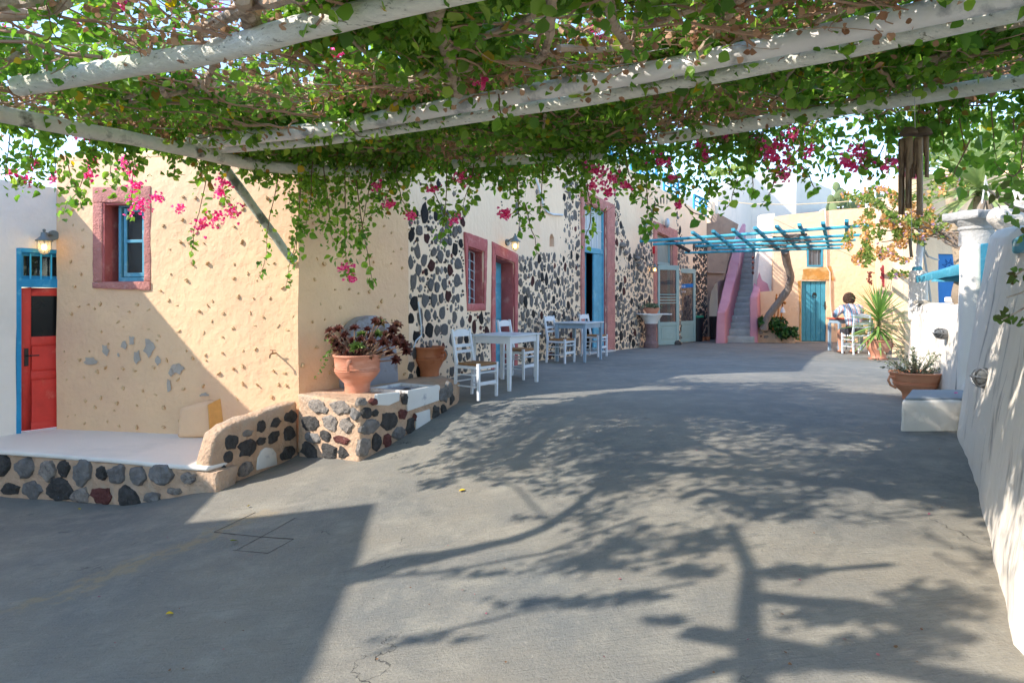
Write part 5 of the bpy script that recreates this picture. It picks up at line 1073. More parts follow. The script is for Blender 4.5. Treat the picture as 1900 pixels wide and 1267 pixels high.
soft('wall_body', [(4.70, 7.1, -.3), (5.15, 7.0, -.3), (6.0, 9.7, -.3), (5.46, 9.55, -.3), (4.76, 7.1, zt2), (5.2, 7.0, zt2), (6.05, 9.7, zt2), (5.56, 9.5, zt2)], M_whitew, lw, .07)
soft('post', [(X_(1685, 9.45), 9.45, .9), (X_(1721, 9.25), 9.25, .9), (X_(1724, 9.7), 9.7, .9), (X_(1687, 9.8), 9.8, .9), (X_(1685, 9.45), 9.45, 1.61), (X_(1720, 9.25), 9.25, 1.61), (X_(1722, 9.6), 9.6, 1.61), (X_(1687, 9.7), 9.7, 1.61)], M_whitew, lw, .05)
MB().hexa([px(1695, 563.5, 9.1), px(1724, 563.5, 9.0), px(1724, 563.5, 9.25), px(1696, 563.5, 9.3), px(1695, 558, 9.1), px(1724, 557.5, 9.0), px(1724, 557.5, 9.25), px(1696, 558, 9.3)]).build('wooden_ledge', mat('grey_wood', (168, 156, 138)), lw)
# blue rails
rl = T('blue_handrail', 'cracked turquoise beam sloping between the low post and the gate pier', 'rail', px(1700, 520, 9.1))
MB().hexa([px(1699, 526, 9.0), px(1700, 521, 9.25), px(1786, 500, 7.6), px(1786, 509, 7.2), px(1699, 515, 9.0), px(1700, 512, 9.25), px(1786, 487, 7.6), px(1786, 491, 7.2)]).build('beam', M_teal, rl, bevel=.012, grid=.1, wob=.01, wf=6, smooth=True)
MB().hexa([px(1727, 523, 8.2), px(1785, 523, 7.6), px(1785, 522, 7.8), px(1727, 522, 8.4), px(1740, 513, 8.2), px(1785, 511, 7.6), px(1785, 510, 7.8), px(1740, 512, 8.4)]).build('lower_beam', M_teal, rl, bevel=.008)
rl2 = T('blue_beam_end', 'weathered blue timber end jutting over the courtyard wall at the right edge', 'beam', px(1890, 450, 4.7))
MB().hexa([px(1877, 470, 4.75), px(1884, 470, 5.1), px(1960, 462, 4.6), px(1960, 468, 4.2), px(1876, 446, 4.75), px(1882, 447, 5.1), px(1960, 395, 4.6), px(1960, 396, 4.2)]).build('beam', mat('worn_blue_timber', (96, 158, 176), var=.2, vs=6, bump=.6, rgb2=(160, 180, 186), s2=5, stretch=(1, 1, 4)), rl2, bevel=.015, grid=.08, wob=.008, wf=6)
# carved capital and rocks
cc = Vector((X_(1818, 7.25), 7.3, zc)); cp = T('carved_capital', 'old grey marble capital on top of the white gate pier', 'capital', cc)
M_cap = mat('old_marble', (176, 172, 166), var=.12, vs=6, bump=.8, bs=18, rgb2=(120, 120, 120), s2=5, t2=(.55, .7))
MB().lathe([(0, 0), (.165, 0), (.16, .16), (.17, .165), (.175, .185), (.165, .2), (.215, .27), (.0, .275)], cc, 24).build('drum', M_cap, cp, smooth=True, angle=50)
MB().box(cc+Vector((0, 0, .315)), (.46, .44, .09), .25).build('abacus', M_cap, cp, bevel=.02, seg=2, grid=.06, wob=.014, wf=7, smooth=True)
for (u, v, D, r, w, lb) in ((1876, 407, 6.4, (.2, .17, .12), .07, 'large pale weathered rock lying on top of the courtyard wall'), (1867, 394, 6.75, (.075, .075, .055), .01, 'smooth round beige stone behind the weathered rock'), (1897, 372, 6.9, (.15, .13, .12), .03, 'beige boulder behind the wall top at the right edge')):
    c = px(u, v, D); tag(MB().ball(c, r, 14, 9, w, 5).build('rock', mat('limestone', (206, 196, 184), var=.1, vs=8, bump=.8, bs=20, rgb2=(150, 140, 128), s2=9, t2=(.6, .7)), smooth=True), lb, 'rock')
dc = px(1822, 380, 7.25); dw = T('driftwood_ornament', 'two driftwood pieces tied with cord on the marble capital', 'ornament', dc)
for u0, u1 in ((1817, 1825), (1840, 1832)): MB().tube([px(u0, 398, 7.2), px((u0*.6+u1*.4), 385, 7.2), px(u1, 372, 7.2)], [.03, .036, .022], 8).build('driftwood', mat('driftwood', (150, 132, 112), bump=.6), dw, smooth=True)
MB().tube([px(1822, 378, 7.18), px(1826, 350, 7.2), px(1829, 326, 7.2), px(1832, 350, 7.2), px(1838, 376, 7.18)], .008, 6).build('cord', mat('cord_white', (220, 216, 210)), dw)
sb_ = px(1735, 555, 8.6)
tag(MB().box(px(1768, 556, 7.9), (.14, .12, .06), .4).build('white_block', M_white, bevel=.015), 'small white block lying on the low wall beside the gate pier', 'block')
tag(MB().ball(px(1779, 540, 7.75), (.075, .09, .17), 12, 8, .03, 7).build('driftwood_stump', mat('driftwood', (150, 132, 112)), smooth=True), 'brown knotted stump propped against the gate pier', 'stump')
# bulkhead lamps
def bulkhead(c, n_, r, label):
    c = Vector(c); n_ = Vector(n_).normalized(); t = T('bulkhead_lamp', label, 'lamp', c, 'round caged bulkhead lamps on the white walls')
    q = n_.to_track_quat('Z', 'Y').to_matrix()
    def lt(prof, n=20): mb = MB(); mb.lathe(prof, (0, 0, 0), n); mb.v = [tuple(c+q@Vector(v)) for v in mb.v]; return mb
    lt([(0, 0), (r, 0), (r, .02), (r*.85, .035), (r*.8, .05), (0, .05)]).build('base', mat('old_aluminium', (130, 132, 134), metal=.7, rough=.4, bump=.3, bs=60), t, smooth=True)
    lt([(r*.72, .05), (r*.72, .075), (r*.6, .11), (r*.3, .13), (0, .135)]).build('dome', mat('frosted_glass', (104, 106, 106), rough=.15, bump=0), t, smooth=True)
    mb = MB()
    for a in (0, math.pi/2):
        d = Vector((math.cos(a), math.sin(a), 0)); mb.tube([c+q@(d*r*.92*math.cos(s_)+Vector((0, 0, .03+.12*math.sin(s_)))) for s_ in [math.pi*i/10 for i in range(11)]], .008, 5)
    mb.tube([c+q@Vector((r*.86*math.cos(s_), r*.86*math.sin(s_), .085)) for s_ in [2*math.pi*i/16 for i in range(17)]], .007, 5)
    mb.build('cage', MATS['old_aluminium'], t, smooth=True)
bulkhead(px(1834, 703, 5.12), (-.80, -.25, .15), .078, 'caged bulkhead lamp on the shaded face of the courtyard wall')
bulkhead(px(1752, 620, 7.85), (-.85, -.2, .12), .062, 'caged bulkhead lamp on the sunlit low wall')
# white block seat
bk = T('masonry_block', 'low white masonry block with a grey painted top beside the courtyard wall', 'block', (4, 6.7, 0))
soft('block_body', [(X_(1671, 6.42), 6.42, -.2), (X_(1786, 6.40), 6.40, -.2), (X_(1790, 7.0), 7.0, -.2), (X_(1680, 7.05), 7.05, -.2), (X_(1675, 6.42), 6.42, .28), (X_(1786, 6.40), 6.40, .27), (X_(1790, 7.0), 7.0, .28), (X_(1690, 7.05), 7.05, .28)], M_white, bk, .03, .1, .014)
soft('grey_top', [(X_(1678, 6.44), 6.44, .27), (X_(1788, 6.42), 6.42, .265), (X_(1790, 7.0), 7.0, .27), (X_(1691, 7.03), 7.03, .27), (X_(1680, 6.45), 6.45, .293), (X_(1787, 6.43), 6.43, .288), (X_(1788, 7.0), 7.0, .293), (X_(1692, 7.02), 7.02, .293)], mat('grey_floor_paint', (146, 150, 150), var=.1, bump=.4), bk, .012, .12, .004)
# white post with cables, strings of peppers
wpst = px(1711, 455, 9.5); tp_ = T('white_pole', 'white painted pole standing on the low post', 'pole', px(1706, 500, 9.5))
MB().tube([px(1703, 500, 9.5), px(1707, 460, 9.5), px(1712, 405, 9.5)], .045, 12).build('pole', M_wpaint, tp_, smooth=True); MB().lathe([(.0, 0), (.07, 0), (.06, .05), (.055, .06), (0, .06)], px(1702, 503, 9.5), 12).build('pole_foot', M_teal, tp_)
tag(MB().tube([px(1716, 418, 9.6), px(1714, 470, 9.6), px(1721, 512, 9.5), px(1727, 560, 9.4)], .014, 6).build('conduit', mat('grey_pvc', (170, 170, 166))), 'grey conduit dropping behind the white pole to the low wall', 'conduit')
tag(MB().tube([px(1716, 465, 9.8), px(1722, 476, 10.5), px(1735, 481, 12.5), px(1742, 482, 14.1)], .016, 5).build('cable', mat('grey_pvc', (170, 170, 166))), 'pale cable looping from the white pole to the cobalt door', 'cable')
for (u, v0, v1, rr, m_, lb) in ((1640, 495, 532, .06, mat('dried_red', (150, 60, 66), var=.4, vs=30), 'string of dried red peppers hanging on the yellow side wall'), (1614, 504, 528, .03, mat('dried_brown', (110, 60, 50)), 'short brown string of dried fruit hanging in the yellow corner')):
    D_ = 18.2 if u > 1630 else 20.3; mb = MB()
    for k in range(46): q = px(u+R.gauss(0, 2.2), v0+(v1-v0)*R.random(), D_-.25); mb.ball(q, (R.uniform(.02, rr*.8), .03, R.uniform(.03, rr)), 5, 4)
    tag(mb.build('pepper_string', m_), lb, 'ornament')
# ------------------------------------------------------------------ potted plants on the right
def soil_base(p): return Vector((p.x, p.y, G(p.x, p.y)))
ob = soil_base(px(1699, 600, 8.2)); pot('flower_pot', 'wide terracotta pot with ear handles holding the small olive', 'pot', ob, .29, .14, .33, belly=.245, handles=2, hang=.1, m=mat('terracotta_bright', (224, 154, 116), var=.08, bump=.2))
ol = T('olive_plant', 'small silvery olive shrub in the wide terracotta pot', 'plant', ob+Vector((0, 0, .29)))
P, Dd = [], []; tw_ = MB()
for k in range(46):
    a = R.uniform(0, 6.28); e = R.uniform(.25, 1.35); L = R.uniform(.22, .46); d = Vector((math.cos(a)*math.cos(e), math.sin(a)*math.cos(e)*.8, math.sin(e)*.85)); s_ = ob+Vector((d.x*.04, d.y*.04, .28)); pts = [s_]
    for j in range(7): pts.append(pts[-1]+(d+Vector((R.uniform(-.25, .25), R.uniform(-.25, .25), R.uniform(-.1, .2))))*L/7)
    tw_.tube(pts, [.006-.0007*i for i in range(8)], 4)
    for q, q2 in zip(pts[2:], pts[3:]+[pts[-1]+d*.02]):
        for _ in range(4): P.append(q+(q2-q)*R.random()); v_ = Vector((R.gauss(0, 1), R.gauss(0, 1), R.gauss(0, 1))); Dd.append(d*1.0+v_*.6)
tw_.build('twigs', mat('olive_twig', (120, 108, 92)), ol); cloud('foliage', leaves(P, Dd, NR.normal(size=(len(P), 3)), NR.uniform(.03, .055, len(P)), NR.rand(len(P)), SLIM_V, SLIM_F, 1.3), mat('olive_leaf', (120, 128, 100), bump=0, rnd=((0, (86, 98, 70)), (.6, (134, 142, 112)), (1, (176, 178, 156)))), ol)
def blades(c, n, L, up=(.0, 1.0), m=None, name='leaf', parent=None, droop=.25, wd=.035, ax=Vector((0, 0, 1)), stemh=.3, emin=-.5, emax=1.4, single=False):
    Ms = []
    for k in range(n):
        a = k*2.399+R.uniform(-.2, .2); f_ = k/n; e = emax-(emax-emin)*f_**.8+R.uniform(-.12, .12); d = Vector((math.cos(a)*math.cos(e), math.sin(a)*math.cos(e), math.sin(e))); LL = L*R.uniform(.8, 1.05)*(.8+.2*math.sin(math.pi*f_))
        s_ = c+Vector((0, 0, stemh*(1-f_))); side = d.cross(Vector((0, 0, 1))); side = side.normalized() if side.length > .05 else Vector((1, 0, 0)); nup = side.cross(d)
        mb = MB(); seg_ = 5; vs_ = []
        for j in range(seg_+1):
            t = j/seg_; p = s_+d*LL*t+Vector((0, 0, -droop*LL*t*t*math.cos(e))); w = wd*(.55+.45*math.sin(math.pi*min(1, t*1.6)/2))*(1-t**3)+.001
            vs_ += [p-side*w+nup*w*.35, p, p+side*w+nup*w*.35]
        fs_ = []
        for j in range(seg_):
            for q in (0, 1): fs_.append((j*3+q, j*3+q+1, j*3+q+4, j*3+q+3))
        mb.add(vs_, fs_); Ms.append(mb)
    for mb in Ms: mb.build(name, m, parent, smooth=True)
yb = soil_base(px(1630, 600, 13.8)); pot('flower_pot', 'terracotta pot on a saucer holding the spiky yucca beside the yellow wall', 'pot', yb+Vector((0, 0, .02)), .235, .14, .38, belly=.22, handles=1, hang=0)
tag(MB().lathe([(0, 0), (.18, 0), (.2, .035), (.17, .03), (0, .02)], yb, 20).build('saucer', M_terr, smooth=True), 'terracotta saucer under the yucca pot', 'saucer')
yu = T('yucca_plant', 'spiky green yucca in a terracotta pot beside the seated person', 'plant', yb+Vector((0, 0, .38)))
MB().tube([yb+Vector((0, 0, .33)), yb+Vector((.01, 0, .8)), yb+Vector((0, 0, 1.02))], [.035, .03, .02], 8).build('stem', mat('yucca_stem', (130, 112, 80), bump=.6), yu, smooth=True)
M_yuc = mat('yucca_leaf', (130, 160, 82), var=.25, vs=3, bump=0, rough=.45, trans=.2)
blades(yb+Vector((0, 0, .55)), 120, .82, m=M_yuc, parent=yu, stemh=.42, droop=.10, wd=.024, emin=-.65, emax=1.4)
# big dracaena behind the wall
dc_ = px(1815, 365, 9.4); dr_ = T('dracaena_tree', 'tall dracaena palm with long arching blades above the gate pier', 'tree', Vector((dc_.x, dc_.y, 0)))
MB().tube([Vector((dc_.x-.1, dc_.y+.3, 0)), Vector((dc_.x-.05, dc_.y+.1, 1.6)), dc_], [.07, .06, .05], 9).build('trunk', mat('palm_bark', (172, 150, 124), var=.2, vs=6, bump=.6, stretch=(1, 1, 6)), dr_, smooth=True)
M_drc = mat('dracaena_leaf', (164, 178, 118), var=.2, vs=2, bump=0, rough=.45, trans=.22)
blades(dc_, 95, 1.15, m=M_drc, parent=dr_, stemh=.3, droop=.22, wd=.045, emin=-.35, emax=1.35)
d2 = px(1770, 345, 10.6); dr2 = T('dracaena_tree', 'slimmer dracaena with leaning ringed trunk left of the gate pier', 'tree', Vector((d2.x, d2.y, 0)))
MB().tube([px(1792, 560, 10.2), px(1782, 480, 10.3), px(1772, 410, 10.4), px(1762, 365, 10.5), d2], [.1, .095, .085, .07, .05], 10).build('trunk', MATS['palm_bark'], dr2, smooth=True)
blades(d2+Vector((0, 0, .1)), 60, .95, m=M_drc, parent=dr2, stemh=.25, droop=.2, wd=.032, emin=-.2, emax=1.4)
# orange bougainvillea
M_twig = mat('vine_bark', (150, 128, 108), var=.2, vs=8, bump=.7, bs=25)
og = T('orange_bougainvillea', 'orange and lilac flowering shrub arching over the low wall', 'shrub', px(1810, 520, 8.6))
mb = MB(); tips = []
for k in range(9):
    pts = [px(1822+R.uniform(-8, 8), 530, 8.6), px(1800+R.uniform(-8, 8), 480-R.uniform(0, 12), 8.7), px(1768+R.uniform(-14, 12), 445-R.uniform(-8, 15), 8.8), px(1725+R.uniform(-25, 15), 420+R.uniform(-15, 22), 9.0), px(1660+R.uniform(-50, 30), 425+R.uniform(-45, 40), 9.3)]
    mb.tube(pts, [.022, .02, .016, .011, .006], 6)
mb.build('branches', M_twig, og, smooth=True)
P, kind_ = [], []
for (u, v, ru, rv, n) in ((1680,400,55,50,1500),(1630,440,55,45,1300),(1640,375,50,30,900),(1720,425,45,30,800),(1600,480,18,14,200),(1655,475,40,18,500),(1590,360,28,14,240),(1590,452,26,30,400),(1760,350,40,25,300),(1665,510,20,8,90),(1655,390,40,40,600)):
    for _ in range(n):
        a, r = R.uniform(0, 6.28), math.sqrt(R.random()); uu, vv_ = u+math.cos(a)*r*ru, v+math.sin(a)*r*rv
        if noise.noise(Vector((uu*.05, vv_*.05, 3))) < -.12: continue
        P.append(px(uu, vv_, 9.2+R.gauss(0, .28))); kind_.append(noise.noise(Vector((uu*.045, vv_*.045, 9))))
P = np.array(P); kd = np.array(kind_); pick = NR.rand(len(P)); isf = (kd+NR.normal(0, .12, len(P)) > -.02)
Q = P[~isf]; cloud('foliage', leaves(Q, NR.normal(size=Q.shape), NR.normal(size=Q.shape), NR.uniform(.03, .06, len(Q)), NR.rand(len(Q))), mat('sunny_leaf', (112, 136, 56), bump=0, rnd=((0, (72, 100, 36)), (.6, (124, 146, 66)), (1, (176, 176, 96))), trans=.3), og, kind='stuff')
Q = P[isf]; rn_ = np.where(NR.rand(len(Q)) < .12, .95, NR.uniform(0, .7, len(Q))); cloud('flowers', leaves(Q, NR.normal(size=Q.shape), NR.normal(size=Q.shape), NR.uniform(.025, .05, len(Q)), rn_, wid=1.2), mat('orange_bract', (220, 164, 96), bump=0, rnd=((0, (200, 130, 66)), (.75, (232, 186, 124)), (.9, (204, 160, 200)), (1, (206, 164, 206))), trans=.3), og, kind='stuff')
# prickly pears and shrubs on the skyline
pp_ = T('prickly_pear', 'prickly pear cactus on the skyline behind the far yellow house', 'cactus', (13.5, 27, 2.5)); M_cac = mat('cactus_pad', (116, 128, 84), var=.15, vs=3, bump=.2)
for k in range(46):
    u = R.uniform(1535, 1640); v = 392-R.random()*(50 if u > 1550 else 25)*(.6+.4*math.sin(u*.07)); c = px(u, v, 27+R.uniform(-.5, .5)); mb = MB(); r = R.uniform(.1, .19); mb.ball((0, 0, 0), (r, .04, r*1.35), 10, 7); a, b = R.uniform(-.9, .9), R.uniform(-1, 1); M3 = Matrix.Rotation(b, 3, 'Z')@Matrix.Rotation(a, 3, 'Y'); mb.v = [tuple(c+M3@Vector(q)) for q in mb.v]; mb.build('pad', M_cac, pp_, smooth=True)
mb = MB(); mb.hexa([px(1530, 600, 28), px(1660, 600, 28), px(1660, 600, 31), px(1530, 600, 31), px(1545, 388, 28), px(1650, 384, 28), px(1650, 384, 31), px(1550, 388, 31)]); g_ = mb.build('bank', mat('dry_earth', (120, 104, 84), bump=1), pp_, grid=.4, wob=.15)
def bush(name, label, cat, blobs, D, n, size, m, z0=0, spread=.5):
    t = T(name, label, cat, (px(blobs[0][0], blobs[0][1], D).x, D, z0)); P = []
    tot = sum(b[2]*b[3] for b in blobs)
    for (u, v, ru, rv) in blobs:
        for _ in range(int(n*ru*rv/tot)):
            a, r = R.uniform(0, 6.28), math.sqrt(R.random()); P.append(px(u+math.cos(a)*r*ru, v+math.sin(a)*r*rv, D+R.gauss(0, spread)))
    P = np.array(P); cloud('foliage', leaves(P, NR.normal(size=P.shape), NR.normal(size=P.shape), size*NR.uniform(.7, 1.2, len(P)), NR.rand(len(P))), m, t, kind='stuff')
    b = blobs[0]; MB().tube([px(b[0], b[1]+b[3]+40, D), px(b[0], b[1], D)], [.12, .04], 6).build('trunk', M_twig, t); return t
M_far = mat('far_leaf', (134, 150, 84), bump=0, rnd=((0, (98, 120, 60)), (1, (186, 190, 110))), trans=.4)
bush('skyline_shrub', 'yellowish green shrub on the skyline above the upper white house', 'shrub', [(1375, 314, 30, 11), (1330, 320, 20, 8)], 33, 320, .2, M_far)
bush('skyline_tree', 'light green tree behind the dracaenas at the top right', 'tree', [(1800, 250, 110, 50), (1720, 280, 50, 28), (1880, 270, 60, 50)], 12, 2000, .085, M_far)
for (u, v0, v1, lb) in ((1611, 330, 372, 'short white pole standing among the prickly pears'), (1645, 280, 345, 'taller white pole rising behind the orange shrub')): tag(MB().tube([px(u, v1+30, 22), px(u, v0, 22)], .09, 8).build('white_pole', M_wpaint, smooth=True), lb, 'pole')
# ------------------------------------------------------------------ vine pergola overhead
ZP = 2.70
pg = T('vine_pergola', 'whitewashed timber pergola with round beams carrying the bougainvillea', 'pergola', (0, 5, 2.7))
M_beam = mat('whitewashed_beam', (240, 236, 220), var=.1, vs=5, bump=.6, bs=22, dist=.015, rgb2=(150, 146, 126), s2=6, t2=(.6, .68), stretch=(1.5, 7, 7), fine=.05)
M_pipe = mat('old_white_pipe', (242, 236, 228), var=.05, vs=3, bump=.15, bs=30, rough=.5, rgb2=(180, 178, 176), s2=4)
M_rwood = mat('rough_rail', (228, 224, 206), var=.15, vs=5, bump=.7, bs=20, rgb2=(110, 108, 94), s2=5, t2=(.55, .68))
def beam(uvs, r, m, name, z=ZP, wob=.012, n=12):
    pts = [pz(u, v, z) for u, v in uvs]; out = []
    for a, b in zip(pts, pts[1:]):
        k = max(2, int((b-a).length/.25))
        for i in range(k): out.append(a.lerp(b, i/k))
    out.append(pts[-1]); rr = [r*(1+.03*math.sin(i*.9)+.02*math.sin(i*.37)) for i in range(len(out))]
    return MB().tube(out, rr, n).build(name, m, pg, smooth=True, wob=wob, wf=4)
beam([(34, 160), (184, 133), (368, 103), (553, 55), (700, 18), (900, -28), (1250, -110)], .068, M_beam, 'beam', z=ZP, wob=.006)
beam([(352, 280), (600, 261), (900, 214), (1200, 166), (1550, 98), (1900, 20), (2100, -20)], .05, M_beam, 'beam', wob=.006)
beam([(352, 266), (600, 240), (900, 187), (1200, 135), (1550, 62), (1900, -14), (2100, -52)], .066, M_pipe, 'pipe', z=ZP+.03, wob=.0, n=16)
beam([(1225, 258), (1500, 213), (1900, 148), (2100, 112)], .055, M_beam, 'beam', wob=.006)
beam([(840, 305), (980, 296), (1120, 286)], .05, M_beam, 'beam')
beam([(-60, 192), (0, 212), (300, 268), (480, 308), (620, 318), (760, 318)], .062, M_rwood, 'rail', z=ZP-.08)
# lower beams carried on, out of frame, to the side rail whose shadow lies on the ground
def sh(u, v, z):   # the point at height z whose shadow falls on ground pixel (u, v)
    p = gp(u, v); t = (z-p.z)/-LZ; return Vector((p.x-LX*t, p.y-LY*t, z))
MB().tube([Vector((-2.62, 3.25, ZP)), sh(1392, 1060, ZP), sh(1388, 1160, ZP), sh(1392, 1262, ZP), Vector((-3.5, .3, ZP)), Vector((-3.8, -1.0, ZP))], [.025, .04, .05, .055, .06, .06], 10).build('rail', M_rwood, pg, smooth=True, wob=.01, wf=4)
for y0 in (2.0, .3): MB().tube([Vector((-3.4, y0, ZP+.03)), Vector((0, y0-1.7, ZP+.03)), Vector((2.6, y0-3.0, ZP+.03))], .06, 8).build('beam', M_beam, pg, smooth=True)
b_top, b_bot = px(428, 322, 7.55), WY.ray(545, 487, .05)
MB().tube([b_top+Vector((-.06, 0, .06)), b_bot], [.05, .048], 10).build('brace', mat('green_grey_post', (184, 188, 168), var=.15, vs=5, bump=.5, rgb2=(110, 116, 100), s2=5), pg, smooth=True, grid=.2, wob=.008, wf=5)
wr = MB()
for k in range(16):
    u = R.uniform(200, 1850); v = R.uniform(20, 260); a = pz(u, v, ZP+.08); wr.tube([a, a+Vector((R.uniform(-.9, .9), R.uniform(-.4, .6), -.04)), a+Vector((R.uniform(-1.6, 1.6), R.uniform(-.8, 1.0), .02))], .003, 4)
wr.build('tie_wires', mat('tie_wire', (170, 166, 158), bump=0), pg, kind='stuff')
# ------------------------------------------------------------------ bougainvillea
bv = T('bougainvillea_vine', 'large bougainvillea with green leaves and magenta flowers covering the pergola', 'vine', (-1, 5, 2.6))
def D_far(x): return 7.85-.6*(x+.2) if x > -.2 else 7.85
XLp = [(-2, -2.4), (1.5, -1.9), (2.6, -1.9), (3.2, -2.5), (3.7, -3.1), (4.4, -3.9), (5.2, -4.8), (6.0, -4.6), (6.7, -3.9), (7.2, -3.3), (7.85, -2.6), (8.3, -2)]
def X_left(y):
    for (a, xa), (b, xb) in zip(XLp, XLp[1:]):
        if a <= y <= b: return xa+(xb-xa)*(y-a)/(b-a)
    return -6
M_leafn = mat('bougainvillea_leaf', (112, 148, 62), rough=.45, bump=0, rnd=((0, (70, 106, 46)), (.35, (106, 146, 58)), (.7, (146, 178, 76)), (.93, (188, 202, 100)), (.97, (206, 170, 60)), (1.0, (150, 110, 60))), trans=.5)
M_dead = mat('dead_leaf', (176, 136, 104), rough=.8, bump=0, rnd=((0, (140, 98, 72)), (.6, (182, 138, 106)), (1, (206, 170, 138))), trans=.15)
M_fl = mat('magenta_bract', (228, 96, 152), rough=.6, bump=0, rnd=((0, (206, 48, 120)), (.5, (232, 92, 150)), (1, (246, 160, 190))), trans=.45)
M_bark = mat('limb_bark', (190, 168, 146), var=.2, vs=8, bump=.8, bs=25, rgb2=(140, 118, 100), s2=10)
# woody limbs seen from below
def limb(uvs, r0, r1=None, z=2.76, n=8, nm='branch'):
    r1 = r1 or r0*.6; pts = [pz(u, v, z+.06*math.sin(i*1.3)) for i, (u, v) in enumerate(uvs)]; out = []
    for a, b in zip(pts, pts[1:]):
        k = max(2, int((b-a).length/.09))
        for i in range(k):
            t = i/k; q = a.lerp(b, t); out.append(q+nv(q, 2.6)*.03)
    out.append(pts[-1]); m = len(out)
    MB().tube(out, [(r0+(r1-r0)*i/m)*(1+.12*math.sin(i*2.1)) for i in range(m)], n).build(nm, M_bark, bv, smooth=True, wob=r0*.18, wf=14)
for uv, a, b in (([(806,-30),(812,40),(830,100),(852,172)],.055,.04), ([(832,98),(880,82),(940,52),(990,30)],.028,.015), ([(848,132),(900,122),(965,112),(1010,98)],.024,.02), ([(715,245),(718,200),(745,155),(795,132),(836,150)],.018,.028), ([(722,205),(760,165),(800,150),(840,165)],.014,.018), ([(560,275),(640,286),(690,272),(716,242)],.010,.018),
    ([(1026,-20),(1020,60),(1008,100),(995,112)],.032,.026), ([(1118,-20),(1140,50),(1165,92),(1198,112)],.036,.026), ([(1040,88),(1110,92),(1160,88)],.022,.018), ([(1182,-10),(1176,60),(1150,122)],.018,.012), ([(1385,-10),(1350,30),(1330,68),(1298,96)],.028,.018), ([(1195,40),(1290,12),(1370,12),(1450,-15)],.022,.014), ([(1015,90),(1030,120),(1052,145)],.016,.016),
    ([(-20,34),(60,30),(125,4)],.04,.03), ([(-20,14),(40,2),(90,-10)],.04,.03), ([(370,62),(420,36),(450,18),(560,-8)],.034,.045), ([(450,-5),(462,28),(470,50)],.05,.06), ([(400,118),(385,160),(350,172),(305,178),(300,165)],.024,.018), ([(378,150),(395,190),(430,242)],.014,.008), ([(270,165),(225,180),(190,210),(150,216)],.02,.012), ([(270,180),(215,190),(190,220)],.012,.01),
    ([(1228,245),(1262,195),(1275,165)],.015,.02), ([(1475,128),(1435,188),(1385,212),(1300,245),(1230,250)],.014,.008), ([(1690,128),(1760,92),(1900,38)],.022,.034), ([(1740,112),(1800,100),(1910,92)],.012,.018), ([(1680,140),(1720,118),(1770,95)],.03,.02), ([(1012,215),(1008,255),(1002,290)],.014,.01), ([(745,262),(757,300),(752,322)],.009,.007), ([(782,258),(770,300),(768,325)],.009,.007), ([(1060,245),(1095,268),(1140,250)],.008,.006),
    ([(20,110),(40,95),(75,80)],.02,.014), ([(640,60),(700,120),(690,190)],.012,.008), ([(1500,60),(1440,90),(1360,120)],.012,.02), ([(1560,20),(1480,60),(1420,110)],.02,.014)):
    limb(uv, a, b)
tw = MB()
def in_canopy(x, y): return y < D_far(x) and x > X_left(y) and x < 4.6+.1*y
for k in range(2600):
    x, y = R.uniform(-6, 5), R.uniform(1.6, 8)
    if not in_canopy(x, y): continue
    p = Vector((x, y, ZP+.02+R.random()*.3)); a = R.uniform(0, 6.28); L = R.uniform(.2, .6); pts = [p]
    for j in range(5): a += R.uniform(-.6, .6); pts.append(pts[-1]+Vector((math.cos(a)*L/4, math.sin(a)*L/4, R.uniform(-.03, .02))))
    tw.tube(pts, [R.choice((.002, .003, .004, .009))]*6, 3, caps=False)
for k in range(170):
    x, y = R.uniform(-5, 4.6), R.uniform(2.6, 7.6)
    if not in_canopy(x, y): continue
    p = Vector((x, y, ZP+R.uniform(.0, .12))); a = R.uniform(0, 6.28); r0 = R.uniform(.005, .016); pts = [p]; n_ = R.randint(8, 16)
    for j in range(n_): a += R.uniform(-.45, .45); pts.append(pts[-1]+Vector((math.cos(a)*.1, math.sin(a)*.1, R.uniform(-.015, .018))))
    tw.tube(pts, [r0*(1-.6*j/n_) for j in range(n_+1)], 5, caps=False)
tw.build('twigs', mat('thin_twig', (172, 138, 112), bump=0), bv, kind='stuff')
# branches that overhang the open side and throw the long arm shaped shadows
arm = [sh(690, 1062, 3.6), sh(730, 1046, 3.5), sh(800, 1036, 3.4), sh(880, 1018, 3.3), sh(950, 1003, 3.2), sh(1010, 980, 3.1), sh(1070, 940, 3.0), sh(1130, 890, 2.9)]
arms = [(arm, [.16, .12, .085, .07, .06, .055, .045, .03]), ([sh(700, 1070, 3.5), sh(820, 1062, 3.3), sh(1000, 1030, 3.1), sh(1120, 985, 2.9), sh(1200, 960, 2.9)], .018),
 ([sh(1180, 1290, 2.75), sh(1290, 1250, 2.8), sh(1392, 1225, 2.8)], .045), ([sh(690, 1215, 2.9), sh(830, 1170, 2.9), sh(960, 1140, 2.9), sh(1100, 1118, 2.85), sh(1290, 1085, 2.8)], .014),
 ([sh(1392, 1110, 2.75), sh(1480, 1118, 2.8), sh(1580, 1125, 2.8), sh(1700, 1165, 2.85), sh(1800, 1190, 2.85)], .05), ([sh(1420, 1065, 2.75), sh(1500, 1060, 2.8), sh(1650, 1050, 2.85)], .03), ([sh(1400, 1215, 2.75), sh(1500, 1215, 2.8), sh(1640, 1222, 2.85)], .012), ([sh(1020, 975, 3.05), sh(960, 905, 2.95), sh(900, 885, 2.9)], .012), ([sh(1080, 1060, 2.85), sh(1200, 1040, 2.85), sh(1330, 1020, 2.8)], .016)]
for pts, r in arms: MB().tube(pts, r if isinstance(r, list) else [r]*len(pts), 8).build('branch', M_bark, bv, smooth=True, grid=.15, wob=.015, wf=3)
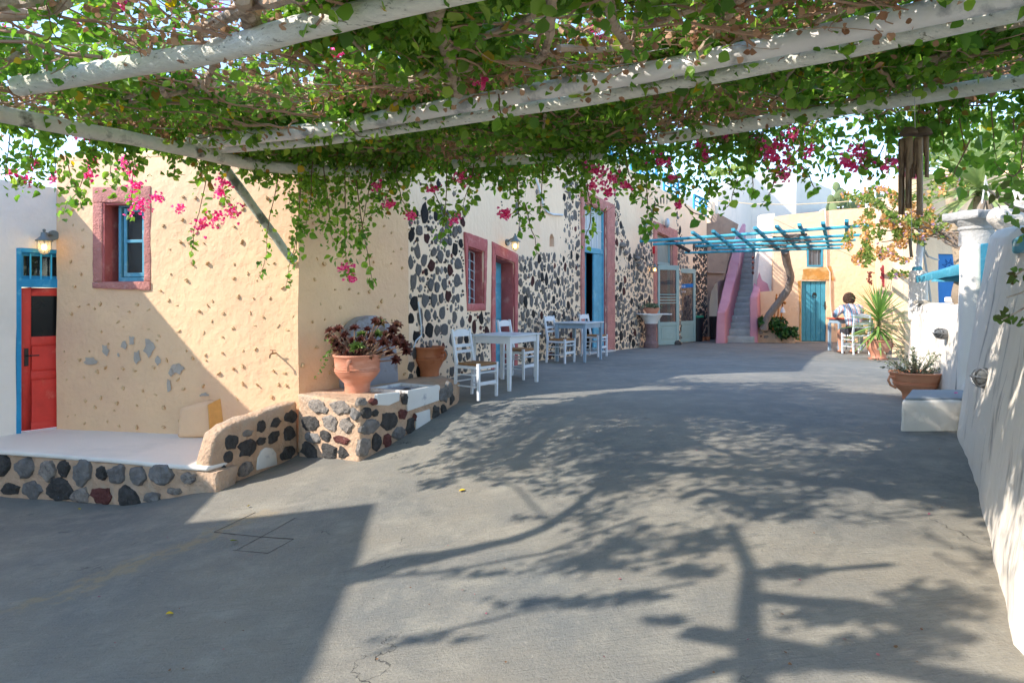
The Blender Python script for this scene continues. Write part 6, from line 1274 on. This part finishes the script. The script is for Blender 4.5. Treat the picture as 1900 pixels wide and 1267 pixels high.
# leaf positions
def clump(x, y, z=0, f=1.6): return noise.noise(Vector((x*f, y*f, z*f)))
P = []; dead = []
XT = []
for (u, v, ru, rv, n, z) in ((960,888,75,9,330,2.85),(1040,905,60,14,300,2.85),(1080,870,60,14,320,2.85),(1000,960,70,7,160,2.85),(1110,950,60,20,380,2.85),(1140,905,70,30,700,2.85),(1180,860,80,30,800,2.8),(1100,1040,110,22,420,2.85),(1160,1000,90,26,500,2.85),(900,1062,150,7,150,3.1),(1060,1116,120,9,220,2.85),(1180,1105,70,9,120,2.85),(800,1185,100,6,90,2.9),(1480,1060,60,14,200,2.8),(1560,1140,110,16,260,2.85),(1500,1230,120,14,240,2.85),(1650,1200,120,30,400,2.85),(1250,1150,40,8,50,2.85),(1280,1060,60,12,160,2.85),(1750,1120,100,40,500,2.85),(1300,1000,70,30,500,2.85),(1190,800,120,10,260,2.8)):
    for _ in range(int(n*.55)):
        p = sh(u+R.gauss(0, .5)*ru, min(1300, v+R.gauss(0, .5)*rv), z+R.gauss(0, .06))
        if p.y < 3.1 or p.x > -.6*p.y or p.z > 2.9+.2*p.y: XT.append(tuple(p))
        elif R.random() < .5: XT.append(tuple(p))
tries = 0; NT = 92000
while len(P) < NT and tries < NT*5:
    tries += 1; x, y = R.uniform(-6.4, 5.4), R.uniform(1.2, 8.0)
    if not in_canopy(x, y): continue
    c_ = clump(x, y)+.5*clump(x, y, 5, 4.5)
    if c_ < (-.22 if y < 6.2 or x > 1.5 else -.5)+R.gauss(0, .08): continue
    if y < 3.2 and x < -1.1: continue
    if y < 2.6 and R.random() < .3: continue
    if x < -1.5 and 3.6 < y < 6.0 and R.random() < .6: continue
    if x < X_left(y)+.8 and R.random() < .4: continue
    zz = ZP+.1+abs(R.gauss(.12, .14)) if R.random() < .95 else ZP+R.uniform(-.06, .1); dz = clump(x, y, 9, .9) > .05
    if dz and R.random() < .5: continue
    dd = dz and R.random() < .62
    if dd: dead.append((x, y, zz-.02))
    else: P.append((x, y, zz))
for _ in range(5200):   # leaves added over the yellow house roof and beside it to shade the terrace
    x = R.uniform(-5.2, .3)
    y = (8.8-.25*(x+5.87)+.25+R.random()*1.1) if x < -1.7 else R.uniform(7.8, 8.75)
    if clump(x, y, 2, 1.8) > -.25: P.append((x, y, (3.1 if x < -1.7 else 2.84)+abs(R.gauss(0, .14))))
def spray(p0, p1, n, sz=.05, w=.05, flow=0):
    p0, p1 = Vector(p0), Vector(p1); L = (p1-p0).length; pts = []; 
    for j in range(8): t = j/7; q = p0.lerp(p1, t)+Vector((0, 0, -.06*math.sin(math.pi*t)))+nv(p0+Vector((t, 0, 0)), 3)*.06*t; pts.append(q)
    out = []
    for k in range(n):
        t = (k+R.random())/n; i = min(6, int(t*7)); q = pts[i].lerp(pts[i+1], t*7-i); ww = w*(1-.45*t); out.append(q+Vector((R.gauss(0, ww), R.gauss(0, ww), R.gauss(0, ww))))
    return pts, out
hang = MB(); HL = []
def add_spray(u0, v0, u1, v1, D, n, w=.05, D1=None):
    pts, out = spray(px(u0, v0, D), px(u1, v1, D1 or D-.05), n, w=w); hang.tube(pts, [.006, .0055, .005, .0045, .004, .0035, .003, .002], 4, caps=False)
    HL.extend(out)
for a in ((385,320,350,475,7.3,34,.05),(410,330,430,400,7.3,30,.06),(250,280,240,400,7.4,40,.07),(170,290,120,395,6.6,40,.07),(60,270,40,345,5.9,50,.09),(120,280,150,370,6.3,60,.1),(20,240,10,320,5.5,60,.12),(90,250,90,330,6.0,70,.12),(200,270,210,340,6.7,50,.1),(560,330,545,480,7.2,70,.08),(520,300,480,520,7.3,46,.05),(555,400,530,530,7.3,24,.04),(600,310,620,450,7.2,110,.1),(640,320,640,500,7.15,120,.1),(660,330,690,530,7.1,44,.05),(690,320,665,450,7.2,90,.09),(580,300,570,430,7.2,90,.1),(740,300,700,400,7.2,70,.08),(730,310,760,395,7.2,70,.08),(790,300,830,420,7.15,70,.07),(830,300,820,455,7.1,44,.05),(880,300,860,380,7.1,60,.08),(930,295,985,400,7.0,50,.06),(960,330,965,430,7.0,30,.04),(975,380,1000,470,7.0,16,.03),(1010,290,1000,400,6.9,40,.06),(1050,290,1080,350,6.8,60,.08),(1080,300,1110,400,6.7,50,.06),(1100,360,1085,450,6.7,24,.05),(1160,290,1190,370,6.6,90,.1),(1200,300,1195,425,6.5,50,.06),(1215,380,1205,440,6.5,14,.03),(1240,290,1270,370,6.5,110,.11),(1290,290,1330,350,6.4,60,.09),(1270,380,1330,395,6.5,14,.04),(1320,330,1300,400,6.4,14,.04),(1345,290,1370,340,6.3,40,.07),(1370,330,1345,385,6.3,14,.04),(1410,250,1440,330,6.2,80,.09),(1440,320,1415,375,6.2,16,.04),(1480,250,1500,320,6.1,70,.09),(1500,320,1520,350,6.1,12,.04),(1540,250,1560,310,6.0,60,.09),(1600,240,1620,300,5.9,60,.09),(1390,280,1400,365,6.3,24,.05),(1650,230,1640,320,5.8,60,.1),
          (1740,200,1760,300,5.4,50,.12),(1780,220,1800,290,5.2,30,.1),(1840,200,1850,300,5.0,40,.12),(1880,220,1890,320,4.8,30,.1),(1640,270,1600,320,5.8,30,.06),(1800,260,1740,330,4.2,18,.05),(1900,310,1845,300,4.2,16,.05),(1900,250,1880,330,4.4,40,.08),(1545,30,1600,80,3.95,16,.045),(925,175,940,225,4.8,18,.04),(640,228,700,250,5.6,20,.05)):
    add_spray(*a)
for k in range(260):   # ragged curtain along the far edge
    x = R.uniform(-4.9, 4.2); y = min(D_far(x), 7.6)+R.uniform(-.35, .1)
    if x < -2.4: y = 7.65+(x+2.5)*1.3+R.uniform(-.3, .1)
    if x < -4.3: y = R.uniform(4.8, 5.6)
    p0 = Vector((x, y, ZP+.1)); L = abs(R.gauss(.0, .18))+.05
    if x > 1.4 and x < 3.3: L *= .8
    pts, out = spray(p0, p0+Vector((R.uniform(-.15, .15), R.uniform(-.05, .1), -L)), int(16+L*60), w=.075); hang.tube(pts, [.004]*8, 3, caps=False); HL.extend(out)
for k in range(48):   # sprays drooping below the roof everywhere
    x, y = R.uniform(-5, 4.5), R.uniform(2.6, 7)
    if not in_canopy(x, y): continue
    p0 = Vector((x, y, ZP+.12)); pts, out = spray(p0, p0+Vector((R.uniform(-.3, .3), R.uniform(-.3, .3), -R.uniform(.08, .24))), R.randint(8, 22), w=.06); hang.tube(pts, [.004]*8, 3, caps=False); HL.extend(out)
hang.build('hanging_shoots', mat('green_shoot', (126, 96, 72), bump=0), bv, kind='stuff')
HL += XT
A = np.array(P+[tuple(q) for q in HL]); n1 = len(P); nA = len(A)
Dr = NR.normal(size=(nA, 3))*np.array([1, 1, .45]); Dr[:, 2] -= .45; Dr[n1:, 2] -= .5
Up = NR.normal(size=(nA, 3))*.75; Up[:, 2] += .6; Up[:, 1] -= .25
szs = np.clip(NR.lognormal(math.log(.060), .33, nA), .025, .105); szs[n1:] *= .9
rn = np.clip(NR.beta(2, 2.2, nA)*.9, 0, .92); rn[NR.rand(nA) < .012] = .97; rn[NR.rand(nA) < .02] = 1.0
# nearest 300 hanging low in view become single leaves, the rest one mass
key = A[:, 1]+(A[:, 2]-ZP)*6; vis = (A[:, 1] > 3.25) & (np.abs(A[:, 0]) < .73*A[:, 1]) & (((A[:, 2]-CZ)*F/A[:, 1]) < 545)
idx = np.where(vis)[0]; idx = idx[np.argsort(key[idx])][:299]; mask = np.ones(nA, bool); mask[idx] = False
am, dm, um, sm, rm = A[mask], Dr[mask], Up[mask], szs[mask], rn[mask]; grp = NR.randint(0, 4, len(am)); LL_ = []
for g, (sx_, cz_, tip) in enumerate(((1, 1, 0), (.8, 2.6, -.12), (1.15, .2, .1), (.9, -1.6, -.25))):
    tv = LEAF_V*np.array([sx_, 1, cz_]); tv[:, 2] += tip*tv[:, 1]**2; s__ = grp == g; LL_.append(leaves(am[s__], dm[s__], um[s__], sm[s__], rm[s__], tv, LEAF_F))
cloud('foliage', cat_arr(LL_), M_leafn, bv, kind='stuff')
lms = []
for k in range(8):
    V, Fc, rr = leaves([(0, 0, 0)], [(0, 1, 0)], [(0, 0, 1)], 1.0, [k/9]); q = bpy.data.meshes.new('leaf'); q.from_pydata(V.tolist(), [], Fc.tolist()); at = q.attributes.new('rnd', 'FLOAT', 'POINT'); at.data.foreach_set('value', rr.astype(np.float32)); q.materials.append(M_leafn); lms.append(q)
for i in idx:
    y = Vector(Dr[i]).normalized(); x = y.cross(Vector(Up[i])).normalized(); z = x.cross(y); s_ = float(szs[i])*1.15
    o = bpy.data.objects.new('leaf', lms[int(rn[i]*7.9) % 8]); COL.objects.link(o); o.parent = bv; o.matrix_parent_inverse = Matrix.Translation(-bv.location)
    o.matrix_basis = Matrix.Translation(Vector(A[i]))@Matrix((x, y, z)).transposed().to_4x4()@Matrix.Scale(s_, 4)
dA = np.array(dead); cloud('dead_leaves', leaves(dA, NR.normal(size=dA.shape), NR.normal(size=dA.shape), NR.uniform(.03, .06, len(dA)), NR.rand(len(dA))), M_dead, bv, kind='stuff')
# flower clusters
FA = []
def flowers(u, v, r, D, n=None):
    n = n or int(10+r*2.0); r *= 1.15; c0 = []
    for k in range(n): a, q = R.uniform(0, 6.28), abs(R.gauss(0, .6)); c0.append(px(u+math.cos(a)*q*r, v+math.sin(a)*q*r*.8, D+R.gauss(0, .06)))
    Pq, Dq, Uq = [], [], []
    for c in c0:
        ax = Vector((R.gauss(0, 1), R.gauss(-.5, 1), R.gauss(-.3, 1))).normalized(); t = ax.cross(Vector((.3, .5, .8))).normalized(); b = ax.cross(t)
        for j in range(3): a = j*2.09+R.uniform(-.2, .2); Pq.append(c); Dq.append((t*math.cos(a)+b*math.sin(a))*.8+ax*.6); Uq.append(ax)
    FA.append(leaves(Pq, Dq, Uq, NR.uniform(.018, .030, len(Pq)), NR.rand(len(Pq)), wid=1.25))
for f_ in ((258,383,22,7.0),(240,318,16,7.2),(250,345,16,7.2),(232,300,14,7.3),(375,418,22,7.0),(400,405,16,7.0),(432,392,18,7.1),(408,355,14,7.2),(415,338,12,7.2),(165,325,14,6.5),(170,300,10,6.5),(45,332,16,5.9),(20,320,10,5.8),(290,365,12,7.2),(335,385,9,7.1),(720,380,12,6.9),(762,400,10,6.9),(845,408,10,6.9),(932,400,12,6.8),(940,395,12,6.8),(855,330,16,7.1),(800,350,12,7.1),(700,345,9,7.1),(890,145,16,4.9),(905,135,10,4.9),(1110,318,18,6.6),(1130,330,18,6.6),(1130,355,14,6.6),(1100,345,12,6.6),(1165,345,10,6.5),(1228,300,14,6.4),(1245,330,8,6.4),(1257,381,6,6.4),(1440,268,24,6.1),(1455,300,26,6.1),(1475,250,20,6.1),(1430,290,20,6.1),(1500,280,18,6.1),(1460,325,12,6.1),(1590,278,22,5.9),(1602,290,18,5.9),(1570,300,14,5.9),(1585,310,10,5.9),(1345,255,10,6.3),(1310,290,10,6.3),(1300,265,12,6.4),(1658,300,10,5.7),(1640,310,8,5.7),(1395,260,10,6.2),(640,495,11,7.0),(652,516,9,7.0),(780,40,20,4.6),(620,100,16,5.0),(770,75,18,5.0),(1100,55,9,4.6),(700,40,18,5),(200,120,10,4.8),(230,10,10,4),(150,250,12,6),(100,330,8,6.2),(60,300,10,6.0),(1690,320,10,5.5)):
    flowers(*f_)
for k in range(70):   # flowers on top, glowing through the gaps
    x, y = R.uniform(-4.5, 4), R.uniform(3.4, 7.4)
    if in_canopy(x, y): p = Vector((x, y, ZP+R.uniform(.25, .45))); u, v = proj(p); flowers(u, v, R.uniform(8, 18), y, R.randint(5, 14))
cloud('flowers', cat_arr(FA), M_fl, bv, kind='stuff')
# ------------------------------------------------------------------ bamboo chime
wc = px(1698, 232, 4.85); bc = T('bamboo_wind_chime', 'brown bamboo wind chime hanging from the pergola beam at the right', 'wind chime', wc)
M_bam = mat('bamboo', (132, 106, 82), var=.2, vs=4, bump=.3, rgb2=(92, 70, 54), s2=6, stretch=(6, 6, .8), rough=.5)
for dx, sc in ((-.045, 1), (.05, 1.05)): MB().lathe([(0, .055*sc), (.03*sc, .05*sc), (.055*sc, .025*sc), (.062*sc, 0), (.055*sc, -.004), (0, .0)], wc+Vector((dx, 0, -.07)), 18).build('coconut_cap', mat('coconut', (104, 84, 66), bump=.6), bc, smooth=True)
MB().tube([wc+Vector((0, .02, .5)), wc+Vector((0, 0, -.03))], .003, 4).build('cord', mat('cord_white', (220, 216, 210)), bc)
for (u, dv0, dv1, dy, r) in ((1674, 258, 398, .02, .025), (1687, 256, 386, -.03, .025), (1704, 256, 400, -.04, .029), (1718, 254, 330, .03, .020), (1696, 262, 330, .06, .014)):
    a, b = px(u, dv0, 4.85+dy), px(u-1, dv1, 4.85+dy); L = a.z-b.z; mb = MB(); vs_ = []; N_ = 14; rows = 14; fs_ = []
    for i in range(rows+1):
        t = i/rows; z = a.z-L*t; open_ = 0 if t < .34 else min(1, (t-.34)*9)*(.62 if t < .9 else .62+(t-.9)*3)
        for k in range(N_+1): an = math.pi*2*(k/N_)*(1-open_*.62)+math.pi*(.1 if u < 1700 else 1.2); vs_.append((a.x+r*math.cos(an), a.y+r*math.sin(an), z))
    for i in range(rows):
        for k in range(N_): fs_.append((i*(N_+1)+k, i*(N_+1)+k+1, (i+1)*(N_+1)+k+1, (i+1)*(N_+1)+k))
    mb.add(vs_, fs_); o = mb.build('bamboo_tube', M_bam, bc, smooth=True); md = o.modifiers.new('s', 'SOLIDIFY'); md.thickness = .005
MB().tube([px(1691, 372, 4.85), px(1692, 455, 4.85)], .002, 4).build('sail_cord', MATS['cord_white'], bc)
MB().hexa([px(1688, 478, 4.84), px(1694, 476, 4.84), px(1694, 476, 4.86), px(1688, 478, 4.86), px(1685, 443, 4.84), px(1691, 442, 4.84), px(1691, 442, 4.86), px(1685, 443, 4.86)]).build('sail', M_bam, bc, bevel=.003)
# leafy twig reaching in from the right, close to the camera
rt = T('vine_sprig', 'leafy reddish vine sprig hanging in front of the courtyard wall at the right edge', 'branch', px(1890, 540, 3.3))
for pts, r in (([(1930, 400, 3.3), (1880, 385, 3.4), (1850, 365, 3.5), (1830, 350, 3.5)], [.012, .01, .008, .005]), ([(1930, 530, 3.2), (1890, 545, 3.3), (1868, 552, 3.3)], .004), ([(1920, 560, 3.2), (1885, 580, 3.3), (1862, 592, 3.3), (1850, 590, 3.3)], .004), ([(1930, 480, 3.2), (1885, 510, 3.3)], .004)):
    MB().tube([px(*q) for q in pts], r, 6).build('stem', M_bark, rt, smooth=True)
P = [px(u+R.uniform(-7, 7), v+R.uniform(-7, 7), 3.3+R.uniform(-.03, .03)) for u, v in ((1885,510),(1892,518),(1880,520),(1895,505),(1868,590),(1880,585),(1872,600),(1890,600),(1856,592),(1862,585),(1895,590),(1850,375),(1862,362),(1875,380),(1885,365),(1895,385),(1868,400),(1880,410),(1892,420),(1840,355),(1896,440),(1888,345),(1870,340),(1855,350),(1885,530)) for _ in range(2)]
Pn = np.array(P); cloud('foliage', leaves(Pn, NR.normal(size=Pn.shape), NR.normal(size=Pn.shape)+np.array([0, -1.5, 0]), NR.uniform(.03, .055, len(Pn)), NR.rand(len(Pn))), mat('sprig_leaf', (88, 112, 52), bump=0, rnd=((0, (92, 60, 44)), (.35, (84, 104, 46)), (1, (112, 140, 66))), trans=.3), rt)
# ------------------------------------------------------------------ litter
for (u, v, s_, rn_, lb) in ((851, 914, .05, .6, 'yellow fallen leaf on the sunlit concrete in front of the fountain'), (322, 1141, .04, .6, 'yellow fallen leaf in the shade at the lower left'), (441, 1007, .055, .2, 'green curled leaf lying beside the concrete hatch'), (462, 942, .03, .5, 'small dry leaf above the concrete hatch'), (147, 947, .03, .5, 'tiny yellow leaf on the lower landing')):
    p = gp(u, v)+Vector((0, 0, .012)); V, Fc, rr = leaves([p], [(R.uniform(-1, 1), R.uniform(-1, 1), .15)], [(R.uniform(-.5, .5), 0, 1)], s_*1.2, [rn_])
    o = cloud('fallen_leaf', (V, Fc, rr), mat('yellow_leaf', (214, 176, 36), bump=0, rnd=((0, (90, 120, 30)), (.35, (120, 140, 30)), (.6, (226, 186, 40)))), None); tag(o, lb, 'leaf', 'fallen leaves on the concrete')
Lp = []
for k in range(70):
    u, v = R.uniform(150, 1780), 780+480*R.random()**.8
    p = gp(u, v)+Vector((0, 0, .008)); Lp.append(leaves([p], [(R.uniform(-1, 1), R.uniform(-1, 1), .1)], [(R.uniform(-.4, .4), R.uniform(-.4, .4), 1)], R.uniform(.008, .022), [R.choice((.0, .2, .6, .8))]))
tag(cloud('leaf_litter', cat_arr(Lp), mat('litter_brown', (120, 84, 60), bump=0, rnd=((0, (110, 76, 52)), (.5, (150, 110, 70)), (.7, (200, 90, 130)), (.9, (60, 50, 42)))), None, kind='stuff'), 'tiny dry leaf scraps and petals scattered over the concrete', 'litter')
p = px(1771, 730, 6.6); p.z = .312; V, Fc, rr = leaves([p, p], [(1, .2, .2), (.1, -1, .2)], [(0, 0, 1), (0, .3, 1)], .04, [.5, .6]); tag(cloud('fallen_bract', (V, Fc, rr), M_fl, None), 'magenta petal lying on the grey top of the masonry block', 'petal')
# ------------------------------------------------------------------ seated person at the far table
tp2 = px(1568, 600, 15.9); tz = 0
t3 = T('cafe_table', 'blue grey table with a red edged top at which the person sits', 'table', (tp2.x, tp2.y, 0))
cx, cy = px(1590, 0, 15.75).x, 15.75
def bx(c, d, nm, m, par, bvl=.004, rz=0): MB().box(c, d, rz).build(nm, m, par, bevel=bvl)
bx((cx-.02, cy+.25, .765), (.86, .62, .03), 'tabletop', mat('red_tabletop', (196, 92, 70)), t3)
bx((cx-.02, cy+.25, .70), (.78, .54, .09), 'apron', M_bpaint, t3)
for sx in (-1, 1):
    for sy in (-1, 1): bx((cx-.02+sx*.38, cy+.25+sy*.25, .33), (.06, .06, .66), 'leg', M_bpaint, t3)
bx((cx-.27, cy-.06, .36), (.03, .02, .6), 'side_panel', M_bpaint, t3)
pcx, pcy = px(1586, 0, 15.2).x, 15.2
copy_tree(ch, label='white chair under the seated person beside the yucca', loc=(pcx+.02, pcy, 0), rz=math.radians(96))
pe = T('person', 'person with curly brown hair in a striped shirt, seated with back to camera', 'person', (pcx, pcy, 0))
def skin(name, verts, edges, rad, m, parent, root=0, sub=2):
    me = bpy.data.meshes.new(name); me.from_pydata([tuple(v) for v in verts], edges, []); o = bpy.data.objects.new(name, me); COL.objects.link(o)
    o.modifiers.new('skin', 'SKIN'); me.skin_vertices[0].data[root].use_root = True
    for i, r in enumerate(rad): me.skin_vertices[0].data[i].radius = r if isinstance(r, tuple) else (r, r)
    s_ = o.modifiers.new('sub', 'SUBSURF'); s_.levels = sub; s_.render_levels = sub
    dg = bpy.context.evaluated_depsgraph_get(); m2 = bpy.data.meshes.new_from_object(o.evaluated_get(dg)); bpy.data.objects.remove(o); m2.name = name
    m2.materials.clear(); m2.polygons.foreach_set('use_smooth', [True]*len(m2.polygons)); return link(name, m2, m, parent)
Q = lambda x, y, z: Vector((pcx+x, pcy+y, z))
M_skn = mat('skin', (198, 140, 112), var=.06, bump=.05, rough=.55); 
M_shirt = bpy.data.materials.new('striped_shirt'); M_shirt.use_nodes = True
n = M_shirt.node_tree.nodes; l = M_shirt.node_tree.links; tc = n.new('ShaderNodeTexCoord'); sx = n.new('ShaderNodeSeparateXYZ'); l.new(tc.outputs['Object'], sx.inputs[0]); mm = n.new('ShaderNodeMath'); mm.operation = 'MULTIPLY'; mm.inputs[1].default_value = 8.5; l.new(sx.outputs[0], mm.inputs[0]); fr = n.new('ShaderNodeMath'); fr.operation = 'FRACT'; l.new(mm.outputs[0], fr.inputs[0])
cr = n.new('ShaderNodeValToRGB'); cr.color_ramp.interpolation = 'CONSTANT'; e = cr.color_ramp.elements; e[0].color = (*lin((120, 150, 176)), 1); e[1].position = .35; e[1].color = (*lin((228, 226, 224)), 1)
for ps, cc in ((.5, (214, 70, 74)), (.58, (232, 214, 208)), (.78, (148, 178, 190)), (.88, (226, 150, 140))): k = e.new(ps); k.color = (*lin(cc), 1)
l.new(fr.outputs[0], cr.inputs[0]); l.new(cr.outputs[0], n['Principled BSDF'].inputs['Base Color']); n['Principled BSDF'].inputs['Roughness'].default_value = .85
# bare body: pelvis, spine, neck, head, legs with feet, arms resting on the table
vb = [Q(0,.02,.52), Q(0,.06,.72), Q(0,.14,.92), Q(0,.2,1.04), Q(0,.26,1.12), Q(0,.30,1.20),
      Q(-.11,.05,.50), Q(-.13,.42,.50), Q(-.12,.40,.10), Q(-.12,.34,.04), Q(-.12,.52,.03), Q(.11,.05,.50), Q(.13,.42,.50), Q(.12,.30,.10), Q(.12,.26,.04), Q(.12,.44,.03),
      Q(-.17,.17,1.0), Q(-.26,.3,.84), Q(-.16,.52,.81), Q(.17,.17,1.0), Q(.27,.32,.85), Q(.14,.52,.81)]
ed = [(0,1),(1,2),(2,3),(3,4),(4,5),(0,6),(6,7),(7,8),(8,9),(9,10),(0,11),(11,12),(12,13),(13,14),(14,15),(3,16),(16,17),(17,18),(3,19),(19,20),(20,21)]
ra = [.12,.11,.12,.10,.05,.085,.09,.07,.045,.04,.032,.09,.07,.045,.04,.032,.055,.04,.028,.055,.04,.028]
body = skin('body', vb, ed, ra, M_skn, pe)
for s_ in (-1, 1):   # hands with five bent fingers on the table
    h0 = Q(s_*.155, .54, .805); mbv = [h0, h0+Vector((-s_*.02, .05, 0)), h0+Vector((-s_*.03, .09, 0))]; e_ = [(0, 1), (1, 2)]; r_h = [.026, .034, .03]
    for k in range(4): a = h0+Vector((-s_*.03+(k-1.5)*.019, .10, .002)); b = a+Vector((0, .035-.004*abs(k-1.5), .006)); c = b+Vector((0, .025, -.014)); i = len(mbv); mbv += [a, b, c]; e_ += [(2, i), (i, i+1), (i+1, i+2)]; r_h += [.009, .008, .007]
    i = len(mbv); mbv += [h0+Vector((-s_*.05, .05, 0)), h0+Vector((-s_*.075, .075, -.004))]; e_ += [(1, i), (i, i+1)]; r_h += [.011, .009]
    skin('hand', mbv, e_, r_h, M_skn, pe, sub=1)
vs2 = [Q(0,.01,.56), Q(0,.04,.72), Q(0,.1,.9), Q(0,.15,1.03), Q(-.2,.18,1.01), Q(-.29,.3,.87), Q(-.22,.42,.83), Q(.2,.18,1.01), Q(.3,.32,.88), Q(.22,.42,.83), Q(0,.2,1.09)]
skin('shirt', vs2, [(0,1),(1,2),(2,3),(3,4),(4,5),(5,6),(3,7),(7,8),(8,9),(3,10)], [(.2,.15),(.195,.14),(.2,.145),(.17,.13),(.095,.095),(.085,.08),(.075,.07),(.095,.095),(.085,.08),(.075,.07),(.075,.07)], M_shirt, pe)
skin('shorts', [Q(0,.02,.5), Q(-.11,.06,.5), Q(-.13,.34,.5), Q(.11,.06,.5), Q(.13,.34,.5)], [(0,1),(1,2),(0,3),(3,4)], [(.17,.1),.11,.09,.11,.09], mat('dark_shorts', (56, 54, 60)), pe)
M_hair = mat('brown_hair', (104, 78, 62), var=.3, vs=30, bump=1.2, bs=60, dist=.03)
mb = MB(); hc = Q(0, .27, 1.23); mb.ball(hc, (.125, .125, .12), 16, 10, .03, 16)
for k in range(130): a, b = R.uniform(0, 6.28), R.uniform(-.9, 1.5); d = Vector((math.cos(a)*math.cos(b), math.sin(a)*math.cos(b)-.15, math.sin(b))); mb.ball(hc+d*.115, R.uniform(.018, .032), 6, 4)
mb.build('hair', M_hair, pe, smooth=True)
for s_ in (-1, 1): MB().box(Q(s_*.12, .40 if s_ < 0 else .32, .015), (.09, .26, .03)).build('sandal', mat('sandal', (90, 60, 50)), pe, bevel=.012)
fm = MB(); fc = Q(0, .385, 1.2); fm.ball(fc+Vector((0, .012, -.005)), (.014, .02, .018), 6, 4); fm.build('nose', M_skn, pe, smooth=True)
for s_ in (-1, 1): MB().ball(Q(s_*.035, .37, 1.22), .011, 6, 4).build('eye', M_black, pe)
MB().ball(Q(0, .372, 1.155), (.024, .008, .007), 6, 4).build('mouth', mat('lips', (160, 84, 78)), pe)
